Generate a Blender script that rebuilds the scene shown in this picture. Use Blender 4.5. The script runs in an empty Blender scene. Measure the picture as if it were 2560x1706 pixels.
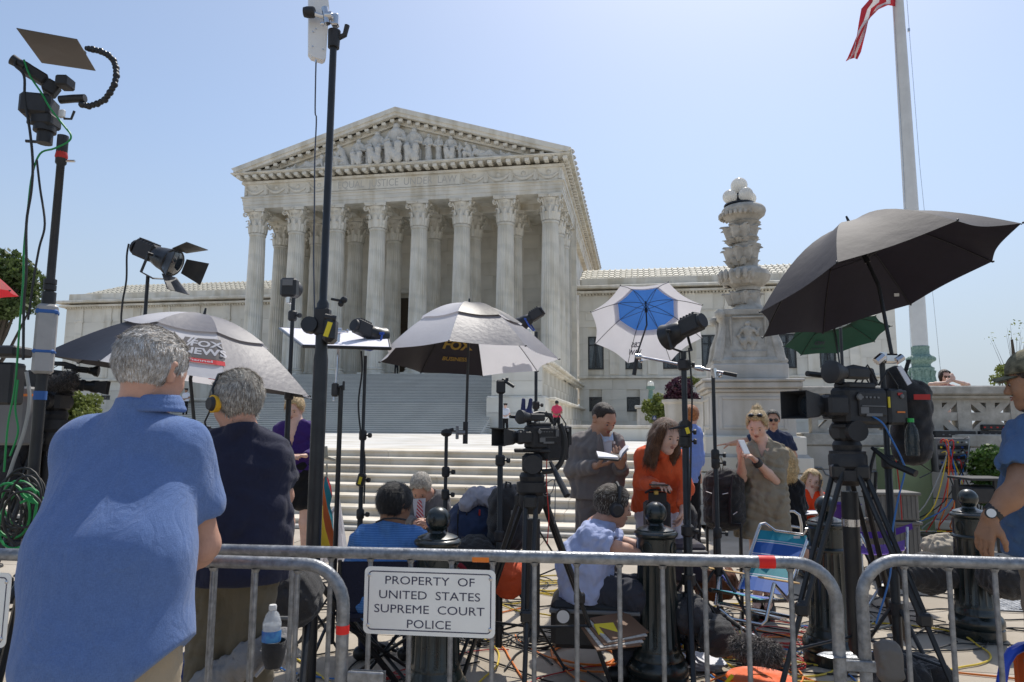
import bpy, math, random
import numpy as np
from mathutils import Vector, Matrix
random.seed(7); rng = np.random.default_rng(7)
S = bpy.context.scene
COL = S.collection
PI = math.pi
# ---------------------------------------------------------------- camera, sky, sun, exposure
F, PIT, YAW, ROL, EYE = 1745.34, 0.1211, 0.1786, 0.0070, 1.5
cam_d = bpy.data.cameras.new('camera'); cam = bpy.data.objects.new('camera', cam_d); COL.objects.link(cam)
cam_d.sensor_width = 36; cam_d.lens = F / 2560 * 36; cam_d.clip_start = .05; cam_d.clip_end = 5000
_ex = Vector((math.cos(YAW), math.sin(YAW), 0)); _ey = Vector((-math.sin(YAW), math.cos(YAW), 0)); _ez = Vector((0, 0, 1))
_fw = _ey * math.cos(PIT) + _ez * math.sin(PIT); _eu = -_ey * math.sin(PIT) + _ez * math.cos(PIT)
_rt = _ex * math.cos(ROL) + _eu * math.sin(ROL); _up = -_ex * math.sin(ROL) + _eu * math.cos(ROL)
_m = Matrix((_rt, _up, -_fw)).transposed().to_4x4(); _m.translation = (0, 0, EYE)
cam.matrix_world = _m
cam_d.dof.use_dof = True; cam_d.dof.focus_distance = 6.0; cam_d.dof.aperture_fstop = 11
S.camera = cam
SUN_EL, SUN_AZ = 57.0, 10.8            # azimuth clockwise from +Y (into the picture)
W_ = bpy.data.worlds.new('World'); S.world = W_; W_.use_nodes = True
nt = W_.node_tree; bg = nt.nodes['Background']
sky = nt.nodes.new('ShaderNodeTexSky'); sky.sky_type = 'NISHITA'; sky.sun_disc = False
sky.sun_elevation = math.radians(SUN_EL); sky.sun_rotation = math.radians(SUN_AZ)
sky.air_density = 1.0; sky.dust_density = 1.2; sky.ozone_density = 1.6; sky.altitude = 0
bg.inputs[1].default_value = 0.15
_tc = nt.nodes.new('ShaderNodeTexCoord'); _sx = nt.nodes.new('ShaderNodeSeparateXYZ'); nt.links.new(_tc.outputs['Generated'], _sx.inputs[0])
_mr = nt.nodes.new('ShaderNodeMapRange'); _mr.interpolation_type = 'SMOOTHSTEP'; _mr.inputs[1].default_value = -.02; _mr.inputs[2].default_value = .42; _mr.inputs[3].default_value = .92; _mr.inputs[4].default_value = .20; nt.links.new(_sx.outputs[2], _mr.inputs[0])
_mx = nt.nodes.new('ShaderNodeMix'); _mx.data_type = 'RGBA'; nt.links.new(_mr.outputs[0], _mx.inputs[0]); nt.links.new(sky.outputs[0], _mx.inputs[6]); _mx.inputs[7].default_value = (2.9, 3.35, 3.9, 1)   # summer haze low in the sky
nt.links.new(_mx.outputs[2], bg.inputs[0])
sl = bpy.data.lights.new('sun', 'SUN'); sl.energy = 3.7; sl.angle = math.radians(.53); sl.color = (1, .95, .87)
so = bpy.data.objects.new('sun', sl); COL.objects.link(so)
_s = Vector((math.sin(math.radians(SUN_AZ)) * math.cos(math.radians(SUN_EL)), math.cos(math.radians(SUN_AZ)) * math.cos(math.radians(SUN_EL)), math.sin(math.radians(SUN_EL))))
so.rotation_euler = _s.to_track_quat('Z', 'Y').to_euler(); so.location = (0, 0, 60)
S.view_settings.view_transform = 'Standard'; S.view_settings.look = 'None'; S.view_settings.gamma = 1
S.view_settings.use_curve_mapping = False; S.view_settings.exposure = 0.14
S.cycles.max_bounces = 6; S.cycles.transparent_max_bounces = 12
S.cycles.sample_clamp_indirect = 6
# ---------------------------------------------------------------- sight lines (pixel of the 2560 px photograph -> point of the place)
def _ray(px, py):
 X = (px - 1280) / F; U = -(py - 853) / F; c, s = math.cos(ROL), math.sin(ROL)
 x = X * c - U * s; u = X * s + U * c
 return x, math.cos(PIT) - u * math.sin(PIT), math.sin(PIT) + u * math.cos(PIT)
def lev(px, py, d):                    # level frame: x right, y away, z up, from the eye's foot
 x, y, z = _ray(px, py); k = d / y
 return np.array((x * k, d, EYE + z * k))
def lw(p):                             # level frame -> world
 return Vector((p[0] * math.cos(YAW) - p[1] * math.sin(YAW), p[0] * math.sin(YAW) + p[1] * math.cos(YAW), p[2]))
def W(px, py, d): return lw(lev(px, py, d))
def _wray(px, py):
 x, y, z = _ray(px, py); return Vector((x * math.cos(YAW) - y * math.sin(YAW), x * math.sin(YAW) + y * math.cos(YAW), z))
def PY(px, py, Y):
 r = _wray(px, py); k = Y / r.y; return Vector((r.x * k, Y, EYE + r.z * k))
def PZ(px, py, z=0):
 r = _wray(px, py); k = (z - EYE) / r.z; return Vector((r.x * k, r.y * k, z))
def GD(px, d, z=0):                    # ground point at image column px (taken at the foot) and depth d
 lo, hi = 300., 4000.
 for _ in range(40):
  m = (lo + hi) / 2
  if lev(px, m, d)[2] > z: lo = m
  else: hi = m
 return W(px, lo, d)
# ---------------------------------------------------------------- materials
MATS = {}
def mat(name, col=(.5, .5, .5), rough=.6, metal=0., var=.12, vs=4., bump=0., bs=40., spec=.5, trans=0., alpha=1., sheen=0., kind=None, col2=None, emit=None, coat=0.):
 if name in MATS: return MATS[name]
 m = bpy.data.materials.new(name); m.use_nodes = True; MATS[name] = m
 t = m.node_tree; N = t.nodes; Lk = t.links; b = N['Principled BSDF']
 b.inputs['Roughness'].default_value = rough; b.inputs['Metallic'].default_value = metal
 b.inputs['Specular IOR Level'].default_value = spec; b.inputs['Coat Weight'].default_value = coat
 if sheen: b.inputs['Sheen Weight'].default_value = sheen
 if trans: b.inputs['Transmission Weight'].default_value = trans; b.inputs['IOR'].default_value = 1.33
 if alpha < 1: b.inputs['Alpha'].default_value = alpha
 tc = N.new('ShaderNodeTexCoord'); mp = N.new('ShaderNodeMapping'); Lk.new(tc.outputs['Object'], mp.inputs[0])
 n1 = N.new('ShaderNodeTexNoise'); n1.inputs['Scale'].default_value = vs; n1.inputs['Detail'].default_value = 6; n1.inputs['Roughness'].default_value = .6
 Lk.new(mp.outputs[0], n1.inputs['Vector'])
 cr = N.new('ShaderNodeValToRGB'); e = cr.color_ramp.elements
 c2 = col2 or tuple(min(1, c * (1 + var)) for c in col); c1 = tuple(c * (1 - var) for c in col)
 e[0].position = .3; e[0].color = (*c1, 1); e[1].position = .7; e[1].color = (*c2, 1)
 Lk.new(n1.outputs[0], cr.inputs[0])
 out = cr.outputs[0]
 if kind == 'marble':
  w = N.new('ShaderNodeTexWave'); w.inputs['Scale'].default_value = vs * .35; w.inputs['Distortion'].default_value = 9; w.inputs['Detail'].default_value = 4; w.bands_direction = 'DIAGONAL'
  mp2 = N.new('ShaderNodeMapping'); mp2.inputs['Scale'].default_value = (.5, .5, 1.6); Lk.new(tc.outputs['Object'], mp2.inputs[0]); Lk.new(mp2.outputs[0], w.inputs['Vector'])
  r2 = N.new('ShaderNodeValToRGB'); r2.color_ramp.elements[0].position = .0; r2.color_ramp.elements[0].color = (.66, .69, .72, 1); r2.color_ramp.elements[1].position = .35; r2.color_ramp.elements[1].color = (1, 1, 1, 1)
  Lk.new(w.outputs[1], r2.inputs[0])
  mx = N.new('ShaderNodeMix'); mx.data_type = 'RGBA'; mx.blend_type = 'MULTIPLY'; mx.inputs[0].default_value = .3
  Lk.new(out, mx.inputs[6]); Lk.new(r2.outputs[0], mx.inputs[7]); out = mx.outputs[2]
  oi = N.new('ShaderNodeObjectInfo'); hs = N.new('ShaderNodeMapRange'); hs.inputs[3].default_value = .93; hs.inputs[4].default_value = 1.04
  Lk.new(oi.outputs['Random'], hs.inputs[0]); mv = N.new('ShaderNodeMix'); mv.data_type = 'RGBA'; mv.blend_type = 'MULTIPLY'; mv.inputs[0].default_value = 1
  cc = N.new('ShaderNodeCombineColor'); [Lk.new(hs.outputs[0], cc.inputs[i]) for i in range(3)]
  Lk.new(out, mv.inputs[6]); Lk.new(cc.outputs[0], mv.inputs[7]); out = mv.outputs[2]
  n4 = N.new('ShaderNodeTexNoise'); n4.inputs['Scale'].default_value = vs * 2.2; n4.inputs['Detail'].default_value = 8; mp3 = N.new('ShaderNodeMapping'); mp3.inputs['Scale'].default_value = (1, 1, .18)
  Lk.new(tc.outputs['Object'], mp3.inputs[0]); Lk.new(mp3.outputs[0], n4.inputs['Vector'])
  r4 = N.new('ShaderNodeValToRGB'); r4.color_ramp.elements[0].position = .35; r4.color_ramp.elements[0].color = (.74, .7, .62, 1); r4.color_ramp.elements[1].position = .56; r4.color_ramp.elements[1].color = (1, 1, 1, 1)
  Lk.new(n4.outputs[0], r4.inputs[0]); m4 = N.new('ShaderNodeMix'); m4.data_type = 'RGBA'; m4.blend_type = 'MULTIPLY'; m4.inputs[0].default_value = .8
  Lk.new(out, m4.inputs[6]); Lk.new(r4.outputs[0], m4.inputs[7]); out = m4.outputs[2]
 if kind == 'concrete':
  v = N.new('ShaderNodeTexVoronoi'); v.inputs['Scale'].default_value = 90; Lk.new(tc.outputs['Object'], v.inputs['Vector'])
  r2 = N.new('ShaderNodeValToRGB'); r2.color_ramp.elements[0].position = .02; r2.color_ramp.elements[0].color = (.72, .7, .68, 1); r2.color_ramp.elements[1].position = .22; r2.color_ramp.elements[1].color = (1, 1, 1, 1)
  Lk.new(v.outputs[0], r2.inputs[0]); mx = N.new('ShaderNodeMix'); mx.data_type = 'RGBA'; mx.blend_type = 'MULTIPLY'; mx.inputs[0].default_value = .6
  Lk.new(out, mx.inputs[6]); Lk.new(r2.outputs[0], mx.inputs[7]); out = mx.outputs[2]
  n3 = N.new('ShaderNodeTexNoise'); n3.inputs['Scale'].default_value = 1.3; n3.inputs['Detail'].default_value = 8; Lk.new(tc.outputs['Object'], n3.inputs['Vector'])
  r3 = N.new('ShaderNodeValToRGB'); r3.color_ramp.elements[0].position = .38; r3.color_ramp.elements[0].color = (.78, .76, .73, 1); r3.color_ramp.elements[1].position = .55; r3.color_ramp.elements[1].color = (1, 1, 1, 1)
  Lk.new(n3.outputs[0], r3.inputs[0]); m3 = N.new('ShaderNodeMix'); m3.data_type = 'RGBA'; m3.blend_type = 'MULTIPLY'; m3.inputs[0].default_value = .8
  Lk.new(out, m3.inputs[6]); Lk.new(r3.outputs[0], m3.inputs[7]); out = m3.outputs[2]
 if kind == 'weave':                 # heathered knit: fine two-way threads
  for sc_ in ((900, 900, 260), (260, 260, 900)):
   nn = N.new('ShaderNodeTexNoise'); nn.inputs['Scale'].default_value = 1; nn.inputs['Detail'].default_value = 2
   mm = N.new('ShaderNodeMapping'); mm.inputs['Scale'].default_value = tuple(q * .55 for q in sc_); Lk.new(tc.outputs['Object'], mm.inputs[0]); Lk.new(mm.outputs[0], nn.inputs['Vector'])
   rr = N.new('ShaderNodeValToRGB'); rr.color_ramp.elements[0].position = .35; rr.color_ramp.elements[0].color = (.84, .84, .86, 1); rr.color_ramp.elements[1].position = .62; rr.color_ramp.elements[1].color = (1.0, 1.0, 1.0, 1)
   Lk.new(nn.outputs[0], rr.inputs[0]); mx = N.new('ShaderNodeMix'); mx.data_type = 'RGBA'; mx.blend_type = 'MULTIPLY'; mx.inputs[0].default_value = .8
   Lk.new(out, mx.inputs[6]); Lk.new(rr.outputs[0], mx.inputs[7]); out = mx.outputs[2]
 if kind and kind.startswith('stripe'):   # stripe:<axis>:<period>  colour col / col2
  _, ax, per = kind.split(':'); sx = N.new('ShaderNodeSeparateXYZ'); Lk.new(tc.outputs['Object'], sx.inputs[0])
  m1 = N.new('ShaderNodeMath'); m1.operation = 'MULTIPLY'; m1.inputs[1].default_value = 1 / float(per)
  if ax == 'd':
   ad = N.new('ShaderNodeMath'); ad.operation = 'ADD'; Lk.new(sx.outputs[0], ad.inputs[0]); Lk.new(sx.outputs[2], ad.inputs[1]); Lk.new(ad.outputs[0], m1.inputs[0])
  else: Lk.new(sx.outputs['xyz'.index(ax)], m1.inputs[0])
  m2 = N.new('ShaderNodeMath'); m2.operation = 'FRACT'; Lk.new(m1.outputs[0], m2.inputs[0])
  m3 = N.new('ShaderNodeMath'); m3.operation = 'GREATER_THAN'; m3.inputs[1].default_value = .72 if ax != 'd' else .5; Lk.new(m2.outputs[0], m3.inputs[0])
  mx = N.new('ShaderNodeMix'); mx.data_type = 'RGBA'; Lk.new(m3.outputs[0], mx.inputs[0]); mx.inputs[6].default_value = (*col, 1); mx.inputs[7].default_value = (*(col2 or c2), 1); out = mx.outputs[2]
 Lk.new(out, b.inputs['Base Color'])
 if bump:
  n2 = N.new('ShaderNodeTexNoise'); n2.inputs['Scale'].default_value = bs; n2.inputs['Detail'].default_value = 5; Lk.new(tc.outputs['Object'], n2.inputs['Vector'])
  bp = N.new('ShaderNodeBump'); bp.inputs['Strength'].default_value = bump; bp.inputs['Distance'].default_value = .01; Lk.new(n2.outputs[0], bp.inputs['Height']); Lk.new(bp.outputs[0], b.inputs['Normal'])
  if name.startswith('cloth_'):    # soft creases of worn fabric
   n5 = N.new('ShaderNodeTexNoise'); n5.inputs['Scale'].default_value = 5.5; n5.inputs['Detail'].default_value = 3; n5.inputs['Distortion'].default_value = 1.6; m5 = N.new('ShaderNodeMapping'); m5.inputs['Rotation'].default_value = (0, .6, 0); m5.inputs['Scale'].default_value = (1.6, 1, .55)
   Lk.new(tc.outputs['Object'], m5.inputs[0]); Lk.new(m5.outputs[0], n5.inputs['Vector']); r5 = N.new('ShaderNodeMath'); r5.operation = 'PINGPONG'; r5.inputs[1].default_value = .09; Lk.new(n5.outputs[0], r5.inputs[0])
   b5 = N.new('ShaderNodeBump'); b5.inputs['Strength'].default_value = .22; b5.inputs['Distance'].default_value = .07; Lk.new(r5.outputs[0], b5.inputs['Height']); Lk.new(b5.outputs[0], bp.inputs['Normal'])
 if rough < .5 and not trans:
  rn = N.new('ShaderNodeTexNoise'); rn.inputs['Scale'].default_value = 14; rn.inputs['Detail'].default_value = 5; Lk.new(tc.outputs['Object'], rn.inputs['Vector'])
  rm = N.new('ShaderNodeMapRange'); rm.inputs[1].default_value = .3; rm.inputs[2].default_value = .7; rm.inputs[3].default_value = rough * .75; rm.inputs[4].default_value = min(1, rough * 1.5); Lk.new(rn.outputs[0], rm.inputs[0]); Lk.new(rm.outputs[0], b.inputs['Roughness'])
 if kind in ('cloth', 'leaf'):        # thin: lets some light through
  o = N['Material Output']; tr = N.new('ShaderNodeBsdfTranslucent'); ms = N.new('ShaderNodeMixShader'); ms.inputs[0].default_value = .38 if kind == 'cloth' else .35
  Lk.new(out, tr.inputs[0]); Lk.new(b.outputs[0], ms.inputs[1]); Lk.new(tr.outputs[0], ms.inputs[2]); Lk.new(ms.outputs[0], o.inputs[0])
 return m
MARBLE = mat('white_marble', (.74, .70, .61), .55, var=.07, vs=.55, bump=.15, bs=6, kind='marble')
MARBLE2 = mat('weathered_marble', (.54, .51, .46), .6, var=.16, vs=1.2, bump=.35, bs=9, kind='marble')
STEPM = mat('step_marble', (.72, .65, .54), .6, var=.1, vs=.9, bump=.2, bs=20, kind='marble')
PLAZAM = mat('plaza_marble', (.62, .60, .56), .7, var=.08, vs=.4, kind='marble')
CONC = mat('sidewalk_concrete', (.43, .375, .30), .85, var=.07, vs=2.5, bump=.3, bs=120, kind='concrete')
JOINT = mat('joint_dirt', (.13, .12, .105), .95)
BLK = mat('black_metal', (.016, .017, .019), .38, spec=.5, var=.3, vs=9)
BLKM = mat('black_matte_plastic', (.020, .020, .022), .55, var=.3, vs=12, bump=.1, bs=120)
BLKF = mat('black_nylon_fabric', (.022, .021, .022), .85, var=.35, vs=10, bump=.5, bs=200, sheen=.2)
RUB = mat('black_rubber', (.018, .018, .018), .6)
GALV = mat('galvanised_steel', (.25, .26, .275), .40, .7, var=.38, vs=34, bump=.25, bs=70)
CHROME = mat('chrome', (.62, .62, .63), .18, 1., var=.1)
GLASS = mat('lens_glass', (.02, .03, .04), .05, 0, spec=.9, coat=1)
BOLL = mat('bollard_green_paint', (.009, .016, .016), .3, var=.25, vs=7, coat=.4, bump=.1, bs=30)
SIGNW = mat('sign_white_enamel', (.90, .89, .84), .35, var=.05, vs=7)
SIGNB = mat('sign_navy_ink', (.03, .03, .075), .5)
WHITEP = mat('white_plastic', (.75, .75, .74), .4, var=.05)
# ---------------------------------------------------------------- mesh helpers
class MB:
 """collects geometry in world space"""
 def __init__(s, M=None): s.v = []; s.f = []; s.M = M
 def _add(s, vs, fs):
  o = len(s.v)
  if s.M is not None: vs = [s.M @ Vector(v) for v in vs]
  s.v += [tuple(v) for v in vs]; s.f += [tuple(i + o for i in f) for f in fs]; return s
 def box(s, c, d, R=None, ch=0.):
  c = Vector(c); hx, hy, hz = d[0] / 2, d[1] / 2, d[2] / 2
  if ch <= 0:
   vs = [(x, y, z) for x in (-hx, hx) for y in (-hy, hy) for z in (-hz, hz)]
   fs = [(0, 1, 3, 2), (4, 6, 7, 5), (0, 4, 5, 1), (2, 3, 7, 6), (0, 2, 6, 4), (1, 5, 7, 3)]
  else:
   k = min(ch, hx * .9, hy * .9, hz * .9); vs = []; idx = {}
   for sx in (-1, 1):
    for sy in (-1, 1):
     for sz in (-1, 1):
      for a in range(3):
       p = [sx * (hx - k), sy * (hy - k), sz * (hz - k)]; p[a] += (sx, sy, sz)[a] * k
       idx[(sx, sy, sz, a)] = len(vs); vs.append(p)
   g = lambda *q: idx[q]; fs = []
   for a in range(3):
    b, c_ = (a + 1) % 3, (a + 2) % 3
    for sg in (-1, 1):
     q = []
     for sb, sc in ((-1, -1), (1, -1), (1, 1), (-1, 1)):
      t = [0, 0, 0]; t[a] = sg; t[b] = sb; t[c_] = sc; q.append(g(*t, a))
     fs.append(tuple(q if sg > 0 else q[::-1]))
    for sb in (-1, 1):
     for sc in (-1, 1):      # edge along axis a
      t0 = [0, 0, 0]; t0[a] = -1; t0[b] = sb; t0[c_] = sc; t1 = t0[:]; t1[a] = 1
      q = [g(*t0, b), g(*t1, b), g(*t1, c_), g(*t0, c_)]
      fs.append(tuple(q if sb * sc < 0 else q[::-1]))
   for sx in (-1, 1):
    for sy in (-1, 1):
     for sz in (-1, 1):
      q = [g(sx, sy, sz, 0), g(sx, sy, sz, 1), g(sx, sy, sz, 2)]
      fs.append(tuple(q if sx * sy * sz > 0 else q[::-1]))
  if R is not None: vs = [R @ Vector(v) for v in vs]
  return s._add([Vector(v) + c for v in vs], fs)
 def cyl(s, a, b, r0, r1=None, n=12, cap=True):
  return s.tube([a, b], r0, n, cap, [r0, r0 if r1 is None else r1])
 def tube(s, pts, r=.01, n=8, cap=True, rs=None, flat=1., closed=False, tw=None):
  P = [Vector(p) for p in pts]; m = len(P); rs = rs or [r] * m; vs = []; prev = None
  for i in range(m):
   t = (P[(i + 1) % m] - P[i - 1]) if closed else (P[min(i + 1, m - 1)] - P[max(i - 1, 0)])
   if t.length < 1e-9: t = Vector((0, 0, 1))
   t.normalize()
   if prev is None:
    u = t.cross(tw if tw is not None else (Vector((0, 0, 1)) if abs(t.z) < .9 else Vector((1, 0, 0))))
   else: u = prev - t * prev.dot(t)
   if u.length < 1e-6: u = t.orthogonal()
   u.normalize(); prev = u; w = t.cross(u)
   for k in range(n):
    a = 2 * PI * k / n; vs.append(P[i] + (u * math.cos(a) + w * math.sin(a) * flat) * rs[i])
  fs = []
  for i in range(m if closed else m - 1):
   j = (i + 1) % m
   for k in range(n): k2 = (k + 1) % n; fs.append((i * n + k, i * n + k2, j * n + k2, j * n + k))
  if cap and not closed: fs.append(tuple(range(n))[::-1]); fs.append(tuple((m - 1) * n + k for k in range(n)))
  return s._add(vs, fs)
 def lathe(s, o, prof, n=24, ax=(0, 0, 1), cap=True, flute=None):
  o = Vector(o); q = Vector((0, 0, 1)).rotation_difference(Vector(ax).normalized()); vs = []
  for r, z in prof:
   for k in range(n):
    a = 2 * PI * k / n; rr = r * (1 - (flute if flute and k % 2 else 0)); vs.append(o + q @ Vector((rr * math.cos(a), rr * math.sin(a), z)))
  fs = [(i * n + k, i * n + (k + 1) % n, (i + 1) * n + (k + 1) % n, (i + 1) * n + k) for i in range(len(prof) - 1) for k in range(n)]
  if cap: fs.append(tuple(range(n))[::-1]); fs.append(tuple((len(prof) - 1) * n + k for k in range(n)))
  return s._add(vs, fs)
 def ball(s, c, r, n=16, sc=(1, 1, 1)):
  m = n // 2; prof = [(max(1e-4, math.sin(PI * i / m)), -math.cos(PI * i / m)) for i in range(m + 1)]; vs = []
  for rr, z in prof:
   for k in range(n): a = 2 * PI * k / n; vs.append(Vector((c[0] + r * sc[0] * rr * math.cos(a), c[1] + r * sc[1] * rr * math.sin(a), c[2] + r * sc[2] * z)))
  fs = [(i * n + k, i * n + (k + 1) % n, (i + 1) * n + (k + 1) % n, (i + 1) * n + k) for i in range(m) for k in range(n)]
  return s._add(vs, fs)
 def prism(s, poly, dv, cap=True):    # polygon extruded along dv
  P = [Vector(p) for p in poly]; dv = Vector(dv); n = len(P)
  fs = [(i, (i + 1) % n, (i + 1) % n + n, i + n) for i in range(n)]
  if cap: fs += [tuple(range(n))[::-1], tuple(range(n, 2 * n))]
  return s._add(P + [p + dv for p in P], fs)
 def quad(s, a, b, c, d): return s._add([a, b, c, d], [(0, 1, 2, 3)])
 def build(s, name, m, parent=None, smooth=35, label=None):
  me = bpy.data.meshes.new(name); v = s.v
  if parent is not None:
   R = root_inv(parent); v = [tuple(R @ Vector(p)) for p in v]
  me.from_pydata(v, [], s.f)
  for mm in (m if isinstance(m, (list, tuple)) else [m]): me.materials.append(mm)
  if smooth: me.polygons.foreach_set('use_smooth', [True] * len(me.polygons)); me.update(); me.set_sharp_from_angle(angle=math.radians(smooth))
  o = bpy.data.objects.new(name, me); COL.objects.link(o)
  if parent is not None: o.parent = parent
  if label: o['label'] = label
  return o
def fixn(o):
 import bmesh
 b = bmesh.new(); b.from_mesh(o.data); bmesh.ops.recalc_face_normals(b, faces=b.faces); b.to_mesh(o.data); b.free(); return o
ROOTM = {}
def root_inv(o):
 while o is not None:
  if o.name in ROOTM: return ROOTM[o.name]
  o = o.parent
 return Matrix()
def tag(o, label, cat, group=None):
 o['label'] = label; o['category'] = cat
 if group: o['group'] = group
 return o
def thing(name, label, cat, loc=(0, 0, 0), rz=0., group=None):
 o = bpy.data.objects.new(name, None); COL.objects.link(o); o.empty_display_size = .1
 o.location = loc; o.rotation_euler = (0, 0, rz); tag(o, label, cat, group)
 ROOTM[o.name] = (Matrix.Translation(Vector(loc)) @ Matrix.Rotation(rz, 4, 'Z')).inverted()
 return o
def struct(o): o['kind'] = 'structure'; return o
def sroot(name, loc=(0, 0, 0)):
 o = bpy.data.objects.new(name, None); COL.objects.link(o); o.location = loc; o['kind'] = 'structure'
 ROOTM[o.name] = Matrix.Translation(Vector(loc)).inverted(); return o
def inst(name, me, parent, M):           # another object on shared mesh data, M = world matrix
 o = bpy.data.objects.new(name, me); COL.objects.link(o); o.parent = parent
 o.matrix_basis = root_inv(parent) @ M; return o
def meshof(mb, name, m, smooth=35):
 o = mb.build(name, m, None, smooth); me = o.data; bpy.data.objects.remove(o); return me
_TX = {}
def text_geo(txt, xs=1.0, off=0.0):      # flat lettering, height 1, centred on x
 k = (txt, xs, off)
 if k in _TX: return _TX[k]
 c = bpy.data.curves.new('t', 'FONT'); c.body = txt; c.align_x = 'CENTER'; c.align_y = 'CENTER'; c.size = 1.4; c.offset = off; c.resolution_u = 3
 o = bpy.data.objects.new('t', c); me = bpy.data.meshes.new_from_object(o)
 v = [(p.co.x * xs, p.co.y) for p in me.vertices]; f = [tuple(p.vertices) for p in me.polygons]
 bpy.data.objects.remove(o); bpy.data.curves.remove(c); _TX[k] = (v, f); return v, f
def put_text(mb, txt, fn, h, xs=1., off=0.0):   # fn(x, y) -> world point; letters about h tall
 v, f = text_geo(txt, xs, off); return mb._add([fn(x * h, y * h) for x, y in v], f)
UNIT = {}
def unit_box(m, ch=0.0, key=None):
 k = (m.name, ch)
 if k not in UNIT: UNIT[k] = meshof(MB().box((0, 0, 0), (1, 1, 1), ch=ch), key or 'block', m)
 return UNIT[k]
def blk(name, parent, c, d, m=None, ch=0.0, R=None):
 M = Matrix.Translation(Vector(c)) @ (R.to_4x4() if R is not None else Matrix()) @ Matrix.Diagonal((*d, 1))
 return inst(name, unit_box(m or MARBLE, ch), parent, M)
# ================================================================ SETTING
g = MB(); g.quad((-900, -300, -.06), (900, -300, -.06), (900, 1500, -.06), (-900, 1500, -.06)); struct(g.build('ground', CONC, smooth=0))
# ---- sidewalk of large concrete slabs
side = sroot('sidewalk'); bed = MB(); bed.box((0, 3.2, -.035), (36, 13.2, .03)); bed.build('joint_bed', JOINT, side, smooth=0)
sy = -3.0
for r, dy in enumerate([1.6] * 8):
 x0 = -9 + (r % 2) * .0
 for k in range(12 if r else 0):
  w = 1.55
  blk('slab', side, (x0 + w * (k + .5), sy + dy / 2, -.01 + random.uniform(-.002, .002)), (w - .012, dy - .012, .02), CONC)
 sy += dy
# ---- marble steps up to the plaza
Y0, Y1, HP = 9.82, 13.42, 1.0
stp = sroot('front_steps', (0, Y0, 0)); XR = PY(1775, 1200, 11.6).x - .25; XL = -16.5
nst = 8; run = (Y1 - Y0) / (nst - 1); ris = HP / nst
core = MB()
for i in range(nst): core.box(((XL + XR) / 2, Y0 + i * run + .06 + (Y1 + 1 - Y0 - i * run) / 2, (i * ris + ris * .45) if i else ris * .45), (XR - XL - .02, Y1 + 1 - Y0 - i * run, ris * .9))
core.build('step_core', STEPM, stp, smooth=0)
for i in range(nst):
 x = XL + random.uniform(-1.2, 0); z1 = (i + 1) * ris; depth = run + .06 if i < nst - 1 else 1.0
 while x < XR:
  w = random.uniform(2.0, 2.7); x2 = min(x + w, XR); x1 = max(x, XL)
  if x2 - x1 > .15:
   m = MB(); y = Y0 + i * run; L = x2 - x1 - .006; cx = (x1 + x2) / 2
   m.box((cx, y + .035 + .03, z1 - .035 - (ris - .035) / 2), (L, .06, ris - .037)); m.box((cx, y + depth / 2, z1 - .0175 + random.uniform(-.001, .001)), (L, depth, .035), ch=.006)
   m.build('step_block', STEPM, stp)
  x += w
crb = MB(); crb.box(((XL + XR) / 2, Y0 - .09, .03), (XR - XL, .18, .05), ch=.01); crb.build('step_footing', MARBLE2, stp)
# ---- plaza
YST = 41.0
pz = MB(); pz.box((0, (Y1 + .98 + 66) / 2, HP - .06), (150, 66 - Y1 - .98, .12)); struct(pz.build('plaza', PLAZAM, smooth=0))
# ---- main stairs
HS = 5.735; YB = 56.0; XA, XB = -35.73, -6.08
STAIRSHADE = mat('stair_shade_paint', (.36, .36, .35), .95); ms = sroot('main_stairs', (-20, YST, HP)); n = 36; rr = (HS - HP) / n; y = YST; land = 15  # first material here: grey that paints the shade under the stair nosings
STM = mat('stair_marble', (.80, .78, .72), .6, var=.08, vs=.5)
for i in range(n):
 z1 = HP + (i + 1) * rr
 dy = 14.2 - (y - YST)
 m = MB(); m.box(((-32.4 - 9.3) / 2, (y + YB + 1) / 2 + .05, z1 - rr / 2 - .02), (23.1, YB + 1 - y, rr - .04)); m.box(((-32.4 - 9.3) / 2, y + .4, z1 - .012), (23.12, .9, .022)); m.build('stair_step', STM, ms, smooth=0); m = MB(); m.box(((-32.4 - 9.3) / 2, y + .03, z1 - .052), (23.08, .06, .026)); m.build('painted_shade_strip', STAIRSHADE, ms, smooth=0)  # thin strip added under each nosing, its shade line painted in grey
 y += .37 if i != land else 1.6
# ================================================================ THE COURTHOUSE
bld = thing('courthouse', 'white marble courthouse with a columned portico and carved pediment behind the crowd', 'courthouse', (-20.8, YB, 0))
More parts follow.
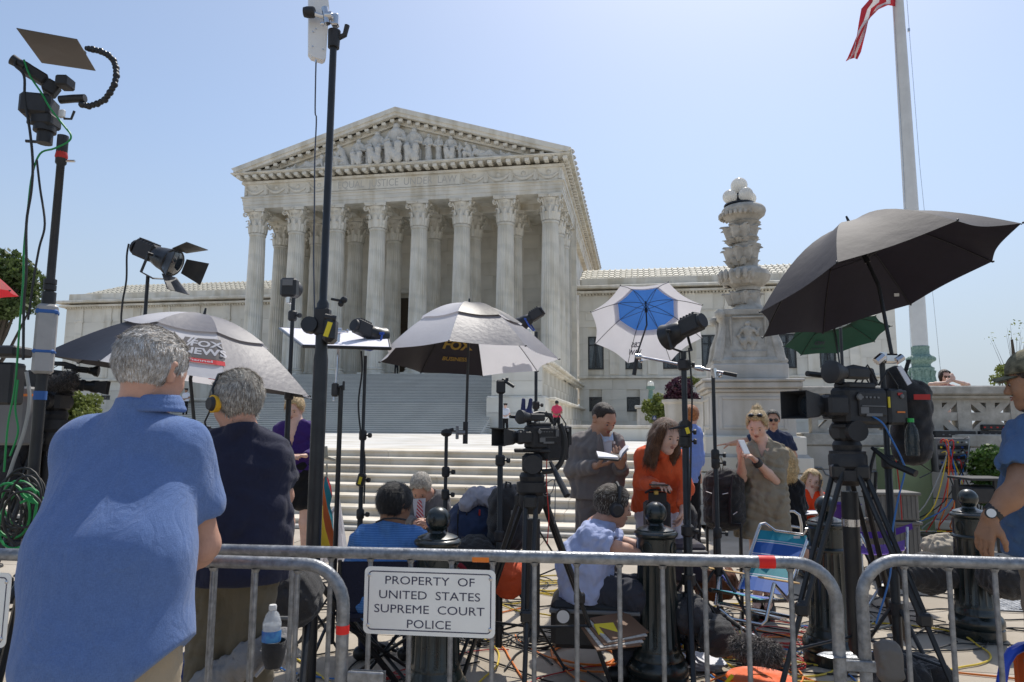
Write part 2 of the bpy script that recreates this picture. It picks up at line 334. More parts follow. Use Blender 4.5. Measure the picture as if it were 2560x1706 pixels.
# podium and stair cheeks
def wallblocks(parent, x0, x1, z0, z1, Y, cz, cw, proud=.0, t=.25, m=MARBLE, holes=(), side=False, name='stone_block'):
 """a coursed wall facing -Y (or +X when side): real blocks with open joints"""
 nz = max(1, round((z1 - z0) / cz)); hz = (z1 - z0) / nz; cnt = 0
 for r in range(nz):
  za = z0 + r * hz; zb = za + hz
  segs = [(x0, x1)]
  for hx0, hx1, hz0, hz1 in holes:
   if hz0 < zb - .02 and hz1 > za + .02:
    ns = []
    for a, b in segs:
     if hx1 <= a or hx0 >= b: ns.append((a, b)); continue
     if hx0 - a > .05: ns.append((a, hx0))
     if b - hx1 > .05: ns.append((hx1, b))
    segs = ns
  for a, b in segs:
   nn = max(1, round((b - a) / cw)); ww = (b - a) / nn; off = (r % 2) * .5
   xs = [a] + [a + ww * (k + off) for k in range(1, nn)] + [b]
   for p, q in zip(xs, xs[1:]):
    if q - p < .05: continue
    pr = random.uniform(0, .005)
    if side: blk(name, parent, (Y + proud + pr - t / 2, (p + q) / 2, (za + zb) / 2), (t, q - p - .014, hz - .014), m)
    else: blk(name, parent, ((p + q) / 2, Y - proud - pr + t / 2, (za + zb) / 2), (q - p - .014, t, hz - .014), m)
    cnt += 1
 return cnt
pod = MB(); pod.box((-20.9, 66, HS / 2 - .01), (29.0, 20.5, HS - .02));
pod.box((-7.65, 50.2, HS / 2 - .02), (2.8, 12.0, HS - .06)); pod.box((-34.05, 50.2, HS / 2 - .02), (2.8, 12.0, HS - .06))
pod.build('podium', MARBLE, bld, smooth=0)
side_w = 73.2
wallblocks(bld, 44.6, side_w, 3.4, 5.3, -6.2, .95, 2.6, side=True, t=.2)
wallblocks(bld, 44.2, side_w, 1.0, 3.2, -5.75, 1.1, 2.8, side=True, t=.4)
for xa, xb in ((-9.3, -6.0), (-36.0, -32.5)):
 c = (xa + xb) / 2; w = xb - xa
 m = MB(); m.box((c, 50.5, 3.3), (w + .55, 13.2, .22), ch=.08); m.box((c, 50.5, 5.45), (w + .3, 12.6, .3), ch=.1); m.box((c, 50.5, 5.7), (w + .7, 13, .24), ch=.06); m.box((c, 50.5, 1.15), (w + .8, 13.6, .3), ch=.05)
 m.build('cheek_moulding', MARBLE, bld)
 for k in range(2): blk('stone_block', bld, (c, 44.4, 3.9 + k * .95), (w - .02, .5, .93), MARBLE, .01)
 for k in range(2): blk('stone_block', bld, (c, 44.1, 1.85 + k * .95), (w + .5, .5, .93), MARBLE, .01)
m = MB(); m.box((-5.9, 59.5, 5.5), (.5, 28, .2), ch=.06); m.box((-5.8, 59.5, 5.68), (.8, 28.4, .17), ch=.05); m.box((-5.6, 59.5, 3.3), (.6, 28, .2), ch=.06); m.build('podium_cornice', MARBLE, bld)
# --- columns
HK = 21.26; CR = .83; CY = YB + 2.15; NC = 8
cx0 = -34.63; cx7 = PY(1376, 560, CY).x; dx = (cx7 - cx0) / 7
def shaft_mesh(n=48):
 m = MB(); H = HK - HS - .75 - 2.25; prof = []
 for i in range(9):
  t = i / 8; r = CR * (1 - .16 * t ** 1.6); prof.append((r, t * H))
 vs = [];
 for r, z in prof:
  for k in range(n * 2):
   a = 2 * PI * k / (n * 2); q = k % 4; rr = r * (1, .955, .945, .955)[q]; vs.append((rr * math.cos(a), rr * math.sin(a), z))
 N2 = n * 2; m._add(vs, [(i * N2 + k, i * N2 + (k + 1) % N2, (i + 1) * N2 + (k + 1) % N2, (i + 1) * N2 + k) for i in range(8) for k in range(N2)])
 m.lathe((0, 0, H), [(CR * .84, -.25), (CR * .9, -.2), (CR * .92, -.1), (CR * .9, -.02), (CR * .84, .02)], 24, cap=False)
 return meshof(m, 'column_shaft', MARBLE, 25)
def base_mesh():
 m = MB(); m.box((0, 0, .14), (2.15, 2.15, .28)); m.lathe((0, 0, .28), [(1.06, 0), (1.08, .1), (1.0, .19), (.93, .21), (.92, .27), (.99, .3), (1.0, .38), (.93, .43), (CR, .47)], 32, cap=False)
 return meshof(m, 'column_base', MARBLE)
def leaf(m, ang, z0, r0, h, w, curl, n=6):
 """acanthus leaf: lobed strip rising from r0 and curling outwards"""
 ca, sa = math.cos(ang), math.sin(ang); rows = []
 for i in range(n + 1):
  t = i / n; out = .06 + .10 * t + (curl * max(0, (t - .62) / .38) ** 2); z = z0 + h * (t if t < .82 else .82 + (t - .82) * .1 - max(0, t - .9) * 1.2)
  ww = w * (.75 + .35 * math.sin(PI * min(1, t * 1.15))) * (1 - .55 * max(0, t - .75) / .25) * (1.12 if i % 2 else .86)
  row = []
  for j, (u, b) in enumerate(((-1, -.05), (-.55, .02), (0, .07), (.55, .02), (1, -.05))):
   r = r0 + out + b; row.append((r * ca - u * ww * sa, r * sa + u * ww * ca, z))
  rows.append(row)
 vs = [p for r in rows for p in r]; m._add(vs, [(i * 5 + j, i * 5 + j + 1, (i + 1) * 5 + j + 1, (i + 1) * 5 + j) for i in range(n) for j in range(4)])
def volute(m, c, dirx, r, th):
 d = Vector(dirx).normalized(); pts = []
 for i in range(15):
  a = i / 14 * 3.6 * PI * .8; rr = r * (1 - i / 16); pts.append(Vector(c) + d * (rr * math.sin(a + .3)) + Vector((0, 0, rr * math.cos(a + .3))))
 m.tube(pts, th, 6, rs=[th * (1 - i / 22) for i in range(15)])
def capital_mesh():
 m = MB(); rb = CR * .84; h = 2.25
 m.lathe((0, 0, 0), [(rb, 0), (rb * .98, .2), (rb * .98, 1.2), (rb * 1.12, 1.7), (rb * 1.32, 1.93)], 24, cap=False)
 for k in range(8): leaf(m, k * PI / 4 + PI / 8, .02, rb, .85, .24, .22)
 for k in range(8): leaf(m, k * PI / 4, .02, rb - .01, 1.45, .22, .26)
 for k in range(4):
  a = PI / 4 + k * PI / 2; d = (math.cos(a), math.sin(a), 0)
  m.tube([(rb * .95 * d[0], rb * .95 * d[1], 1.1), (rb * 1.15 * d[0], rb * 1.15 * d[1], 1.55), (rb * 1.5 * d[0], rb * 1.5 * d[1], 1.86)], .07, 6, rs=[.05, .08, .09])
  volute(m, (d[0] * 1.18, d[1] * 1.18, 1.66), d, .21, .075)
  b = k * PI / 2
  for s in (-1, 1):
   e = Vector((-math.sin(b), math.cos(b), 0)); q = Vector((math.cos(b) * rb * 1.12, math.sin(b) * rb * 1.12, 1.58)) + e * s * .17; volute(m, q, e * s, .14, .045)
  m.ball((math.cos(b) * 1.03, math.sin(b) * 1.03, 2.05), .12, 8)
 # abacus with hollowed sides
 pts = []
 for k in range(4):
  a0 = PI / 4 + k * PI / 2
  for t in np.linspace(0, 1, 9)[:-1]:
   p0 = Vector((math.cos(a0), math.sin(a0))) * 1.5; p1 = Vector((math.cos(a0 + PI / 2), math.sin(a0 + PI / 2))) * 1.5
   p = p0.lerp(p1, .06 + .88 * t); q = p * (1 - .12 * math.sin(PI * (.06 + .88 * t))); pts.append((q.x, q.y, 1.95))
 m.prism(pts, (0, 0, .17)); m.prism([(x * 1.04, y * 1.04, 2.122) for x, y, z in pts], (0, 0, .125))
 return meshof(m, 'column_capital', MARBLE, 40)
SH, BS, CPM = shaft_mesh(), base_mesh(), capital_mesh()
def column(x, y, sh=1.):
 c = inst('column', SH, bld, Matrix.Translation((x, y, HS + .75)))
 for nm, me, z in (('column_base', BS, -.75), ('capital', CPM, HK - HS - .75 - 2.25)):
  o = bpy.data.objects.new(nm, me); COL.objects.link(o); o.parent = c; o.location = (0, 0, z)
for k in range(NC): column(cx0 + dx * k, CY)
for k in range(NC): column(cx0 + dx * k, CY + 4.4)
for k in (0, 7):
 for j in (2,): column(cx0 + dx * k, CY + 4.4 * j)
# cella wall with doorway
CW = CY + 10.5; xd0, xd1 = PY(999, 800, CW).x, PY(1068, 800, CW).x
zt = PY(1010, 745, CW).z
wallblocks(bld, XA + .3, XB - .3, HS, HK + 1, CW, 1.4, 3.2, holes=[(xd0, xd1, 0, zt)], m=MARBLE)
m = MB(); m.box(((XA + XB) / 2, CW + .4, HS + 8), (30, .3, 17)); m.build('inner_wall', MARBLE, bld, smooth=0)
DARK = mat('dark_interior', (.012, .011, .010), .9)
m = MB(); m.box(((xd0 + xd1) / 2, CW + .2, (HS + zt) / 2), (xd1 - xd0, .1, zt - HS)); m.build('doorway', DARK, bld)
m = MB(); w = .45
for x in (xd0 - w / 2, xd1 + w / 2): m.box((x, CW - .1, (HS + zt) / 2 + .2), (w, .4, zt - HS + .4), ch=.05)
m.box(((xd0 + xd1) / 2, CW - .15, zt + .65), (xd1 - xd0 + 1.6, .6, .45), ch=.08); m.build('door_surround', MARBLE, bld)
BRZ = mat('bronze_door', (.05, .035, .02), .4, .6)
for x in (xd0 + .55, xd1 - .55):
 m = MB(); m.box((x, CW + .1, HS + (zt - HS) / 2), (.9, .08, zt - HS - .1))
 for k in range(4): m.box((x, CW + .05, HS + .9 + k * (zt - HS - .6) / 4), (.66, .06, (zt - HS - .9) / 4 - .15))
 m.build('door_leaf', BRZ, bld)
# portico ceiling
m = MB(); m.box(((XA + XB) / 2, YB + 7.5, HK + .75), (29.2, 11, .3))
for k in range(8): m.box((cx0 + dx * k, YB + 8, HK + .35), (1.5, 10, .68), ch=.03)
m.box(((XA + XB) / 2, CY + 4.4, HK + .33), (29.4, 1.5, .66), ch=.03); m.build('portico_ceiling', MARBLE, bld, smooth=0)
# side wall of main block and its windows
sx = -6.55
wallblocks(bld, CW + .1, 104, HS, HK, sx, 1.5, 4.2, side=True, t=.3)
m = MB(); m.box((sx - 14.3, CW + 18, HS + 7.5), (28, 34, 17)); m.build('main_block', MARBLE, bld, smooth=0)
# --- entablature on front and right side
AT, FT = HK + 1.12, HK + 2.32; XE, XF = -36.37, -5.206; HC, HA = 24.71, 29.47
ya = YB + 1.3; D = 48
def fr(y0, z0, z1, px, nm, mm=MARBLE, ch=.0):       # a band round the three outer sides
 m = MB(); m.box(((XA + XB) / 2, y0 + D / 2, (z0 + z1) / 2), (XB - XA + 2 * px, D, z1 - z0), ch=ch); return m.build(nm, mm, bld, smooth=0)
# hollow: front beam + side beams so that the porch stays open
m = MB()
for z0, z1, p in ((HK, HK + .36, 0), (HK + .362, HK + .72, .05), (HK + .722, AT - .12, .1), (AT - .12, AT, .2)):
 m.box(((XA + XB) / 2, ya - p + .85, (z0 + z1) / 2), (XB - XA + 2 * p, 1.7, z1 - z0))
 for x, sg in ((XA, 1), (XB, -1)): m.box((x + sg * (.85 - p), ya + 1.7 - p + 23, (z0 + z1) / 2), (1.7, 46, z1 - z0))
m.build('architrave', MARBLE, bld, smooth=0)
fr(ya + .02, AT + .001, FT, -.02, 'frieze')
m = MB(); tx0, tx1 = PY(828, 480, ya).x, PY(1150, 455, ya).x; m.box(((tx0 + tx1) / 2, ya, (AT + FT) / 2), (tx1 - tx0, .1, FT - AT - .2), ch=.02); m.build('inscription_panel', MARBLE, bld)
INS = mat('inscription_shadow', (.47, .45, .41), .9)
m = MB(); c0 = (PY(845, 472, ya).x + PY(1141, 455, ya).x) / 2; wid = PY(1141, 455, ya).x - PY(845, 472, ya).x
v, f = text_geo('EQUAL  JUSTICE  UNDER  LAW', 1.0); tw = max(a for a, b in v) - min(a for a, b in v)
put_text(m, 'EQUAL  JUSTICE  UNDER  LAW', lambda x, y: (c0 + x * wid / tw / .68, ya - .056, (AT + FT) / 2 + y), .68); m.build('inscription', INS, bld, smooth=0)
# swags
def swag_mesh():
 m = MB(); w = 1.85
 for j, (dz, r) in enumerate(((0, .085), (-.09, .06))):
  pts = [(-w / 2 + w * t, -.04, .26 + dz - .52 * math.sin(PI * t)) for t in np.linspace(0.04, .96, 11)]; m.tube(pts, r, 6, rs=[r * (.6 + .7 * math.sin(PI * t)) for t in np.linspace(0, 1, 11)])
 m.lathe((0, .02, .18), [(.2, 0), (.16, .06), (.05, .1)], 10, ax=(0, -1, 0))
 for s in (-1, 1):
  m.tube([(s * w / 2, -.02, .4), (s * (w / 2 - .06), -.05, .1), (s * (w / 2 - .1), -.04, -.42)], .05, 5, rs=[.1, .06, .1])
 m.box((w / 2, -.02, 0), (.22, .1, .95)); return meshof(m, 'swag', MARBLE, 40)
SW = swag_mesh()
for a, b in ((XA + .1, tx0 - .15), (tx1 + .15, XB - .1)):
 k = max(1, round((b - a) / 1.95)); st = (b - a) / k
 for i in range(k): inst('swag', SW, bld, Matrix.Translation((a + st * (i + .5), ya - .0, (AT + FT) / 2)) @ Matrix.Diagonal((st / 1.95, 1, 1.05, 1)))
# cornice bands
fr(ya - .18, FT + .001, FT + .22, .18, 'bed_moulding'); fr(YB + .22, FT + .62, FT + .7, XF - XB - .22, 'soffit')
fr(YB + .12, FT + .702, HC - .7 + .35, XF - XB - .12, 'corona')
MODM = meshof(MB().box((0, 0, 0), (.4, .85, .3), ch=.04), 'modillion', MARBLE); nmod = 38
for i in range(nmod):
 x = XE + .55 + (XF - XE - 1.1) * i / (nmod - 1); inst('modillion', MODM, bld, Matrix.Translation((x, YB + .72, FT + .455)))
for i in range(52):
 inst('modillion', MODM, bld, Matrix.Translation((XF - .72, YB + 1.6 + i * .87, FT + .455)) @ Matrix.Rotation(PI / 2, 4, 'Z'))
# tympanum, raking cornice, roof
xm = (XE + XF) / 2; zc = HC - .33
m = MB(); m.prism([(XE + 1.2, YB + 1.25, zc), (XF - 1.2, YB + 1.25, zc), (xm, YB + 1.25, HA - .7)], (0, .5, 0)); m.build('tympanum', MARBLE, bld, smooth=0)
sl_ = (HA - HC) / (xm - XE); th = .95
for sgn, xe in ((1, XE), (-1, XF)):
 m = MB();
 m.prism([(xe, YB, HC), (xm, YB, HA), (xm, YB, HA - .42), (xe + sgn * .35, YB, HC - .34)], (0, .6, 0))
 m.prism([(xe + sgn * .3, YB + .12, HC - .26), (xm, YB + .12, HA - .36), (xm, YB + .12, HA - .72), (xe + sgn * 1.25, YB + .12, HC - .335)], (0, .5, 0))
 m.prism([(xe + sgn * 1.3, YB + .95, HC - .3), (xm, YB + .95, HA - .7), (xm, YB + .95, HA - 1.25), (xe + sgn * 3.0, YB + .95, HC - .335)], (0, .35, 0))
 fixn(m.build('raking_cornice', MARBLE, bld, smooth=0))
 k = 19
 for i in range(k):
  t = (i + 1.2) / (k + .7); x = xe + (xm - xe) * t; z = HC + (HA - HC) * t - .93
  if z > zc + .1: inst('modillion', MODM, bld, Matrix.Translation((x, YB + .74, z)) @ Matrix.Diagonal((.95, .8, .9, 1)))
m = MB()
ROOFM = mat('roof_marble_tile', (.60, .57, .48), .7, var=.1, vs=1.0, kind='marble')
for sgn, xe in ((1, XE), (-1, XF)): m.prism([(xe, YB + .6, HC), (xm, YB + .6, HA), (xm, YB + .6, HA - .12), (xe, YB + .6, HC - .12)], (0, 48, 0))
m.box((XF - .18, YB + 24.3, HC - .33), (.36, 47.8, .42)); m.box((XE + .18, YB + 24.3, HC - .33), (.36, 47.8, .42)); fixn(m.build('portico_roof', ROOFM, bld, smooth=0))
AF = MB(); AF.lathe((0, 0, 0), [(.14, 0), (.2, .12), (.12, .3), (.02, .4)], 8); AFM = meshof(AF, 'antefix', MARBLE2)
for i in range(34): inst('antefix', AFM, bld, Matrix.Translation((XF + .02, YB + 1.2 + i * 1.35, HC - .05)))
# --- wings
WY = 73.0; ww0 = PY(154, 924, WY).x; ww1 = PY(2242, 860, WY).x
def zr(px, py): return PY(px, py, WY).z
ZBT = zr(1500, 697); ZCT = zr(1500, 719); ZCB = zr(1500, 738); ZRT = PY(1600, 668, WY + 4.0).z
CURT = mat('pale_curtain', (.60, .64, .64), .9, var=.25, vs=3); FRM = mat('dark_window_frame', (.02, .022, .022), .4); WGL = mat('window_glass', (.05, .065, .08), .08, spec=.8, var=.5, vs=1.2)
WGL.node_tree.nodes['Principled BSDF'].inputs['Alpha'].default_value = .35
def window(x0, x1, z0, z1, cur=True, bars=True):
 f = MB(); w = .13; cx, cz = (x0 + x1) / 2, (z0 + z1) / 2
 for x in (x0 + w / 2, x1 - w / 2): f.box((x, WY + .12, cz), (w, .14, z1 - z0))
 for z in (z0 + w / 2, z1 - w / 2): f.box((cx, WY + .12, z), (x1 - x0 - 2 * w - .002, .14, w))
 if bars: f.box((cx, WY + .12, cz), (.09, .12, z1 - z0 - 2 * w - .002)); f.box((cx - (x1 - x0) / 4, WY + .12, z0 + (z1 - z0) * .74), ((x1 - x0) / 2 - w - .05, .12, .09)); f.box((cx + (x1 - x0) / 4, WY + .12, z0 + (z1 - z0) * .74), ((x1 - x0) / 2 - w - .05, .12, .09))
 fo = f.build('window_frame', FRM, bld, smooth=0)
 p = MB(); p.box((cx, WY + .17, cz), (x1 - x0 - .1, .02, z1 - z0 - .1)); p.build('pane', WGL, fo, smooth=0)
 b = MB(); b.box((cx, WY + 1.3, cz), (x1 - x0 + 1.5, .05, z1 - z0 + 1.5)); b.build('room', DARK, fo, smooth=0)
 if cur:
  for s in (-1, 1):
   vs = []; nn = 14; rows = 8
   for r in range(rows + 1):
    t = r / rows; pull = .18 + .72 * abs(t - .0) ** 1.5 if t < .85 else .75
    for k in range(nn + 1):
     u = k / nn; xi = cx + s * ((x1 - x0) / 2 - .1) * (1 - u * (1 - (.25 if t > .75 else .25 + (0.75 - t) * .55))); vs.append((xi, WY + .32 + .05 * math.sin(u * 22 + r * .2), z0 + .1 + (z1 - z0 - .2) * t))
   c = MB(); c._add(vs, [(r * (nn + 1) + k, r * (nn + 1) + k + 1, (r + 1) * (nn + 1) + k + 1, (r + 1) * (nn + 1) + k) for r in range(rows) for k in range(nn)]); c.build('curtain', CURT, fo)
holes = []
for a, b in ((1470, 1509), (1563, 1605), (1657, 1701), (1754, 1797), (1850, 1894), (1949, 1991), (2049, 2090)):
 zt_, zb_ = zr(1485, 842), zr(1485, 924); x0, x1 = PY(a, 880, WY).x, PY(b, 880, WY).x; holes.append((x0, x1, zb_, zt_)); window(x0, x1, zb_, zt_)
for a, b in ((1473, 1505), (1567, 1600), (1662, 1696)):
 zt_, zb_ = zr(1485, 993), zr(1485, 1029); x0, x1 = PY(a, 1010, WY).x, PY(b, 1010, WY).x; holes.append((x0, x1, zb_, zt_)); window(x0, x1, zb_, zt_, False, False)
x0, x1 = PY(252, 992, WY).x, PY(275, 992, WY).x; lz0, lz1 = PY(262, 1000, WY).z, PY(262, 989, WY).z; holes.append((x0, x1, lz0, lz1)); window(x0, x1, lz0, lz1, False, False)
for a, b in ((-6.0, ww1), (ww0, -36.1)):
 hh = [h for h in holes if h[0] > a and h[1] < b]
 zb2 = zr(1485, 948); wallblocks(bld, a, b, 1.0, zb2, WY, 1.2, 3.3, m=MARBLE, holes=hh)
 wallblocks(bld, a, b, zb2 + .3, ZCB, WY, 1.7, 3.6, m=MARBLE, holes=hh)
 m = MB(); c = (a + b) / 2; L = b - a; m.box((c, WY - .1, zb2 + .15), (L + .3, .5, .26), ch=.05); m.build('string_course', MARBLE, bld)
 m = MB(); m.box((c, WY - .3, ZCB + .2), (L + .9, .9, .22)); m.box((c, WY - .5, (ZCB + .32 + ZCT) / 2 + .1), (L + 1.7, 1.4, ZCT - ZCB - .5), ch=.06); m.build('wing_cornice', MARBLE, bld)
 m = MB(); m.box((c, WY + .5, (ZCT + ZBT) / 2), (L - .6, 1.2, ZBT - ZCT)); m.build('parapet', MARBLE, bld)
 DEN = unit_box(MARBLE); kk = int(L / .34)
 m = MB()
 for i in range(kk): m.box((a + .17 + i * .34, WY - .2, ZCB + .0), (.18, .36, .16))
 o = m.build('dentils', MARBLE, bld, smooth=0); o['kind'] = 'stuff'
 m = MB(); back = WY + 26
 for hx in hh: pass
 # backing wall in strips that leave the windows open
 zs = sorted({1.0, ZBT} | {h[2] for h in hh} | {h[3] for h in hh})
 for z0, z1 in zip(zs, zs[1:]):
  xs = [a + .1]; cut = sorted((h[0], h[1]) for h in hh if h[2] < z1 - .01 and h[3] > z0 + .01)
  for p, q in cut: xs += [p, q]
  xs.append(b - .1)
  for p, q in zip(xs[::2], xs[1::2]): m.box(((p + q) / 2, WY + .5, (z0 + z1) / 2), (q - p, .6, z1 - z0))
 ex = b - .35 if b > 0 else a + .35
 m.box((ex, WY + 13, (1 + ZBT) / 2), (.5, 25, ZBT - 1)); m.build('wing_core', MARBLE, bld, smooth=0)
 # shallow pilasters between windows and sunk panels above
 n_ = int(L / 3.95); m = MB()
 st = PY(1610 + 0, 880, WY).x - PY(1515, 880, WY).x
 xx = PY(1536, 880, WY).x if b > 0 else b - 3
 dirn = 1
 while a + 1 < xx < b - .8:
  m.box((xx, WY - .05, (zb2 + ZCB) / 2 + .2), (1.0, .16, ZCB - zb2 - .5), ch=.02); m.box((xx, WY - .08, zr(1485, 775)), (1.2, .2, .22), ch=.03); m.lathe((xx - .45, WY - .16, zr(1485, 778)), [(.16, 0), (.1, .05)], 10, ax=(0, -1, 0)); m.lathe((xx + .45, WY - .16, zr(1485, 778)), [(.16, 0), (.1, .05)], 10, ax=(0, -1, 0))
  xx += st * (1 if b > 0 else -1)
 m.build('pilaster', MARBLE, bld)
 for h in hh:
  if h[3] > zr(1485, 850) - .1 and h[3] < zr(1485, 830):
   cx = (h[0] + h[1]) / 2; z0, z1 = zr(1485, 802), zr(1485, 782); m = MB()
   for s in (-1, 1): m.box((cx + s * 1.0, WY - .03, (z0 + z1) / 2), (.08, .08, z1 - z0)); m.box((cx, WY - .03, z0 if s < 0 else z1), (1.92, .08, .08))
   m.build('sunk_panel', MARBLE, bld)
 # tiled roof
 ra, rb = (a, b) if b > 0 else (PY(203, 735, WY + 1).x, b)
 m = MB(); m.quad((ra, WY + .9, ZBT + .02), (rb, WY + .9, ZBT + .02), (rb, WY + 5.2, ZRT), (ra + (2.5 if b < 0 else 0), WY + 5.2, ZRT)); m.build('roof_deck', ROOFM, bld, smooth=0)
 pit = (ZRT - ZBT) / 4.3; ang = math.atan(pit); R = Matrix.Rotation(ang, 3, 'X'); nr = 5; pitch = .62; nt_ = int((rb - ra) / pitch)
 T = MB(); T.box((0, 0, .03), (pitch - .15, .93, .05), R=Matrix.Rotation(-.06, 3, 'X')); TM = meshof(T, 'roof_tile', ROOFM)
 C_ = MB(); C_.tube([(0, -.5, .08), (0, .5, .05)], .09, 6); C_.ball((0, -.5, .11), .11, 6); CM = meshof(C_, 'cover_tile', ROOFM)
 if b > 0:
  tl = [(i, r) for i in range(nt_) for r in range(nr)]
 else: tl = [(i, r) for i in range(nt_) for r in range(nr)]
 tiles = MB() if nt_ * nr > 300 else None
 for i, r in tl:
  y = WY + 1.25 + r * .86; z = ZBT + .04 + (y - WY - .9) * pit; x = ra + pitch * (i + .5)
  if b < 0 and (x - ra) < (y - WY - .9) * .58: continue
  Mx = Matrix.Translation((x, y, z)) @ R.to_4x4()
  inst('roof_tile', TM, bld, Mx); inst('cover_tile', CM, bld, Matrix.Translation((x + pitch / 2, y, z)) @ R.to_4x4())
# --- low wall, planters, lamp post in front of the right wing
def simple(name, label, cat, fn, group=None):
 r = thing(name, label, cat, *fn); return r
lwl = thing('low_wall', 'long low white marble wall across the plaza before the right wing', 'low wall', tuple(PZ(1500, 1100, 1.0)))
p0, p1 = W(1405, 1105, 25), W(1700, 1105, 25);
m = MB(); ctr = (p0 + p1) / 2; L = (p1 - p0).length; RZ = Matrix.Rotation(0, 3, 'Z'); m.box((ctr.x, ctr.y, 1.22), (L, .5, .44), ch=.02); m.build('wall_body', MARBLE, lwl); m = MB(); m.box((ctr.x, ctr.y, 1.5), (L + .1, .62, .11), ch=.02); m.build('coping', STEPM, lwl)
VERD = mat('verdigris_bronze', (.14, .26, .22), .6, var=.35, vs=20, bump=.3, bs=40, col2=(.25, .36, .30))
LAMPG = mat('opal_globe', (.88, .87, .83), .12, var=.02, kind='cloth')
LAMPG.node_tree.nodes['Mix Shader'].inputs[0].default_value = .55
p = PZ(1628, 1062, 1.0); p = W(1628, 1040, 50); p.z = 1.0
lp = thing('plaza_lamp_post', 'small verdigris lamp post with one white globe before the right wing', 'lamp post', tuple(p))
m = MB(); m.box((p.x, p.y, 1.9), (2.0, 2.0, 1.8), ch=.05); m.box((p.x, p.y, 2.9), (2.3, 2.3, .2), ch=.05); m.build('plinth', MARBLE2, lp)
m = MB(); zt_ = lev(1628, 966, 50)[2]; m.lathe((p.x, p.y, 3.0), [(.5, 0), (.5, .15), (.25, .3), (.2, .6), (.16, 1.0), (.13, zt_ - 3.3), (.3, zt_ - 3.2), (.3, zt_ - 3.0)], 12); m.build('post', VERD, lp)
m = MB(); m.ball((p.x, p.y, zt_ + .15), .24, 14); m.build('globe', LAMPG, lp)
# --- foliage
LEAFA = mat('green_leaf', (.075, .11, .028), .6, var=.45, vs=3, kind='leaf'); LEAFB = mat('dark_leaf', (.035, .06, .018), .6, var=.5, vs=3, kind='leaf'); LEAFC = mat('yellow_green_leaf', (.16, .19, .04), .6, var=.3, vs=3, kind='leaf'); LEAFP = mat('purple_leaf', (.055, .012, .028), .5, var=.5, vs=6, kind='leaf')
BARK = mat('bark', (.07, .055, .04), .9, bump=.6, bs=18)
def foliage(cs, n, size, seed=1):
 r = np.random.default_rng(seed); m = MB(); c = np.array([q[:3] for q in cs], float); rad = np.array([q[3] for q in cs]); pr = rad ** 2; pr = pr / pr.sum()
 idx = r.choice(len(cs), n, p=pr); d = r.normal(size=(n, 3)); d /= np.linalg.norm(d, axis=1)[:, None]; rr = rad[idx] * (.55 + .5 * r.random(n) ** .6)
 P = c[idx] + d * rr[:, None] * np.array([1, 1, .8])
 a = r.normal(size=(n, 3)); a /= np.linalg.norm(a, axis=1)[:, None]; b = np.cross(a, d + r.normal(size=(n, 3)) * .5); b /= np.linalg.norm(b, axis=1)[:, None] + 1e-9; s = size * (.6 + .8 * r.random(n))[:, None]
 V = np.stack([P - a * s, P + b * s * .55, P + a * s, P - b * s * .55], 1).reshape(-1, 3)
 m.v = [tuple(v) for v in V]; m.f = [(4 * i, 4 * i + 1, 4 * i + 2, 4 * i + 3) for i in range(n)]; return m
def clumps(c, R, n, r, seed, fl=1.):
 q = random.Random(seed); out = []
 for _ in range(n):
  while True:
   v = Vector((q.uniform(-1, 1), q.uniform(-1, 1), q.uniform(-1, 1)))
   if v.length < 1: break
  out.append((c[0] + v.x * R, c[1] + v.y * R, c[2] + v.z * R * fl, r * q.uniform(.6, 1.3)))
 return out
def tree(label, base, h, R, n, size, leafm, seed, cat='tree', name='broadleaf_tree', fl=.9, nc=22, tk=1.):
 t = thing(name, label, cat, tuple(base)); b = Vector(base); q = random.Random(seed)
 cs = clumps((b.x, b.y, b.z + h - R * fl), R * .8, nc, R * .32, seed, fl)
 m = MB(); m.tube([b, b + Vector((.05 * R, 0, h * .3)), b + Vector((0, .05 * R, h * .75))], .1, 8, rs=[.035 * h, .025 * h, .01 * h])
 for c in cs[:12]: e = Vector(c[:3]); s = b + Vector((0, 0, h * q.uniform(.25, .55))); m.tube([s, (s + e) / 2 + Vector((0, 0, -.05 * h)), e], .03, 5, rs=[.014 * h * tk, .009 * h * tk, .003 * h * tk])
 m.build('trunk', BARK, t); foliage(cs, n, size, seed).build('crown', leafm, t, smooth=0); return t
b = W(-45, 1030, 38); b.z = HP; tree('tall leafy green tree at the left edge beyond the plaza', b, 10.2, 2.6, 6500, .15, LEAFA, 3)
b = W(70, 1040, 46); b.z = HP; tree('smaller tree low between the left tree and the left wing', b, 3.8, 1.4, 2500, .13, LEAFA, 6)
b = W(192, 1055, 34); b.z = HP; tree('round pale green bush before the left wing of the courthouse', b, 2.2, 1.1, 4000, .09, LEAFC, 8, 'bush', 'round_bush')
b = W(1655, 1050, 30); b.z = HP; tree('loose green bush between the lamp post and the purple planter', b, 2.1, .95, 4000, .07, LEAFC, 9, 'bush', 'round_bush')
b = W(2530, 1040, 24); b.z = HP; tree('pale green young tree above the balustrade at the right edge', b, 3.1, .75, 900, .06, LEAFC, 10, nc=9)
t = tree('bare-twigged sapling behind the capped man at the right edge', W(2548, 1060, 26) * 1, 4.2, .9, 60, .05, LEAFC, 12, name='bare_sapling', nc=14, tk=.22)
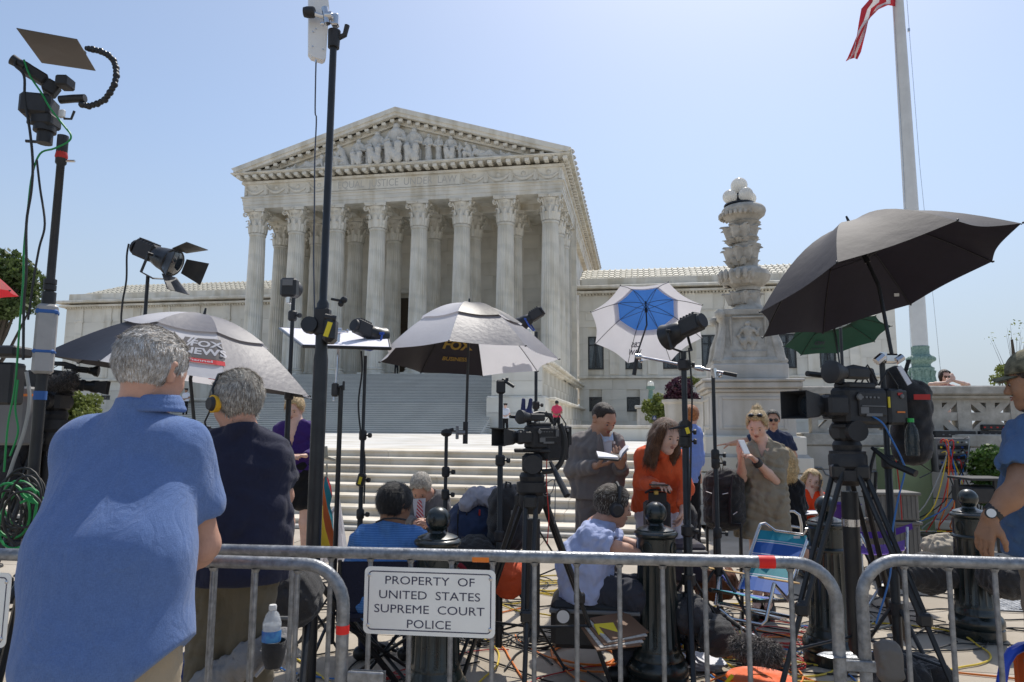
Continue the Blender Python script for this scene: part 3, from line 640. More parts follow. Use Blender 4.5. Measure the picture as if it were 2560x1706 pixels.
# ================================================================ modelling by blended distance fields
def surface_nets(Dg, o, h):
 s = Dg < 0; nx, ny, nz = Dg.shape
 c = np.zeros((nx - 1, ny - 1, nz - 1), np.int8)
 for i in (0, 1):
  for j in (0, 1):
   for k in (0, 1): c += s[i:nx - 1 + i, j:ny - 1 + j, k:nz - 1 + k]
 act = (c > 0) & (c < 8); ids = np.argwhere(act)
 if not len(ids): return np.zeros((0, 3)), np.zeros((0, 4), int)
 im = -np.ones(act.shape, np.int64); im[act] = np.arange(len(ids))
 X, Y, Z = ids.T; acc = np.zeros((len(ids), 3)); cnt = np.zeros(len(ids))
 cor = [(i, j, k) for i in (0, 1) for j in (0, 1) for k in (0, 1)]
 vals = {q: Dg[X + q[0], Y + q[1], Z + q[2]] for q in cor}
 for a in cor:
  for ax in range(3):
   if a[ax]: continue
   b = list(a); b[ax] = 1; b = tuple(b); va, vb = vals[a], vals[b]; m = (va < 0) != (vb < 0)
   t = va / np.where(m, va - vb, 1); p = np.array(a, float)[None, :].repeat(len(ids), 0); p[:, ax] += t
   acc[m] += p[m]; cnt[m] += 1
 V = (ids + acc / cnt[:, None]) * h + o
 Q = []
 for ax in range(3):
  b1, b2 = [(1, 2), (2, 0), (0, 1)][ax]
  sl0 = [slice(None)] * 3; sl1 = [slice(None)] * 3; sl0[ax] = slice(0, -1); sl1[ax] = slice(1, None)
  e = s[tuple(sl0)] != s[tuple(sl1)]; E_ = np.argwhere(e)
  ok = (E_[:, b1] > 0) & (E_[:, b2] > 0) & (E_[:, b1] < Dg.shape[b1] - 1) & (E_[:, b2] < Dg.shape[b2] - 1); E_ = E_[ok]
  d1 = np.zeros(3, int); d1[b1] = 1; d2 = np.zeros(3, int); d2[b2] = 1
  g_ = lambda q: im[q[:, 0], q[:, 1], q[:, 2]]
  q = np.stack([g_(E_ - d1 - d2), g_(E_ - d2), g_(E_), g_(E_ - d1)], 1)
  ins = s[E_[:, 0], E_[:, 1], E_[:, 2]]; q[~ins] = q[~ins][:, ::-1]
  Q.append(q)
 return V, np.concatenate(Q)
def wob(P, amp, wl, seed, ridge=False, stretch=(1, 1, 1)):
 r = np.random.default_rng(seed); out = 0; x, y, z = P
 w = sum(np.sin((x * a[0] + y * a[1] + z * a[2]) / wl * 2.3 + a[3] * 6) for a in r.normal(size=(2, 4))) * .8
 for k in range(4):
  a = r.normal(size=3) * np.array(stretch); a /= np.linalg.norm(a); ph = r.random() * 6.3; ww = wl * (.6 + .8 * r.random())
  t = np.sin((x * a[0] + y * a[1] + z * a[2]) * 2 * PI / ww + ph + w)
  out = out + ((1 - 2 * np.abs(t)) if ridge else t)
 return out * amp / 2.2
class SDF:
 """prims: blended rounded cones; add() unions, cut() subtracts"""
 def __init__(s, h=.01): s.h = h; s.p = []
 def add(s, a, b, ra, rb=None, k=.02, fl=None, f=1., cut=False):
  s.p.append((np.array(a, float), np.array(b, float), ra, ra if rb is None else rb, k, None if fl is None else np.array(fl, float) / np.linalg.norm(fl), f, cut)); return s
 def ball(s, a, r, k=.02, **kw): return s.add(a, np.array(a, float) + 1e-4, r, r, k, **kw)
 def chain(s, pts, rs, k=.02, **kw):
  for i in range(len(pts) - 1): s.add(pts[i], pts[i + 1], rs[i], rs[i + 1], k, **kw)
  return s
 def mesh(s, post=None):
  h = s.h; add = [q for q in s.p if not q[7]]
  lo = np.min([np.minimum(q[0], q[1]) - max(q[2], q[3]) for q in add], 0) - 3 * h; hi = np.max([np.maximum(q[0], q[1]) + max(q[2], q[3]) for q in add], 0) + 3 * h
  n = np.ceil((hi - lo) / h).astype(int) + 1
  Dg = np.full(n, .2, np.float32); ax = [lo[i] + np.arange(n[i]) * h for i in range(3)]
  for a, b, ra, rb, k, fl, f, cut in s.p:
   mg = max(ra, rb) + k + 4 * h; l = np.clip(((np.minimum(a, b) - mg - lo) / h).astype(int), 0, n); u = np.clip(((np.maximum(a, b) + mg - lo) / h).astype(int) + 2, 0, n)
   if (u <= l).any(): continue
   x = ax[0][l[0]:u[0], None, None] - a[0]; y = ax[1][None, l[1]:u[1], None] - a[1]; z = ax[2][None, None, l[2]:u[2]] - a[2]; ba = b - a
   if fl is not None:
    t = (x * fl[0] + y * fl[1] + z * fl[2]) * (f - 1); x = x + t * fl[0]; y = y + t * fl[1]; z = z + t * fl[2]; ba = ba + fl * (ba @ fl) * (f - 1)
   L2 = max(ba @ ba, 1e-9); t = np.clip((x * ba[0] + y * ba[1] + z * ba[2]) / L2, 0, 1)
   d = np.sqrt((x - ba[0] * t) ** 2 + (y - ba[1] * t) ** 2 + (z - ba[2] * t) ** 2) - (ra + (rb - ra) * t)
   sl = (slice(l[0], u[0]), slice(l[1], u[1]), slice(l[2], u[2])); c = Dg[sl]
   if cut: hh = np.clip(.5 - .5 * (c + d) / k, 0, 1); Dg[sl] = c * (1 - hh) + (-d) * hh + k * hh * (1 - hh)
   else: hh = np.clip(.5 + .5 * (c - d) / k, 0, 1); Dg[sl] = c * (1 - hh) + d * hh - k * hh * (1 - hh)
  if post is not None:
   G = (ax[0][:, None, None], ax[1][None, :, None], ax[2][None, None, :]); Dg = post(Dg, G)
   Dg = np.asarray(Dg, np.float32)
  Dg[0], Dg[-1] = .1, .1; Dg[:, 0], Dg[:, -1] = .1, .1; Dg[:, :, 0], Dg[:, :, -1] = .1, .1
  return surface_nets(Dg, lo, h)
def mk(name, VQ, m, parent, label=None):   # local-coordinate mesh straight from arrays
 V, Q = VQ; me = bpy.data.meshes.new(name); me.vertices.add(len(V)); me.vertices.foreach_set('co', V.astype(np.float32).ravel())
 me.loops.add(len(Q) * 4); me.loops.foreach_set('vertex_index', Q.astype(np.int32).ravel()); me.polygons.add(len(Q)); me.polygons.foreach_set('loop_start', np.arange(len(Q), dtype=np.int32) * 4)
 me.update(calc_edges=True); me.polygons.foreach_set('use_smooth', [True] * len(Q)); me.materials.append(m); me.validate()
 o = bpy.data.objects.new(name, me); COL.objects.link(o); o.parent = parent
 if label: o['label'] = label
 return o
# ---- pediment sculpture
def relief_figure(x, hgt, kind, seed, base):
 """a robed marble figure, metres, standing on z=base against the tympanum"""
 q = random.Random(seed); y = YB + .95; s = SDF(.055); z = base; H = hgt; sg = q.choice((-1, 1)); r = H * .055
 P = lambda a, b, c=0.: (x + a * H, y - b * H * .5, z + c * H)
 if kind == 'seat':      # frontal seated
  s.add(P(-.02, .05, .45), P(.0, .08, .8), H * .13, H * .15, .1); s.add(P(-.13, .08, .82), P(.13, .08, .82), H * .07, None, .1)
  for k in (-1, 1):
   s.chain([P(.08 * k, .1, .42), P(.13 * k, .55, .42), P(.12 * k, .5, .03)], [H * .10, H * .085, H * .06], .08)
   s.chain([P(.17 * k, .08, .8), P(.24 * k, .2, .6), P(.12 * k, .5, .52 + q.random() * .1)], [r, r * .9, r * .7], .05)
  s.add(P(-.1, .45, .35), P(.1, .45, .1), H * .08, H * .12, .12); s.ball(P(0, .1, .98), H * .08, .03); s.add(P(0, .1, .9), P(0, .1, .85), H * .045)
  s.add(P(-.16, -.05, .0), P(-.16, -.05, .4), H * .06); s.add(P(.16, -.05, .0), P(.16, -.05, .4), H * .06)
 elif kind == 'stand':
  s.add(P(0, .08, .5), P(0, .08, .78), H * .09, H * .10, .1); s.add(P(-.08, .08, .8), P(.08, .08, .8), H * .05)
  s.chain([P(0, .1, .5), P(.02, .1, .25), P(.03, .12, .0)], [H * .1, H * .1, H * .13], .1); s.ball(P(.01, .12, .94), H * .058, .02); s.add(P(0, .1, .88), P(0, .1, .84), H * .035)
  for k in (-1, 1): s.chain([P(.1 * k, .1, .79), P(.15 * k, .2, .62), P(.06 * k, .35, .58)], [r * .8, r * .7, r * .55], .04)
 elif kind == 'lean':
  s.add(P(0, .1, .35), P(.12 * sg, .15, .72), H * .14, H * .13, .1); s.ball(P(.22 * sg, .25, .88), H * .085, .03); s.add(P(.12 * sg, .2, .78), P(.2 * sg, .25, .84), H * .05)
  for k in (-1, 1):
   s.chain([P(.0, .1 + .1 * k, .3), P(.28 * sg, .4 + .15 * k, .34), P(.26 * sg, .4, .03)], [H * .1, H * .085, H * .06], .08)
   s.chain([P(.14 * sg, .2 + .2 * k, .7), P(.26 * sg, .4, .5), P(.34 * sg, .45, .6)], [r, r * .85, r * .7], .05)
  s.add(P(-.15 * sg, .1, .05), P(0, .1, .3), H * .15, None, .15)
 else:                   # reclining, kind = 'lie+' / 'lie-': feet towards that side
  d = 1 if kind[-1] == '+' else -1
  s.add(P(-.35 * d, .15, .45), P(0, .15, .22), H * .2, H * .2, .12); s.ball(P(-.5 * d, .25, .85), H * .14, .03); s.add(P(-.42 * d, .2, .6), P(-.48 * d, .2, .75), H * .09)
  s.chain([P(0, .2, .2), P(.55 * d, .4, .42), P(1.0 * d, .3, .1)], [H * .16, H * .13, H * .08], .1); s.chain([P(0, .3, .18), P(.6 * d, .5, .2), P(1.15 * d, .4, .08)], [H * .15, H * .12, H * .08], .1)
  s.chain([P(-.45 * d, .3, .6), P(-.55 * d, .5, .3), P(-.6 * d, .6, .12)], [H * .09, H * .08, H * .06], .05); s.chain([P(-.3 * d, .4, .6), P(-.05 * d, .5, .45), P(.2 * d, .5, .45)], [H * .08, H * .07, H * .05], .05)
 V, Q = s.mesh(lambda Dg, G: Dg + wob(G, .035, .38, seed, True, (1, .5, .35)))
 R = root_inv(bld); V = V + np.array(R.translation); mk('sculpture_figure', (V, Q), SCULP, bld)
SCULP = mat('sculpture_marble', (.60, .58, .53), .6, var=.1, vs=2, bump=.2, bs=10)
fb = zc + .04
m = MB(); m.box((xm, YB + .75, zc + .02), (19.5, 1.0, .14)); m.build('sculpture_ledge', MARBLE, bld, smooth=0); fb = zc + .09
def gabz(x): return HC + (HA - HC) * (1 - abs(x - xm) / (xm - XE)) - 1.2
def pedx(px): return PY(px, 385, YB + .9).x
for i, (px, kind, k) in enumerate(((732, 'lie-', .9), (790, 'lie-', .95), (838, 'lie+', .8), (862, 'lean', .95), (897, 'seat', .9), (943, 'seat', .92), (991, 'seat', .95), (1035, 'seat', .92), (1071, 'stand', .9), (1097, 'stand', .92), (1127, 'seat', .95), (1176, 'lean', .95), (1205, 'lie+', .95), (1262, 'lie+', .9), (921, 'stand', .8), (967, 'stand', .72), (1014, 'stand', .72), (1150, 'stand', .8))):
 x = pedx(px); H = max(.5, (gabz(x) - fb) * k)
 if kind == 'lie+' or kind == 'lie-': H = min(H, 1.35)
 relief_figure(x, H, kind, 40 + i, fb)
# seated statue on the right stair cheek
stt = SDF(.05); bx, by, bz = -7.65, 45.6, 5.83
P = lambda a, b, c: (bx + a, by + b, bz + c)
stt.add(P(0, .3, .9), P(0, .2, 1.9), .42, .48, .15); stt.add(P(-.42, .2, 2.0), P(.42, .2, 2.0), .2, None, .15); stt.ball(P(0, .1, 2.62), .25, .05); stt.add(P(0, .15, 2.3), P(0, .12, 2.45), .13, None, .06)
for k in (-1, 1):
 stt.chain([P(.25 * k, .3, .95), P(.35 * k, -.5, 1.0), P(.33 * k, -.45, .1)], [.3, .25, .2], .15); stt.chain([P(.5 * k, .2, 1.95), P(.65 * k, .0, 1.4), P(.4 * k, -.5, 1.25)], [.18, .16, .12], .08)
stt.add(P(-.2, -.4, .8), P(.2, -.4, .2), .3, .35, .2)
V, Q = stt.mesh(lambda Dg, G: Dg + wob(G, .03, .35, 3, True, (1, .5, .3)))
sth = thing('seated_statue', 'white marble seated statue on the right stair cheek, half hidden by an umbrella', 'statue', (bx, by, bz))
mk('figure', (V - np.array((bx, by, bz)), Q), SCULP, sth)
m = MB(); m.box((bx, by + .5, bz + .45), (1.5, 1.2, .9), ch=.05); m.box((bx, by + 1.1, bz + 1.2), (1.5, .25, 2.2), ch=.1); m.build('chair', MARBLE, sth)
# ================================================================ RIGHT FOREGROUND STONEWORK
def lpx(mb, px, d, prof, n=32, cap=True, lean=True):
 """lathe from image measurements: [(half width px, py)] about the vertical through px at depth d"""
 a = W(px, prof[-1][1], d); x0, y0 = a.x, a.y; pr = []
 for hw, py in prof: pr.append((hw * d / F, lev(px, py, d)[2]))
 pr.sort(key=lambda q: 0) ; return mb.lathe((x0, y0, 0), pr, n, cap=cap)
PD = 11.75
pc = W(1869, 1100, PD); PX, PYc = pc.x, pc.y
def zz(py, d=None): return lev(1869, py, d or PD)[2]
ped = thing('lamp_pedestal', 'tall white marble pedestal with panelled sides, under the carved stone lamp', 'pedestal', (PX, PYc, 0))
dF = PD - .62
def zf(py): return lev(1869, py, dF)[2]
m = MB()
def sq(mb, z0, z1, w, ch=.01): mb.box((PX, PYc, (z0 + z1) / 2), (w, w, z1 - z0), ch=ch)
sq(m, zf(1225), zf(1090), 1.53, .02); m.build('base_block', MARBLE, ped)
for k, (a, b) in enumerate(((1180, 1142), (1225, 1182))):
 for s in (-1, 1): m = MB(); m.box((PX + s * .42, PYc - .02, (zf(a) + zf(b)) / 2), (.83, 1.66 + .06 * k, zf(b) - zf(a) - .008), ch=.008); m.build('base_stone', MARBLE, ped)
z0 = 0.
for a, b, w in ((1400, 1262, 1.78), (1262, 1226, 1.70)):
 zb_ = max(0, zf(b)); za_ = 0 if a == 1400 else zf(a)
 for s in (-1, 1): m = MB(); m.box((PX + s * w / 4, PYc, (za_ + zb_) / 2), (w / 2 - .006, w, zb_ - za_ - .006), ch=.008); m.build('base_stone', MARBLE, ped)
m = MB(); zt1, zt0 = zf(1092), zf(1142); hw0, hw1 = .81, .655
vs = []
for i in range(7):
 t = i / 6; w = hw0 - (hw0 - hw1) * (1 - (1 - t) ** 2.2); z = zt0 + (zt1 - zt0) * t; vs += [(PX - w, PYc - w, z), (PX + w, PYc - w, z), (PX + w, PYc + w, z), (PX - w, PYc + w, z)]
m._add(vs, [(i * 4 + k, i * 4 + (k + 1) % 4, (i + 1) * 4 + (k + 1) % 4, (i + 1) * 4 + k) for i in range(6) for k in range(4)]); m.build('base_moulding', MARBLE2, ped, smooth=60)
m = MB(); sq(m, zf(1093), zf(981), 1.29, .01); m.build('die', MARBLE2, ped)
m = MB(); cx, w, zA, zB = PX, .98, zf(1070), zf(996)
for s in (-1, 1):
 m.box((cx + s * w / 2, PYc - .65, (zA + zB) / 2), (.05, .03, zB - zA + .05), ch=.01); m.box((cx, PYc - .65, zA if s < 0 else zB), (w - .052, .03, .05), ch=.01)
 m.box((PX - .65, PYc + s * w / 2, (zA + zB) / 2), (.03, .05, zB - zA + .05), ch=.01); m.box((PX - .65, PYc, zA if s < 0 else zB), (.03, w - .052, .05), ch=.01)
m.build('raised_panel', MARBLE2, ped)
m = MB(); z1 = zf(981); z2 = zf(952)
sq(m, z1, z1 + .06, 1.40, .02); sq(m, z1 + .06, z2 - .02, 1.50, .02); sq(m, z2 - .02, z2 + .03, 1.56, .015); m.build('cap', MARBLE2, ped)
m = MB(); sq(m, z2 + .03, zf(916) + .05, 1.17, .02); m.build('upper_plinth', MARBLE2, ped)
lam = thing('stone_lamp_standard', 'carved marble candelabrum of stacked acanthus bowls topped by a cluster of white globes', 'lamp standard', (PX, PYc, zf(916) + .05))
zb0 = zf(916) + .052
LS = mat('old_carved_stone', (.46, .425, .36), .75, var=.3, vs=6, bump=.6, bs=30, col2=(.56, .53, .47))
ztop = zz(780)
m = MB(); vs = []; prof = [(.56, 0), (.56, .06), (.50, .12), (.47, .25), (.42, .45), (.38, .7), (.37, ztop - zb0 - .14), (.41, ztop - zb0 - .10), (.41, ztop - zb0 - .02), (.33, ztop - zb0)]
for w, z in prof: vs += [(PX - w, PYc - w, zb0 + z), (PX + w, PYc - w, zb0 + z), (PX + w, PYc + w, zb0 + z), (PX - w, PYc + w, zb0 + z)]
m._add(vs, [(i * 4 + k, i * 4 + (k + 1) % 4, (i + 1) * 4 + (k + 1) % 4, (i + 1) * 4 + k) for i in range(len(prof) - 1) for k in range(4)] + [(3, 2, 1, 0)]); m.build('tapered_base', LS, lam, smooth=25)
for sx in (-1, 1):
 for sy_ in (-1, 1):
  m = MB(); c = Vector((PX + sx * .44, PYc + sy_ * .44, zb0)); hh = ztop - zb0
  m.tube([c + Vector((sx * .05, sy_ * .05, .02)), c + Vector((sx * .03, sy_ * .03, .16)), c + Vector((-.0, 0, .34)), c + Vector((-sx * .06, -sy_ * .06, .6)), c + Vector((-sx * .05, -sy_ * .05, hh - .2)), c + Vector((-sx * .01, -sy_ * .01, hh - .08))], .06, 8, rs=[.09, .08, .085, .05, .04, .06])
  for k in (-1, 0, 1): m.ball((c.x + sx * .06 + k * .05, c.y + sy_ * .07, zb0 + .045), .045, 8)
  m.ball((c.x - sx * .0, c.y, zb0 + hh - .1), .085, 10); m.build('scroll_corner', LS, lam)
m = MB(); zm = (zb0 + ztop) / 2
for s in (-1, 1): m.box((PX + s * .27, PYc - .43, zm), (.03, .06, .62), ch=.01); m.box((PX, PYc - .43, zm + s * .31), (.51, .06, .03), ch=.01)
m.box((PX, PYc - .47, zb0 + .16), (.56, .08, .12), ch=.02)
m.build('panel_frame', LS, lam)
fg = SDF(.014); q = lambda a, b, c: (PX + a, PYc - .42 - b, zm + c)
fg.add(q(0, 0, -.06), q(0, .0, .1), .06, .07, .03); fg.add(q(-.08, 0, .11), q(.08, 0, .11), .03); fg.ball(q(0, .02, .2), .042, .01); fg.chain([q(.09, 0, .1), q(.15, .02, .02), q(.17, .02, .12)], [.025, .022, .018]); fg.chain([q(-.09, 0, .1), q(-.15, .02, .0), q(-.12, .03, -.07)], [.025, .022, .018])
for k in (-1, 1): fg.chain([q(.03 * k, 0, -.06), q(.08 * k, .04, -.1), q(.05 * k, .02, -.26)], [.05, .045, .03], .03)
V, Q = fg.mesh(lambda Dg, G: Dg + wob(G, .006, .08, 5, True)); R = root_inv(lam); mk('relief_figure', (V + np.array(R.translation), Q), LS, lam)
st = MB(); lx = lambda a, b: None
prof = [(46, 782), (44, 776), (34, 768), (31, 764), (29, 743), (30, 731)]; lpx(st, 1869, PD, prof);
lpx(st, 1866, PD, [(30, 729), (30, 720), (40, 716), (52, 706), (57, 693), (52, 681), (40, 674), (27, 669), (26, 655), (28, 640), (31, 628), (36, 615)])
lpx(st, 1861, PD, [(28, 613), (27, 604), (34, 598), (30, 592), (29, 580), (33, 568), (40, 560), (33, 556)]); lpx(st, 1858, PD, [(34, 557), (40, 550), (52, 541), (55, 532), (54, 526), (50, 521), (44, 518), (40, 517)])
st.build('turned_stem', LS, lam)
m = MB()
def crown_leaves(py0, py1, hw, n, w, curl, ph=0.):
 za, zb_ = zz(py0), zz(py1); r0 = hw * PD / F
 for k in range(n):
  sub = MB(); leaf(sub, k * 2 * PI / n + ph, za, r0 - .07, (zb_ - za), w, curl, 7); m._add([(v[0] + PX, v[1] + PYc, v[2]) for v in sub.v], sub.f)
crown_leaves(764, 728, 27, 8, .085, .02); crown_leaves(668, 648, 24, 8, .07, -.01); crown_leaves(660, 614, 27, 8, .10, .03, .4); crown_leaves(612, 598, 24, 10, .07, .0); crown_leaves(602, 562, 28, 8, .10, .03, .2); crown_leaves(716, 682, 42, 8, .12, -.02, .2)
m.build('acanthus_leaf', LS, lam)
m = MB()
for k in range(26): a = 2 * PI * k / 26; zq = zz(541); m.ball((PX + .335 * math.cos(a), PYc + .335 * math.sin(a), zq), .035, 6, (1, 1, 1.5))
for k in range(20):
 a = 2 * PI * k / 20
 for py, r in ((693, .365),): m.ball((PX + r * math.cos(a), PYc + r * math.sin(a), zz(py)), .05, 6, (1, 1, 2.2))
m.build('egg_moulding', LS, lam)['kind'] = 'stuff'
m = MB(); zt_ = zz(516); m.lathe((PX, PYc, zt_), [(.27, 0), (.26, .03), (.16, .06), (.06, .09), (.04, .2), (.045, .3), (.07, .36)], 20); m.build('globe_holder', BLK, lam)
m = MB(); m.ball((PX, PYc, zz(465)), .142, 24); m.build('globe', LAMPG, lam)
for a in (20, 110, 200, 290):
 a = math.radians(a + 5); m = MB(); m.ball((PX + .19 * math.cos(a), PYc + .19 * math.sin(a), zz(495)), .122, 24); m.build('globe', LAMPG, lam)
# ---- balustrade with starburst grilles
bal = thing('balustrade', 'long pale stone balustrade with starburst cut-outs running right from the lamp pedestal', 'balustrade', (PX + 4, PYc - .4, 0))
BX0 = PX + .84; BX1 = BX0 + 6.6; BY = PYc + .1; dB = 11.9
def zb(py, px=2400): return PY(px, py, BY - .2)[2]
zc1, zc0, zg0, zg1 = zb(965), zb(997), zb(1086), zb(1003)
m = MB(); m.box(((BX0 + BX1) / 2, BY + .05, (zc0 + zc1) / 2 + .03), (BX1 - BX0, .62, zc1 - zc0 - .06), ch=.02); m.box(((BX0 + BX1) / 2, BY + .05, zc0 + .03), (BX1 - BX0 - .02, .5, .06), ch=.02); m.build('coping', LS, bal)
m = MB(); m.box(((BX0 + BX1) / 2, BY + .05, zg0 - .1), (BX1 - BX0, .62, .2), ch=.02); m.build('sill', LS, bal)
PWD = .765; xg = PY(2418, 1043, BY - .2).x
x = xg - PWD * 7.5
pan = MB(); hg = zc0 - zg0; wg = PWD - .2
pan.box((-PWD / 2 + .05, 0, 0), (.10, .24, hg)); pan.box((PWD / 2 - .05, 0, 0), (.10, .24, hg)); pan.box((0, 0, 0), (.13, .22, hg)); pan.box((0, 0, 0), (wg, .218, .13)); pan.box((0, 0, hg / 2 - .03), (wg, .23, .06)); pan.box((0, 0, -hg / 2 + .03), (wg, .23, .06))
L = math.hypot(wg, hg)
for s in (-1, 1): pan.box((0, 0, 0), (L, .21, .10), R=Matrix.Rotation(s * math.atan2(hg, wg), 3, 'Y'))
PM = meshof(pan, 'starburst_panel', LS)
while x < BX1 - .3:
 if x - PWD / 2 > BX0: inst('starburst_panel', PM, bal, Matrix.Translation((x, BY, zg0 + hg / 2)))
 x += PWD
for r, (a, b) in enumerate(((0, .42), (.42, .84), (.84, zg0 - .2))):
 x = BX0 + .02
 while x < BX1 - .1:
  w = min(random.uniform(1.3, 1.9), BX1 - x); m = MB(); m.box((x + w / 2, BY + .05, (a + b) / 2), (w - .01, .56 + .04 * (2 - r), b - a - .01), ch=.008); m.build('wall_stone', MARBLE2, bal); x += w
# planting bed, kerb, mulch
MUL = mat('wood_mulch', (.20, .13, .075), .95, var=.5, vs=30, bump=1., bs=60, col2=(.36, .26, .16))
ka = W(2260, 1328, 10.2); kb = W(2750, 1342, 10.0); y_k = PZ(2330, 1322).y
m = MB(); m.box((PX + 4.5, (y_k + BY) / 2, .02), (6.2, BY - y_k - .1, .08)); bedo = struct(m.build('planting_bed', MUL, smooth=0))
r_ = np.random.default_rng(3); m = MB(); n = 9000; V = []
bx = PX + 1.6 + r_.random(n) * 5.6; by = y_k + .12 + r_.random(n) * 1.4; bz = .065 + r_.random(n) * .03; an = r_.random(n) * PI; ln = .012 + .03 * r_.random(n)
for i in range(n): c, s = math.cos(an[i]) * ln[i], math.sin(an[i]) * ln[i]; V += [(bx[i] - c, by[i] - s, bz[i]), (bx[i] - s * .18, by[i] + c * .18, bz[i] + .004), (bx[i] + c, by[i] + s, bz[i] + .008 * ((i % 3) - 1)), (bx[i] + s * .18, by[i] - c * .18, bz[i] + .004)]
m.v = V; m.f = [(4 * i, 4 * i + 1, 4 * i + 2, 4 * i + 3) for i in range(n)]; o = m.build('mulch_chips', MUL, smooth=0); o['kind'] = 'stuff'
kr = sroot('kerb', (PX + 4, y_k, 0)); x = PX + 1.2
while x < PX + 7.5: m = MB(); m.box((x + .6, y_k, .06), (1.19, .17, .13), ch=.02); m.build('kerb_stone', STEPM, kr); x += 1.2
# purple-leaved planter behind the pedestal
p = W(1712, 1130, 14.6); p.z = HP
pl = thing('round_planter', 'large pale stone planter spilling dark purple foliage beside the lamp pedestal', 'planter', tuple(p))
zt_ = lev(1712, 1000, 14.6)[2]; m = MB(); m.lathe((p.x, p.y, HP), [(.30, 0), (.32, .05), (.34, .1), (.36, .3), (.40, zt_ - HP - .1), (.45, zt_ - HP - .05), (.45, zt_ - HP), (.38, zt_ - HP + .0)], 28); m.build('tub', MARBLE2, pl)
cs = clumps((p.x - .02, p.y, zt_ + .14), .36, 16, .17, 4, .6); foliage(cs, 5200, .035, 5).build('foliage', LEAFP, pl, smooth=0)
cs = clumps((p.x + .1, p.y, zt_ + .33), .22, 5, .1, 5, .6); foliage(cs, 500, .03, 6).build('foliage', LEAFC, pl, smooth=0, label='yellow-green sprigs on top')
# ---- flagpole
fp = W(2306, 960, 22); fz = HP
fl = thing('flagpole', 'tall white tapering flagpole on a green bronze base', 'flagpole', (fp.x, fp.y, fz))
POLEM = mat('white_flagpole_paint', (.62, .62, .60), .35, var=.06, vs=3)
def zfp(py): return lev(2300, py, 22)[2]
m = MB(); z1 = zfp(868); m.lathe((fp.x, fp.y, z1), [(.235, 0), (.225, 3), (.19, 9), (.12, 19), (.06, 25)], 28); m.build('pole', POLEM, fl)
m = MB(); k = 22 / F; m.lathe((fp.x, fp.y, 0), [(q * k, zfp(y)) for q, y in ((30, 1000), (30, 963), (31, 958), (28, 952), (26, 940), (28, 928), (29, 921), (22, 917), (21, 911), (30, 903), (32, 898), (30, 893), (22, 889), (20, 885), (20, 873), (21, 868), (19, 866))], 28)
for i in range(20): a = i * PI / 10; m.ball((fp.x + .37 * math.cos(a), fp.y + .37 * math.sin(a), zfp(899)), .06, 6, (1, 1, 1.3))
for i in range(12): a = i * PI / 6; m.tube([(fp.x + .36 * math.cos(a), fp.y + .36 * math.sin(a), zfp(955)), (fp.x + .33 * math.cos(a), fp.y + .33 * math.sin(a), zfp(940)), (fp.x + .37 * math.cos(a), fp.y + .37 * math.sin(a), zfp(928))], .05, 5)
m.build('bronze_base', VERD, fl)
m = MB(); m.box((fp.x, fp.y, 1.5), (1.6, 1.6, 1.0), ch=.05); m.build('stone_foot', MARBLE2, fl)
m = MB()
for s, bo in ((-1, .35), (1, .55)): m.tube([(fp.x + s * bo, fp.y - .1, 2.0), (fp.x + s * (bo * .55), fp.y - .1, 10), (fp.x + s * .15, fp.y - .1, 25)], .008, 4)
m.box((fp.x + .24, fp.y - .1, zfp(82)), (.06, .06, .12)); m.build('halyard', CHROME, fl)
RED = mat('flag_red', (.42, .03, .04), .8, kind='cloth'); WHT = mat('flag_white', (.7, .7, .7), .8, kind='cloth'); BLUE = mat('flag_blue', (.03, .05, .18), .8, kind='cloth')
flg = thing('flag', 'red and white striped national flag hanging limp from the flagpole top', 'flag', tuple(W(2236, 10, 22)))
# limp flag: gathered sheet hanging to the lower left of the pole
dfl = 21.8; outl = [((2243, -200), (2232, -200)), ((2240, -120), (2195, -110)), ((2241, 14), (2170, 0)), ((2222, 12), (2152, 24)), ((2196, 24), (2150, 60)), ((2176, 42), (2140, 92)), ((2165, 80), (2128, 120)), ((2150, 128), (2122, 142)), ((2146, 146), (2112, 152))]
nst_ = 5
for j in range(nst_):
 vs = [];
 for i, (a, b) in enumerate(outl):
  for e in (0, 1):
   t = (j + e) / nst_; px = a[0] + (b[0] - a[0]) * t; py = a[1] + (b[1] - a[1]) * t; vs.append(W(px + 3 * math.sin(i * 2.1 + t * 9), py + 3 * math.sin(i + t * 7), dfl + .12 * math.sin(t * 13 + i * .5)))
 m = MB(); m._add(vs, [(2 * i, 2 * i + 1, 2 * i + 3, 2 * i + 2) for i in range(len(outl) - 1)]); m.build('stripe', RED if j % 2 == 0 else WHT, flg, smooth=60)
# ================================================================ PEOPLE
def skin(n, c): return mat('skin_' + n, c, .5, var=.10, vs=16, bump=.15, bs=140, spec=.4)
SK1 = skin('tan', (.50, .28, .185)); SK2 = skin('fair', (.68, .43, .33)); SK3 = skin('olive', (.34, .18, .105)); SK4 = skin('ruddy', (.54, .30, .215))
def hairm(n, c): return mat('hair_' + n, c, .5, var=.45, vs=60, bump=.6, bs=260, spec=.3, sheen=.2)
H_GREY = [hairm('silver', (.60, .56, .51)), hairm('light_silver', (.85, .83, .79)), hairm('mid_grey', (.40, .34, .28))]
H_GREY2 = [hairm('grey', (.42, .38, .32)), hairm('pale_grey', (.62, .59, .52)), hairm('dark_grey', (.20, .17, .14))]
H_BLACK = [hairm('black', (.010, .009, .009)), hairm('soft_black', (.03, .027, .025))]  # second tint: slightly lighter black, mixed in strand by strand
H_DARK = [hairm('dark_brown', (.028, .018, .012)), hairm('mid_brown', (.06, .04, .026))]  # second tint: lighter brown for random strands, brows and the beard
H_BROWN = [hairm('chestnut', (.125, .055, .025)), hairm('chestnut_light', (.21, .10, .045)), hairm('chestnut_dark', (.06, .028, .014))]
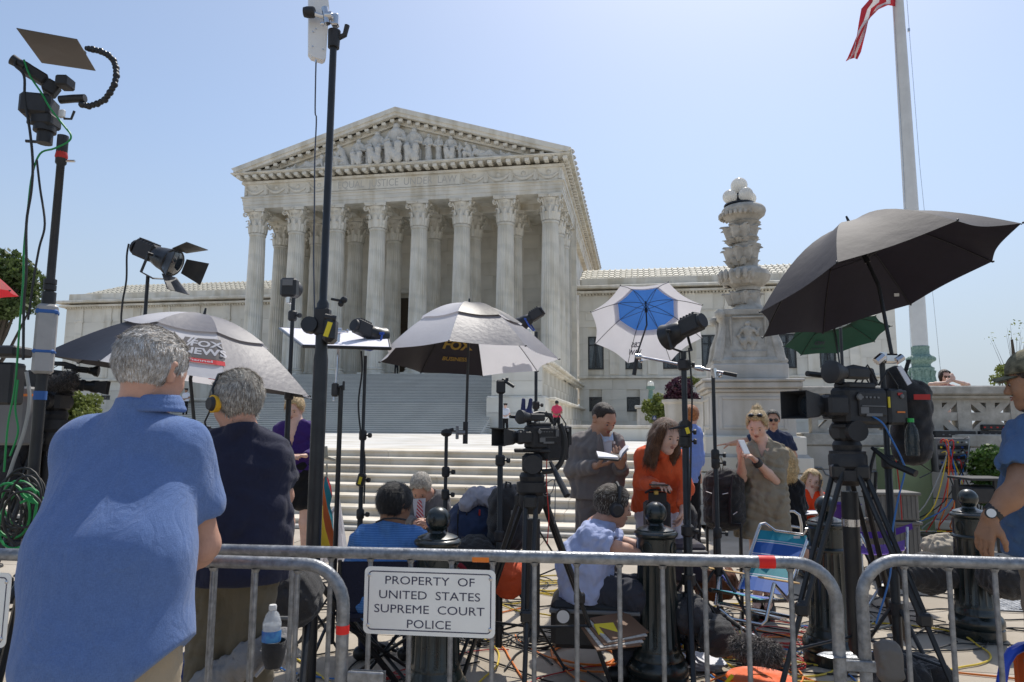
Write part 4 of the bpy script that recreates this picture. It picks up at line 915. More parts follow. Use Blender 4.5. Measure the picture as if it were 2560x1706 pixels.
H_BLOND = [hairm('blond', (.52, .36, .17)), hairm('blond_light', (.75, .58, .33)), hairm('blond_dark', (.30, .19, .085))]
H_RED = [hairm('ginger', (.36, .13, .04)), hairm('ginger_light', (.52, .22, .07))]
LIP = mat('lips', (.36, .12, .10), .45); EYEW = mat('eye_white', (.34, .31, .28), .4); IRIS = mat('iris', (.03, .02, .015), .2); SHADE = mat('sunglass_lens', (.01, .012, .018), .08, coat=.5)
def cloth(n, c, bump=.25, var=.08, **k): return mat('cloth_' + n, c, .88, var=var, vs=7, bump=bump, bs=340, sheen=.12, spec=.2, **k)
PHONE = mat('phone_black', (.012, .012, .014), .15, coat=.4); PAPER = mat('paper', (.74, .74, .78), .8, var=.04)
class Fig:
 def __init__(s, label, px, d, zg=0., name='person', cat='person', group=None):
  o = lev(px, 1100, d); s.d = d; s.o = np.array((o[0], d, zg)); s.root = thing(name, label, cat, tuple(lw(s.o)), YAW, group)
 def P(s, q):
  if q is None: return None
  px, py = q[0], q[1]; dd = q[2] if len(q) > 2 else 0.
  return lev(px, py, s.d + dd) - s.o
def rotm(yaw, pitch=0, roll=0):
 a, p, r = [math.radians(v) for v in (yaw, pitch, roll)]
 R = np.array([[math.cos(a), math.sin(a), 0], [-math.sin(a), math.cos(a), 0], [0, 0, 1]])      # fwd (0,1,0)->(sin a, cos a, 0)
 Rp = np.array([[1, 0, 0], [0, math.cos(p), math.sin(p)], [0, -math.sin(p), math.cos(p)]])
 Rr = np.array([[math.cos(r), 0, math.sin(r)], [0, 1, 0], [-math.sin(r), 0, math.cos(r)]])
 return R @ Rp @ Rr
def head_prims(s, T, R, k=1., cheeks=True):
 X = R @ np.array((1., 0, 0)); A = lambda a, b, ra, rb=None, kk=.02, **q: s.add(T(a), T(b), ra * k, (ra if rb is None else rb) * k, kk * k, **q)
 A((0, -.022, .032), (0, .0, .03), .088, .086, fl=X, f=1.14); A((0, .03, -.005), (0, .045, -.07), .066, .040, .03); A((-.026, .02, -.07), (.026, .02, -.07), .03, None, .03); A((0, .055, -.088), (0, .06, -.092), .022, None, .03)
 A((-.032, .068, .022), (.032, .068, .022), .018, None, .02)
 for x in (-1, 1):
  A((x * .037, .058, -.028), (x * .034, .05, -.04), .024, None, .02); A((x * .032, .104, .004), (x * .034, .104, .003), .016, None, .012, cut=True)
  A((x * .078, -.01, -.022), (x * .082, -.018, .018), .013, .017, .006); A((x * .091, -.008, .0), (x * .091, -.012, .008), .008, None, .004, cut=True)
 A((0, .09, .008), (0, .106, -.026), .009, .0135, .012); A((-.011, .096, -.03), (.011, .096, -.03), .008, None, .006); A((-.017, .083, -.058), (.017, .083, -.058), .0085, None, .008); A((-.02, .092, -.0475), (.02, .092, -.0475), .003, None, .004, cut=True)
def face_parts(f, T, R, k, hm, glasses=False, skinm=None):
 Q = lambda a: tuple(lw(f.o + T(a)))
 for x in (-1, 1):
  if not glasses:
   m = MB(); m.ball(Q((x * .032, .0795, .003)), .0118 * k, 10, (1, 1, .62)); e = m.build('eye', EYEW, f.root); m = MB(); m.ball(Q((x * .032, .0882, .001)), .0058 * k, 8); m.build('iris', IRIS, e)
  m = MB(); m.tube([Q((x * .018, .0905, .019)), Q((x * .032, .0925, .024)), Q((x * .047, .082, .019))], .003 * k, 6, rs=[.003 * k, .0035 * k, .002 * k]); m.build('eyebrow', hm, f.root)
 m = MB(); m.tube([Q((-.021, .0865, -.0535)), Q((-.006, .0955, -.0505)), Q((.006, .0955, -.0505)), Q((.021, .0865, -.0535))], .004 * k, 6, rs=[.0018 * k, .0036 * k, .0036 * k, .0018 * k])
 m.tube([Q((-.019, .086, -.0585)), Q((0, .0955, -.0615)), Q((.019, .086, -.0585))], .004 * k, 6, rs=[.0018 * k, .0045 * k, .0018 * k]); m.build('lips', LIP, f.root)
 if glasses:
  m = MB()
  for x in (-1, 1):
   m._add([Q(p) for p in ((x * .008, .107, .014), (x * .054, .098, .016), (x * .055, .094, -.014), (x * .03, .104, -.022), (x * .01, .107, -.012))], [(0, 1, 2, 3, 4)]); m._add([Q(p) for p in ((x * .008, .103, .014), (x * .054, .094, .016), (x * .055, .09, -.014), (x * .03, .100, -.022), (x * .01, .103, -.012))], [(0, 1, 2, 3, 4)])
   m.tube([Q((x * .054, .096, .012)), Q((x * .084, .0, .012))], .003 * k, 5)
  m.tube([Q((-.02, .107, .012)), Q((.02, .107, .012))], .003 * k, 5); m.build('sunglasses', SHADE, f.root)
def ribbons(name, VQ, mats, f, R, T, n, L, lift, flow, seed=1, w=.0013, zmin=-9, jit=.35):
 V, Q = VQ
 if not len(V): return
 r = np.random.default_rng(seed); nr = np.zeros_like(V); a, b, c, d = V[Q[:, 0]], V[Q[:, 1]], V[Q[:, 2]], V[Q[:, 3]]; fn = np.cross(c - a, d - b)
 for i in range(4): np.add.at(nr, Q[:, i], fn)
 nr /= np.linalg.norm(nr, axis=1)[:, None] + 1e-12
 idx = r.integers(0, len(V), n); p = V[idx]; nn = nr[idx]; hc = T((0, -.02, .03)); loc = (p - hc) @ R
 fl = np.array([flow(l) for l in loc]) @ R.T; fl += r.normal(size=fl.shape) * jit; fl -= nn * np.sum(fl * nn, 1)[:, None]; fl /= np.linalg.norm(fl, axis=1)[:, None] + 1e-9
 ll = L * (.5 + r.random((n, 1))); sd = np.cross(fl, nn) * w * (.6 + .8 * r.random((n, 1)))
 p1 = p + fl * ll * .5 + nn * lift * r.random((n, 1)); p2 = p + fl * ll + nn * lift * (.3 + 1.2 * r.random((n, 1)))
 VV = np.stack([p - sd - nn * .002, p + sd - nn * .002, p1 - sd * .8, p1 + sd * .8, p2], 1).reshape(-1, 3)
 me = bpy.data.meshes.new(name); F_ = []
 for i in range(n): o = i * 5; F_ += [(o, o + 1, o + 3, o + 2), (o + 2, o + 3, o + 4)]
 me.from_pydata(VV.tolist(), [], F_)
 for q in mats: me.materials.append(q)
 mi = r.integers(0, len(mats), n).repeat(2); me.polygons.foreach_set('material_index', mi.astype(np.int32)); me.polygons.foreach_set('use_smooth', [True] * len(F_))
 o = bpy.data.objects.new(name, me); COL.objects.link(o); o.parent = f.root
def hair(f, T, R, k, style, mats, h, n=700, L=.03):
 X = R @ np.array((1., 0, 0)); s = SDF(h); A = lambda a, b, ra, rb=None, kk=.02, **q: s.add(T(a), T(b), ra * k, (ra if rb is None else rb) * k, kk * k, **q)
 th = {'buzz': .002, 'short': .012, 'full': .018}.get(style, .014)
 A((0, -.026, .036), (0, -.002, .036), .088 + th, .086 + th, fl=X, f=1.12)
 back = R @ np.array((0, 0, 1.))
 if style in ('long', 'longback'):
  for x in (-1, 1): s.chain([T((x * .062, .03, .07)), T((x * .088, .012, .0)), T((x * .092, .012, -.09)), T((x * .085, .03, -.19))], [.03 * k, .032 * k, .036 * k, .022 * k], .03)
  s.chain([T((0, -.06, .0)), T((0, -.075, -.1)), T((0, -.07, -.19))], [.075 * k, .07 * k, .05 * k], .03, fl=R @ np.array((0, 1., 0)), f=1.5)
  for x in (-1, 1): s.chain([T((x * .06, -.05, .0)), T((x * .075, -.045, -.18))], [.045 * k, .04 * k], .03)
 if style == 'bob':
  for x in (-1, 1): s.chain([T((x * .06, .03, .065)), T((x * .082, .01, .0)), T((x * .08, .01, -.07))], [.03 * k, .03 * k, .022 * k], .03)
  s.chain([T((0, -.06, .0)), T((0, -.065, -.07))], [.07 * k, .05 * k], .03)
 if style == 'bun': s.ball(T((0, -.075, .12)), .043 * k, .015); A((0, -.06, -.02), (0, -.06, .03), .06, .07)
 nn_ = R
 o_ = T((0, 0, 0))
 def post(Dg, G):
  x, y, z = [G[i] - o_[i] for i in range(3)]
  lx = (x * R[0, 0] + y * R[1, 0] + z * R[2, 0]) / k; ly = (x * R[0, 1] + y * R[1, 1] + z * R[2, 1]) / k; lz = (x * R[0, 2] + y * R[1, 2] + z * R[2, 2]) / k
  Dg = Dg + wob(G, .0022 * k, .03, 5, True, (1, 1, .3))
  if style in ('long', 'bob', 'longback'): mk_ = np.minimum(np.minimum(ly - .03, .082 - lz + .3 * np.abs(lx)), .064 - np.abs(lx)) * k
  else:
   rec = .004 if style == 'buzz' else .006
   line = np.minimum(.078 + rec - 2.0 * np.maximum(0, np.abs(lx) - .045), .07 + rec - ({'bun': 1.0, 'buzz': 1.7}.get(style, 1.6)) * (.05 - ly)); line = np.maximum(line, -.085); mk_ = (line - lz) * .55 * k
  return np.maximum(Dg, mk_)
 VQ = s.mesh(post); mk('hair', VQ, mats[0], f.root)
 if n:
  fw = (lambda l: (l[0] * .3, -.35 if style not in ('long', 'bob') else .05, -1.)) if style in ('long', 'bob', 'longback') else ((lambda l: (l[0] * 4, -.2 + l[1] * -3, -.9 - 4 * max(0, -l[2])) if l[2] < .05 else (l[0] * 6, -.9, .05)))
  ribbons('hair_strands', VQ, mats, f, R, T, n, L * k, .002 * k, fw, 3, jit=.16, w=.0010)
def hand_prims(s, wr, tip, nrm, side, curl=.4, k=1.):
 """wr wrist, tip middle-finger tip direction, nrm palm normal, side +1/-1 thumb side"""
 d = np.array(tip, float) - wr; L = np.linalg.norm(d); d /= L; nrm = np.array(nrm, float); nrm -= d * (nrm @ d); nrm /= np.linalg.norm(nrm) + 1e-9; x = np.cross(d, nrm) * side
 for i, (ox, l1, l2) in enumerate(((.030, .040, .034), (.010, .044, .038), (-.010, .041, .036), (-.029, .034, .028))):
  b = wr + d * .012 * k + x * ox * .55 * k; kn = wr + d * (.088 - .004 * abs(i - 1)) * k + x * ox * k; s.add(b, kn, .0145 * k, .0115 * k, .012)
  a = curl * (.7 + .12 * i); d1 = d * math.cos(a) + nrm * math.sin(a) + x * ox * 2; d2 = d * math.cos(a * 2) + nrm * math.sin(a * 2) + x * ox; d3 = d * math.cos(a * 2.7) + nrm * math.sin(a * 2.7)
  p1 = kn + d1 * l1 * k; p2 = p1 + d2 * l2 * .62 * k; p3 = p2 + d3 * l2 * .55 * k
  s.chain([kn, p1, p2, p3], [.0105 * k, .009 * k, .0082 * k, .007 * k], .004)
 b = wr + d * .02 * k + x * .018 * k; m_ = wr + d * .05 * k + x * .045 * k + nrm * .012 * k; s.chain([b, m_, m_ + (d * .8 + x * .35 + nrm * .5) * .034 * k, m_ + (d * 1.6 + x * .25 + nrm * 1.1) * .034 * k], [.016 * k, .0125 * k, .0105 * k, .0085 * k], .008)
FL = [0]
def human(f, hc, face, sk, hm, hstyle, shirt, pants, sh, hip, el=None, wr=None, tip=None, nrm=(None, None), curl=(.4, .4), kn=None, an=None, sleeve='short', leg='long', hs=1., h=.009, ch=.012,
          rt=(.115, .125, .14), hem=None, pr=(.088, .062, .045), shoes=None, collar=True, seed=1, wrinkle=.006, hairn=500, hairL=.03, facep=True, glasses=False, hslope=None, open_neck=None, armr=1., dress=False, dhem=None, hair_on=True, swide=1.0, wl=.16, mid=None):
 P = f.P; T0 = P(hc); R = rotm(*face); T = lambda a: T0 + R @ (np.array(a, float) * hs)
 S_ = [P(q) for q in sh]; H_ = [P(q) for q in hip]; Sm = (S_[0] + S_[1]) / 2; Hm = (H_[0] + H_[1]) / 2; lat = S_[1] - S_[0]; Mm = P(mid) if mid else (Sm * .4 + Hm * .6)
 E_ = [P(q) for q in el] if el else [S_[0] + np.array((-.03, .0, -.28)), S_[1] + np.array((.03, 0, -.28))]
 W_ = [P(q) for q in wr] if wr else [E_[0] + np.array((.0, .1, -.22)), E_[1] + np.array((0, .1, -.22))]
 TP = [P(q) if q is not None else None for q in tip] if tip else [None, None]
 K_ = [P(q) for q in kn] if kn else None; A_ = [P(q) for q in an] if an else None
 if K_ is None: K_ = [np.array((H_[i][0], H_[i][1] + .0, H_[i][2] * .53)) for i in (0, 1)]
 if A_ is None: A_ = [np.array((K_[i][0], K_[i][1], .085)) for i in (0, 1)]
 # ---- skin
 b = SDF(h); head_prims(b, T, R, hs); nb = Sm + np.array((0, 0, .035)); b.add(T((0, -.03, -.05)), nb, .054 * hs, .06, .03)
 b.add(nb, Sm - np.array((0, 0, .08)), .07, .09, .05); b.add(Sm - np.array((0, 0, .05)), Mm, .085, .085, .05); b.add(Mm, Hm, .08, .075, .05)
 for i in (0, 1):
  b.add(Sm * .8 + S_[i] * .2, S_[i] * .88 + Sm * .12 - np.array((0, 0, .02)), .045, .045, .04); b.chain([S_[i] * .9 + Sm * .1 - np.array((0, 0, .015)), E_[i]], [.048 * armr, .042 * armr], .03)
  mid_ = E_[i] * .65 + W_[i] * .35; b.chain([E_[i], mid_, W_[i]], [.039 * armr, .040 * armr, .026 * armr], .02)
  tp = TP[i] if TP[i] is not None else W_[i] + (W_[i] - E_[i]) / np.linalg.norm(W_[i] - E_[i]) * .17
  nr_ = nrm[i] if nrm[i] is not None else (0, 1, -.3)
  hand_prims(b, W_[i], tp, nr_, 1 if i == 0 else -1, curl[i], 1.0 * armr ** .5)
  b.add(Hm, H_[i], .07, .06, .04)
  if leg != 'long' : b.chain([H_[i], K_[i]], [.065, .052], .03); c_ = K_[i] * .68 + A_[i] * .32; b.chain([K_[i], c_, A_[i]], [.05, .054, .034], .03)
  else: b.chain([H_[i], K_[i], A_[i]], [.06, .042, .03], .03)
  ft = A_[i] + np.array((face[0] and math.sin(math.radians(face[0])) * .1, math.cos(math.radians(face[0])) * .1, -.055)); b.add(A_[i] - np.array((0, 0, .04)), ft, .034, .026, .02)
 mk('body', b.mesh(), sk, f.root)
 if facep: face_parts(f, T, R, hs, hm[-1], glasses)
 if hair_on: hair(f, T, R, hs, hstyle, hm, min(h, .008), hairn, hairL)
 # ---- upper garment
 t = SDF(ch); g_ = .6; FL[0] += 1
 la = lat / np.linalg.norm(lat)
 for sg, i in ((-1, 0), (1, 1)):
  s0 = Sm + (S_[i] - Sm) * g_ * swide - np.array((0, 0, .07)); h0 = Hm + (H_[i] - Hm) * .75; m0 = Mm + la * sg * np.linalg.norm(lat) * .5 * .55
  t.chain([s0, m0, h0], [rt[0], rt[1], rt[2]], .06)
  t.add(Sm + np.array((0, 0, .012)), S_[i] - (S_[i] - Sm) * .12 - np.array((0, 0, .022)), .062, .06, .05)
  ar = .064 * armr
  if sleeve == 'short':
   e = S_[i] * .42 + E_[i] * .58; dd = (E_[i] - S_[i]) / np.linalg.norm(E_[i] - S_[i]); t.add(S_[i] - (S_[i] - Sm) * .1 - np.array((0, 0, .015)), e, ar * 1.02, ar * 1.1, .045)
  elif sleeve == 'elbow':
   e = S_[i] * .15 + E_[i] * .85; dd = (E_[i] - S_[i]) / np.linalg.norm(E_[i] - S_[i]); t.add(S_[i] - (S_[i] - Sm) * .1 - np.array((0, 0, .015)), e, ar * 1.02, ar * 1.0, .045)
  elif sleeve in ('long', 'rolled'):
   q = .92 if sleeve == 'long' else .45; e = E_[i] * (1 - q) + W_[i] * q; t.chain([S_[i] - (S_[i] - Sm) * .1 - np.array((0, 0, .015)), E_[i], e], [ar * 1.02, ar * .92, ar * .72 if sleeve == 'long' else ar * .85], .03); dd = (W_[i] - E_[i]) / np.linalg.norm(W_[i] - E_[i])
  if sleeve != 'none': t.add(e + dd * .13, e + dd * .20, .115, None, .006, cut=True)
 t.chain([Sm - np.array((0, 0, .09)), Mm, Hm], [rt[0] * 1.02, rt[1] * 1.0, rt[2] * 1.0], .06)
 if dress:
  for sg, i in ((-1, 0), (1, 1)): t.chain([Hm + (H_[i] - Hm) * .8, np.array((Hm[0] + (H_[i][0] - Hm[0]) * 1.15, Hm[1], dhem - .05))], [rt[2], rt[2] * 1.08], .08)
 for i in (0, 1): t.add(nb * .9 + Sm * .1 + (S_[i] - Sm) * .22 + np.array((0, 0, .0)), S_[i] - (S_[i] - Sm) * .2 - np.array((0, 0, .012)), .056, .062, .06)
 if collar: t.add(nb + np.array((0, 0, .0)), T((0, -.025, -.10)), .066, .061, .03)
 hz = hem if hem is not None else (dhem if dress else Hm[2] - .1)
 nbk = T((0, -.02, -.088))
 def post(Dg, G):
  a = wob(G, wrinkle, wl, 10 + seed, True, (1, .6, .5)) + wob(G, wrinkle * .35, wl * .4, 30 + seed, False)
  D2 = Dg + a; D2 = np.maximum(D2, (hz + (np.maximum(0, G[0] - hslope[0]) * hslope[1] if hslope else 0) - G[2]) + 0 * Dg)
  nk = ((G[0] - nbk[0]) * R[0, 2] + (G[1] - nbk[1]) * R[1, 2] + (G[2] - nbk[2]) * R[2, 2]); rr = np.sqrt((G[0] - nbk[0]) ** 2 + (G[1] - nbk[1]) ** 2 + (G[2] - nbk[2]) ** 2)
  D2 = np.maximum(D2, np.minimum(nk + .0, .12 - rr))
  if open_neck is not None:
   fw = R[:, 1] * np.array((1, 1, 0)); fw = fw / np.linalg.norm(fw); c = nb + fw * .09; wd, dp = open_neck; q = np.abs((G[0] - nb[0]) * fw[1] - (G[1] - nb[1]) * fw[0]); zt = (nb[2] + .06 - G[2]); inn = (G[0] - nb[0]) * fw[0] + (G[1] - nb[1]) * fw[1]
   D2 = np.maximum(D2, np.minimum(np.minimum(inn - .03 + 0 * Dg, (wd * (1 - zt / dp)) - q + 0 * Dg), .2))
  return D2
 if shirt is not None: mk('dress' if dress else 'shirt', t.mesh(post), shirt, f.root)
 # ---- trousers / shorts / skirt
 if pants is not None:
  p = SDF(ch); p.add(H_[0] * .5 + Hm * .5 + np.array((0, 0, .05)), H_[1] * .5 + Hm * .5 + np.array((0, 0, -.0)), rt[2] * .78, None, .05)
  q = .9 if leg == 'shorts' else 1
  for i in (0, 1):
   hh = Hm + (H_[i] - Hm) * .8
   if leg == 'skirt': p.chain([hh, K_[i] * q + hh * 0 + (Hm - H_[i]) * .0], [pr[0] * 1.15, pr[1] * 1.35], .1)
   elif leg == 'shorts': p.chain([hh, K_[i] * .95 + hh * .05], [pr[0] * 1.1, pr[0] * 1.0], .04); e = K_[i]; dd = (K_[i] - hh) / np.linalg.norm(K_[i] - hh); p.add(e + dd * .12, e + dd * .2, .13, None, .006, cut=True)
   else: p.chain([hh, K_[i], A_[i]], [pr[0], pr[1] * 1.1, pr[2] * 1.25], .035)
  mk('trousers' if leg == 'long' else ('shorts' if leg == 'shorts' else 'skirt'), p.mesh(lambda Dg, G: np.maximum(Dg + wob(G, .006, .14, 70 + seed, True, (1, 1, .6)), (.03 - G[2]) + 0 * Dg)), pants, f.root)
 if shoes is not None:
  for i in (0, 1):
   fd = np.array((math.sin(math.radians(face[0])), math.cos(math.radians(face[0])), 0)); q = SDF(.009); a = A_[i] * np.array((1, 1, 0)) + np.array((0, 0, .045)); q.chain([a - fd * .07, a + fd * .06 + np.array((0, 0, -.005)), a + fd * .15 + np.array((0, 0, -.012))], [.045, .043, .034], .02); q.add(a, A_[i], .042, .042, .02)
   mk('shoe', q.mesh(lambda Dg, G: np.maximum(Dg, (.004 - G[2]) + 0 * Dg)), shoes, f.root)
 return T, R
def wpt(f, p): return lw(f.o + np.array(p, float))
def jacket_front(f, T, R, Sm_px, waist_px, w=.075, m1=None, m2=None, tie=None):
 """white shirt wedge, lapels and tie lying on the chest"""
 pass
LEATHER = mat('black_leather', (.015, .014, .013), .35)
# --- man in light blue polo, back to us, leaning on the barrier
CB1 = mat('cloth_blue_pique', (.125, .205, .42), .9, var=.06, vs=40, bump=.3, bs=420, sheen=.2, spec=.15, kind='weave')
f = Fig('grey-haired man seen from behind in a light blue polo, leaning on the barrier', 290, 1.9)
T, R = human(f, (382, 934, .16), (16, 10), SK4, H_GREY, 'short', CB1, cloth('khaki', (.36, .29, .20)), ((200, 1106, .14), (466, 1108, .12)), ((178, 1640, -.08), (354, 1640, -.04)),
      el=((215, 1330, .34), (508, 1362, .20)), wr=((330, 1400, .54), (475, 1412, .38)), tip=(None, (435, 1425, .34)), nrm=(None, (.1, 1, 0)), curl=(.5, .55), h=.007, ch=.0075, rt=(.112, .116, .148), hem=.84, hs=.99, hslope=(.115, .9),
      sleeve='short', armr=1.12, facep=False, hairn=22000, hairL=.020, seed=3, wrinkle=.0028, wl=.34, mid=(272, 1400, -.02), pr=(.105, .08, .06), shoes=LEATHER)
C_ = R;
m = MB(); nbp = f.P((384, 1012, .15))
ring = [wpt(f, nbp + np.array((math.cos(a) * .088, math.sin(a) * .085, .012 + .018 * math.sin(a) * -1))) for a in np.linspace(PI * 1.0 - .2, PI * 2 + .2, 18)]
m.tube(ring, .02, 8, flat=.35, rs=[.02] * 18, tw=Vector((0, 0, 1)));
col = SDF(.006);
for a0 in range(17):
 a, b_ = np.linspace(PI * .9, PI * 2.1, 18)[a0:a0 + 2]; pa = lambda q, r_, z: nbp + np.array((math.cos(q) * r_, math.sin(q) * r_ * .92, z)); col.add(pa(a, .070, .020), pa(b_, .070, .020), .006, None, .01); col.add(pa(a, .086, -.014), pa(b_, .086, -.014), .006, None, .012); col.add(pa(a, .078, .004), pa(b_, .078, .004), .006, None, .012)
mk('collar', col.mesh(), CB1, f.root)
# knit cuff on the visible sleeve
# --- man in navy polo with headset
NAVY = cloth('navy', (.020, .022, .045)); KHD = cloth('dark_khaki', (.13, .11, .075))
f = Fig('grey-haired man in navy polo and khaki shorts with a headset, back turned', 600, 2.9)
T, R = human(f, (590, 1012), (-52, 12), SK4, H_GREY2, 'full', NAVY, KHD, ((527, 1118, -.02), (684, 1130, .05)), ((535, 1420), (640, 1420)), el=((515, 1290, .1), (706, 1240, .12)), wr=((560, 1300, .38), (620, 1270, .38)),
      h=.008, ch=.009, rt=(.115, .135, .155), hem=.88, hs=1.0, leg='shorts', facep=True, hairn=9000, hairL=.035, seed=5, wrinkle=.006, wl=.2, armr=1.1, shoes=LEATHER)
YEL = mat('yellow_foam', (.75, .42, .02), .7)
Q = lambda a: wpt(f, T(a))
hd = thing('intercom_headset', 'black intercom headset with a yellow ear cushion on the navy-shirted man', 'headset', tuple(Q((0, 0, .1))))
m = MB(); m.tube([Q((-.098, -.01, 0)), Q((-.104, -.008, .06)), Q((-.07, 0, .125)), Q((0, 0, .145)), Q((.07, 0, .125)), Q((.1, 0, .05)), Q((.098, 0, 0))], .005, 6); m.build('headband', BLK, hd)
a, b = Q((-.088, -.01, -.002)), Q((-.125, -.01, -.002)); m = MB(); m.cyl(a, a.lerp(b, .6), .034, .036, 18); m.build('ear_cushion', YEL, hd); m = MB(); m.cyl(a.lerp(b, .6), b, .03, .024, 18); m.build('ear_cup', BLKM, hd)
m = MB(); m.tube([Q((-.11, .0, -.02)), Q((-.105, .06, -.06)), Q((-.07, .115, -.075))], .004, 6); m.ball(Q((-.055, .125, -.076)), .013, 8); m.build('boom_microphone', BLK, hd)
# --- woman in purple
PUR = cloth('purple', (.045, .018, .13)); BKC = cloth('black', (.010, .010, .012))
f = Fig('blond woman in a purple blazer looking down at her notes behind the light stands', 738, 7.0)
T, R = human(f, (736, 1024), (184, 20), SK2, H_BLOND, 'full', PUR, BKC, ((698, 1072), (782, 1070)), ((712, 1172), (768, 1172)), el=((686, 1125), (797, 1125)), wr=((718, 1140, -.3), (764, 1140, -.28)), tip=((738, 1138, -.36), (742, 1138, -.36)),
      nrm=((0, 0, -1), (0, 0, -1)), h=.009, ch=.011, rt=(.098, .092, .112), hem=.98, leg='skirt', sleeve='long', kn=((722, 1255, -.03), (762, 1255, -.03)), an=((722, 1420), (764, 1420)), hs=1.0, hairn=1500, hairL=.05, open_neck=(.055, .28), armr=.85, collar=False, shoes=LEATHER, hair_on=True)
# --- seated man in striped blue polo
STR = mat('cloth_blue_stripe', (.06, .19, .48), .85, kind='stripe:z:0.012', col2=(.11, .27, .60), bump=.2, bs=300)
f = Fig('black-haired seated man in a finely striped blue polo, back turned', 965, 4.2)
T, R = human(f, (988, 1268), (38, 14), SK3, H_BLACK, 'full', STR, NAVY, ((905, 1345), (1046, 1348)), ((915, 1500, -.05), (1028, 1500, -.05)), el=((888, 1440, .1), (1068, 1440, .15)), wr=((940, 1440, .36), (1030, 1430, .38)), kn=((920, 1480, .42), (1030, 1480, .42)), an=((920, 1640, .55), (1030, 1640, .55)),
      rt=(.12, .135, .15), hem=.42, h=.009, ch=.010, hairn=3500, hairL=.035, seed=7, shoes=LEATHER, armr=1.1)
hd = thing('lanyard', 'black lanyard round the neck of the seated man in striped blue', 'lanyard', tuple(wpt(f, f.P((965, 1300))))); m = MB(); m.tube([W(940, 1306, 4.1), W(962, 1297, 4.08), W(990, 1296, 4.08), W(1015, 1300, 4.12)], .006, 6); m.build('strap', BLKF, hd)
# --- man bent forward in grey suit
GREY = cloth('grey_suit', (.16, .15, .15)); GREY2 = cloth('taupe_suit', (.20, .18, .172)); WSH = cloth('white_shirt', (.62, .63, .68), var=.03)
def wedge(f, T, pts, m_, name, parent=None, off=.0):
 m = MB(); m.prism([W(a, b, f.d + c - .045) for a, b, c in pts], lw((0, .01, 0))); return m.build(name, m_, parent or f.root, smooth=0)
f = Fig('grey-suited man with a red striped tie bent low over his phone by the steps', 1065, 6.5)
T, R = human(f, (1052, 1222, -.1), (184, 42), SK4, H_GREY2, 'full', GREY, GREY, ((1025, 1250), (1108, 1245)), ((1035, 1345, .25), (1100, 1345, .25)), el=((1013, 1300, -.05), (1122, 1300, -.02)), wr=((1040, 1308, -.3), (1072, 1308, -.3)), kn=((1020, 1365, -.25), (1105, 1365, -.25)), an=((1025, 1455, -.2), (1105, 1455, -.2)),
      sleeve='long', rt=(.115, .115, .125), hem=.3, hairn=2500, hairL=.03, seed=9, shoes=LEATHER, facep=True)
TIE = mat('tie_red_stripe', (.45, .02, .04), .5, kind='stripe:d:0.03', col2=(.6, .5, .5))
wedge(f, T, ((1031, 1248, -.13), (1064, 1246, -.13), (1060, 1300, -.16), (1037, 1300, -.16)), WSH, 'shirt_front'); wedge(f, T, ((1044, 1250, -.15), (1053, 1250, -.15), (1059, 1292, -.18), (1048, 1300, -.18), (1040, 1292, -.18)), TIE, 'tie')
# --- man in taupe suit reading
f = Fig('standing dark grey suited man reading from an open black folder', 1490, 5.4)
T, R = human(f, (1509, 1050, -.06), (146, 28), SK1, H_DARK, 'buzz', GREY2, GREY2, ((1444, 1104, .06), (1540, 1104, -.06)), ((1462, 1255, .02), (1524, 1255, -.02)), el=((1432, 1178, .0), (1548, 1172, -.06)), wr=((1488, 1166, -.28), (1552, 1166, -.30)), tip=((1528, 1158, -.34), (1545, 1146, -.36)), nrm=((0, 0, 1), (-.3, 0, 1)), curl=(.25, .5),
      h=.008, ch=.009, sleeve='long', rt=(.118, .115, .13), hem=.96, hairn=1200, hairL=.012, seed=11, open_neck=(.055, .26), shoes=LEATHER, armr=1.05, wrinkle=.006)
wedge(f, T, ((1505, 1092, -.115), (1530, 1092, -.15), (1530, 1150, -.16), (1518, 1165, -.14)), WSH, 'shirt_front')
BLS = cloth('pale_blue_collar', (.45, .55, .72)); wedge(f, T, ((1500, 1082, -.12), (1510, 1094, -.16), (1522, 1100, -.19), (1532, 1082, -.17), (1534, 1102, -.19), (1512, 1106, -.16)), BLS, 'shirt_collar')
wedge(f, T, ((1491, 1088, -.10), (1500, 1086, -.14), (1519, 1160, -.19), (1512, 1176, -.17), (1492, 1120, -.16)), GREY2, 'lapel'); wedge(f, T, ((1532, 1100, -.17), (1540, 1106, -.14), (1543, 1160, -.16), (1532, 1150, -.18)), GREY2, 'lapel')
wedge(f, T, ((1531, 1103, -.165), (1538, 1104, -.165), (1538, 1110, -.165), (1531, 1110, -.165)), WHITEP, 'pocket_square')
fo = thing('open_folder', 'open black folder of white pages in the hands of the suited man', 'folder', tuple(W(1525, 1145, 5.0)))
m = MB(); m.prism([W(1489, 1136, 5.0), W(1556, 1139, 5.02), W(1546, 1154, 4.8), W(1496, 1150, 4.78)], (0, 0, .012)); m.build('cover', LEATHER, fo)
m = MB(); m.prism([W(1491, 1132, 5.02), W(1541, 1141, 5.02), W(1545, 1148, 4.84), W(1496, 1146, 4.80)], (0, 0, .012));
pp = [W(1545, 1140, 5.0), W(1550, 1128, 5.0), W(1562, 1115, 5.01), W(1567, 1112, 5.0)]; m._add(pp + [p + Vector((.02, -.12, -.01)) for p in pp], [(i, i + 1, i + 5, i + 4) for i in range(3)]); m._add([p + Vector((0, 0, -.008)) for p in pp] + [p + Vector((.02, -.12, -.03)) for p in pp], [(i, i + 1, i + 5, i + 4) for i in range(3)]); m.build('page', PAPER, fo, smooth=60)
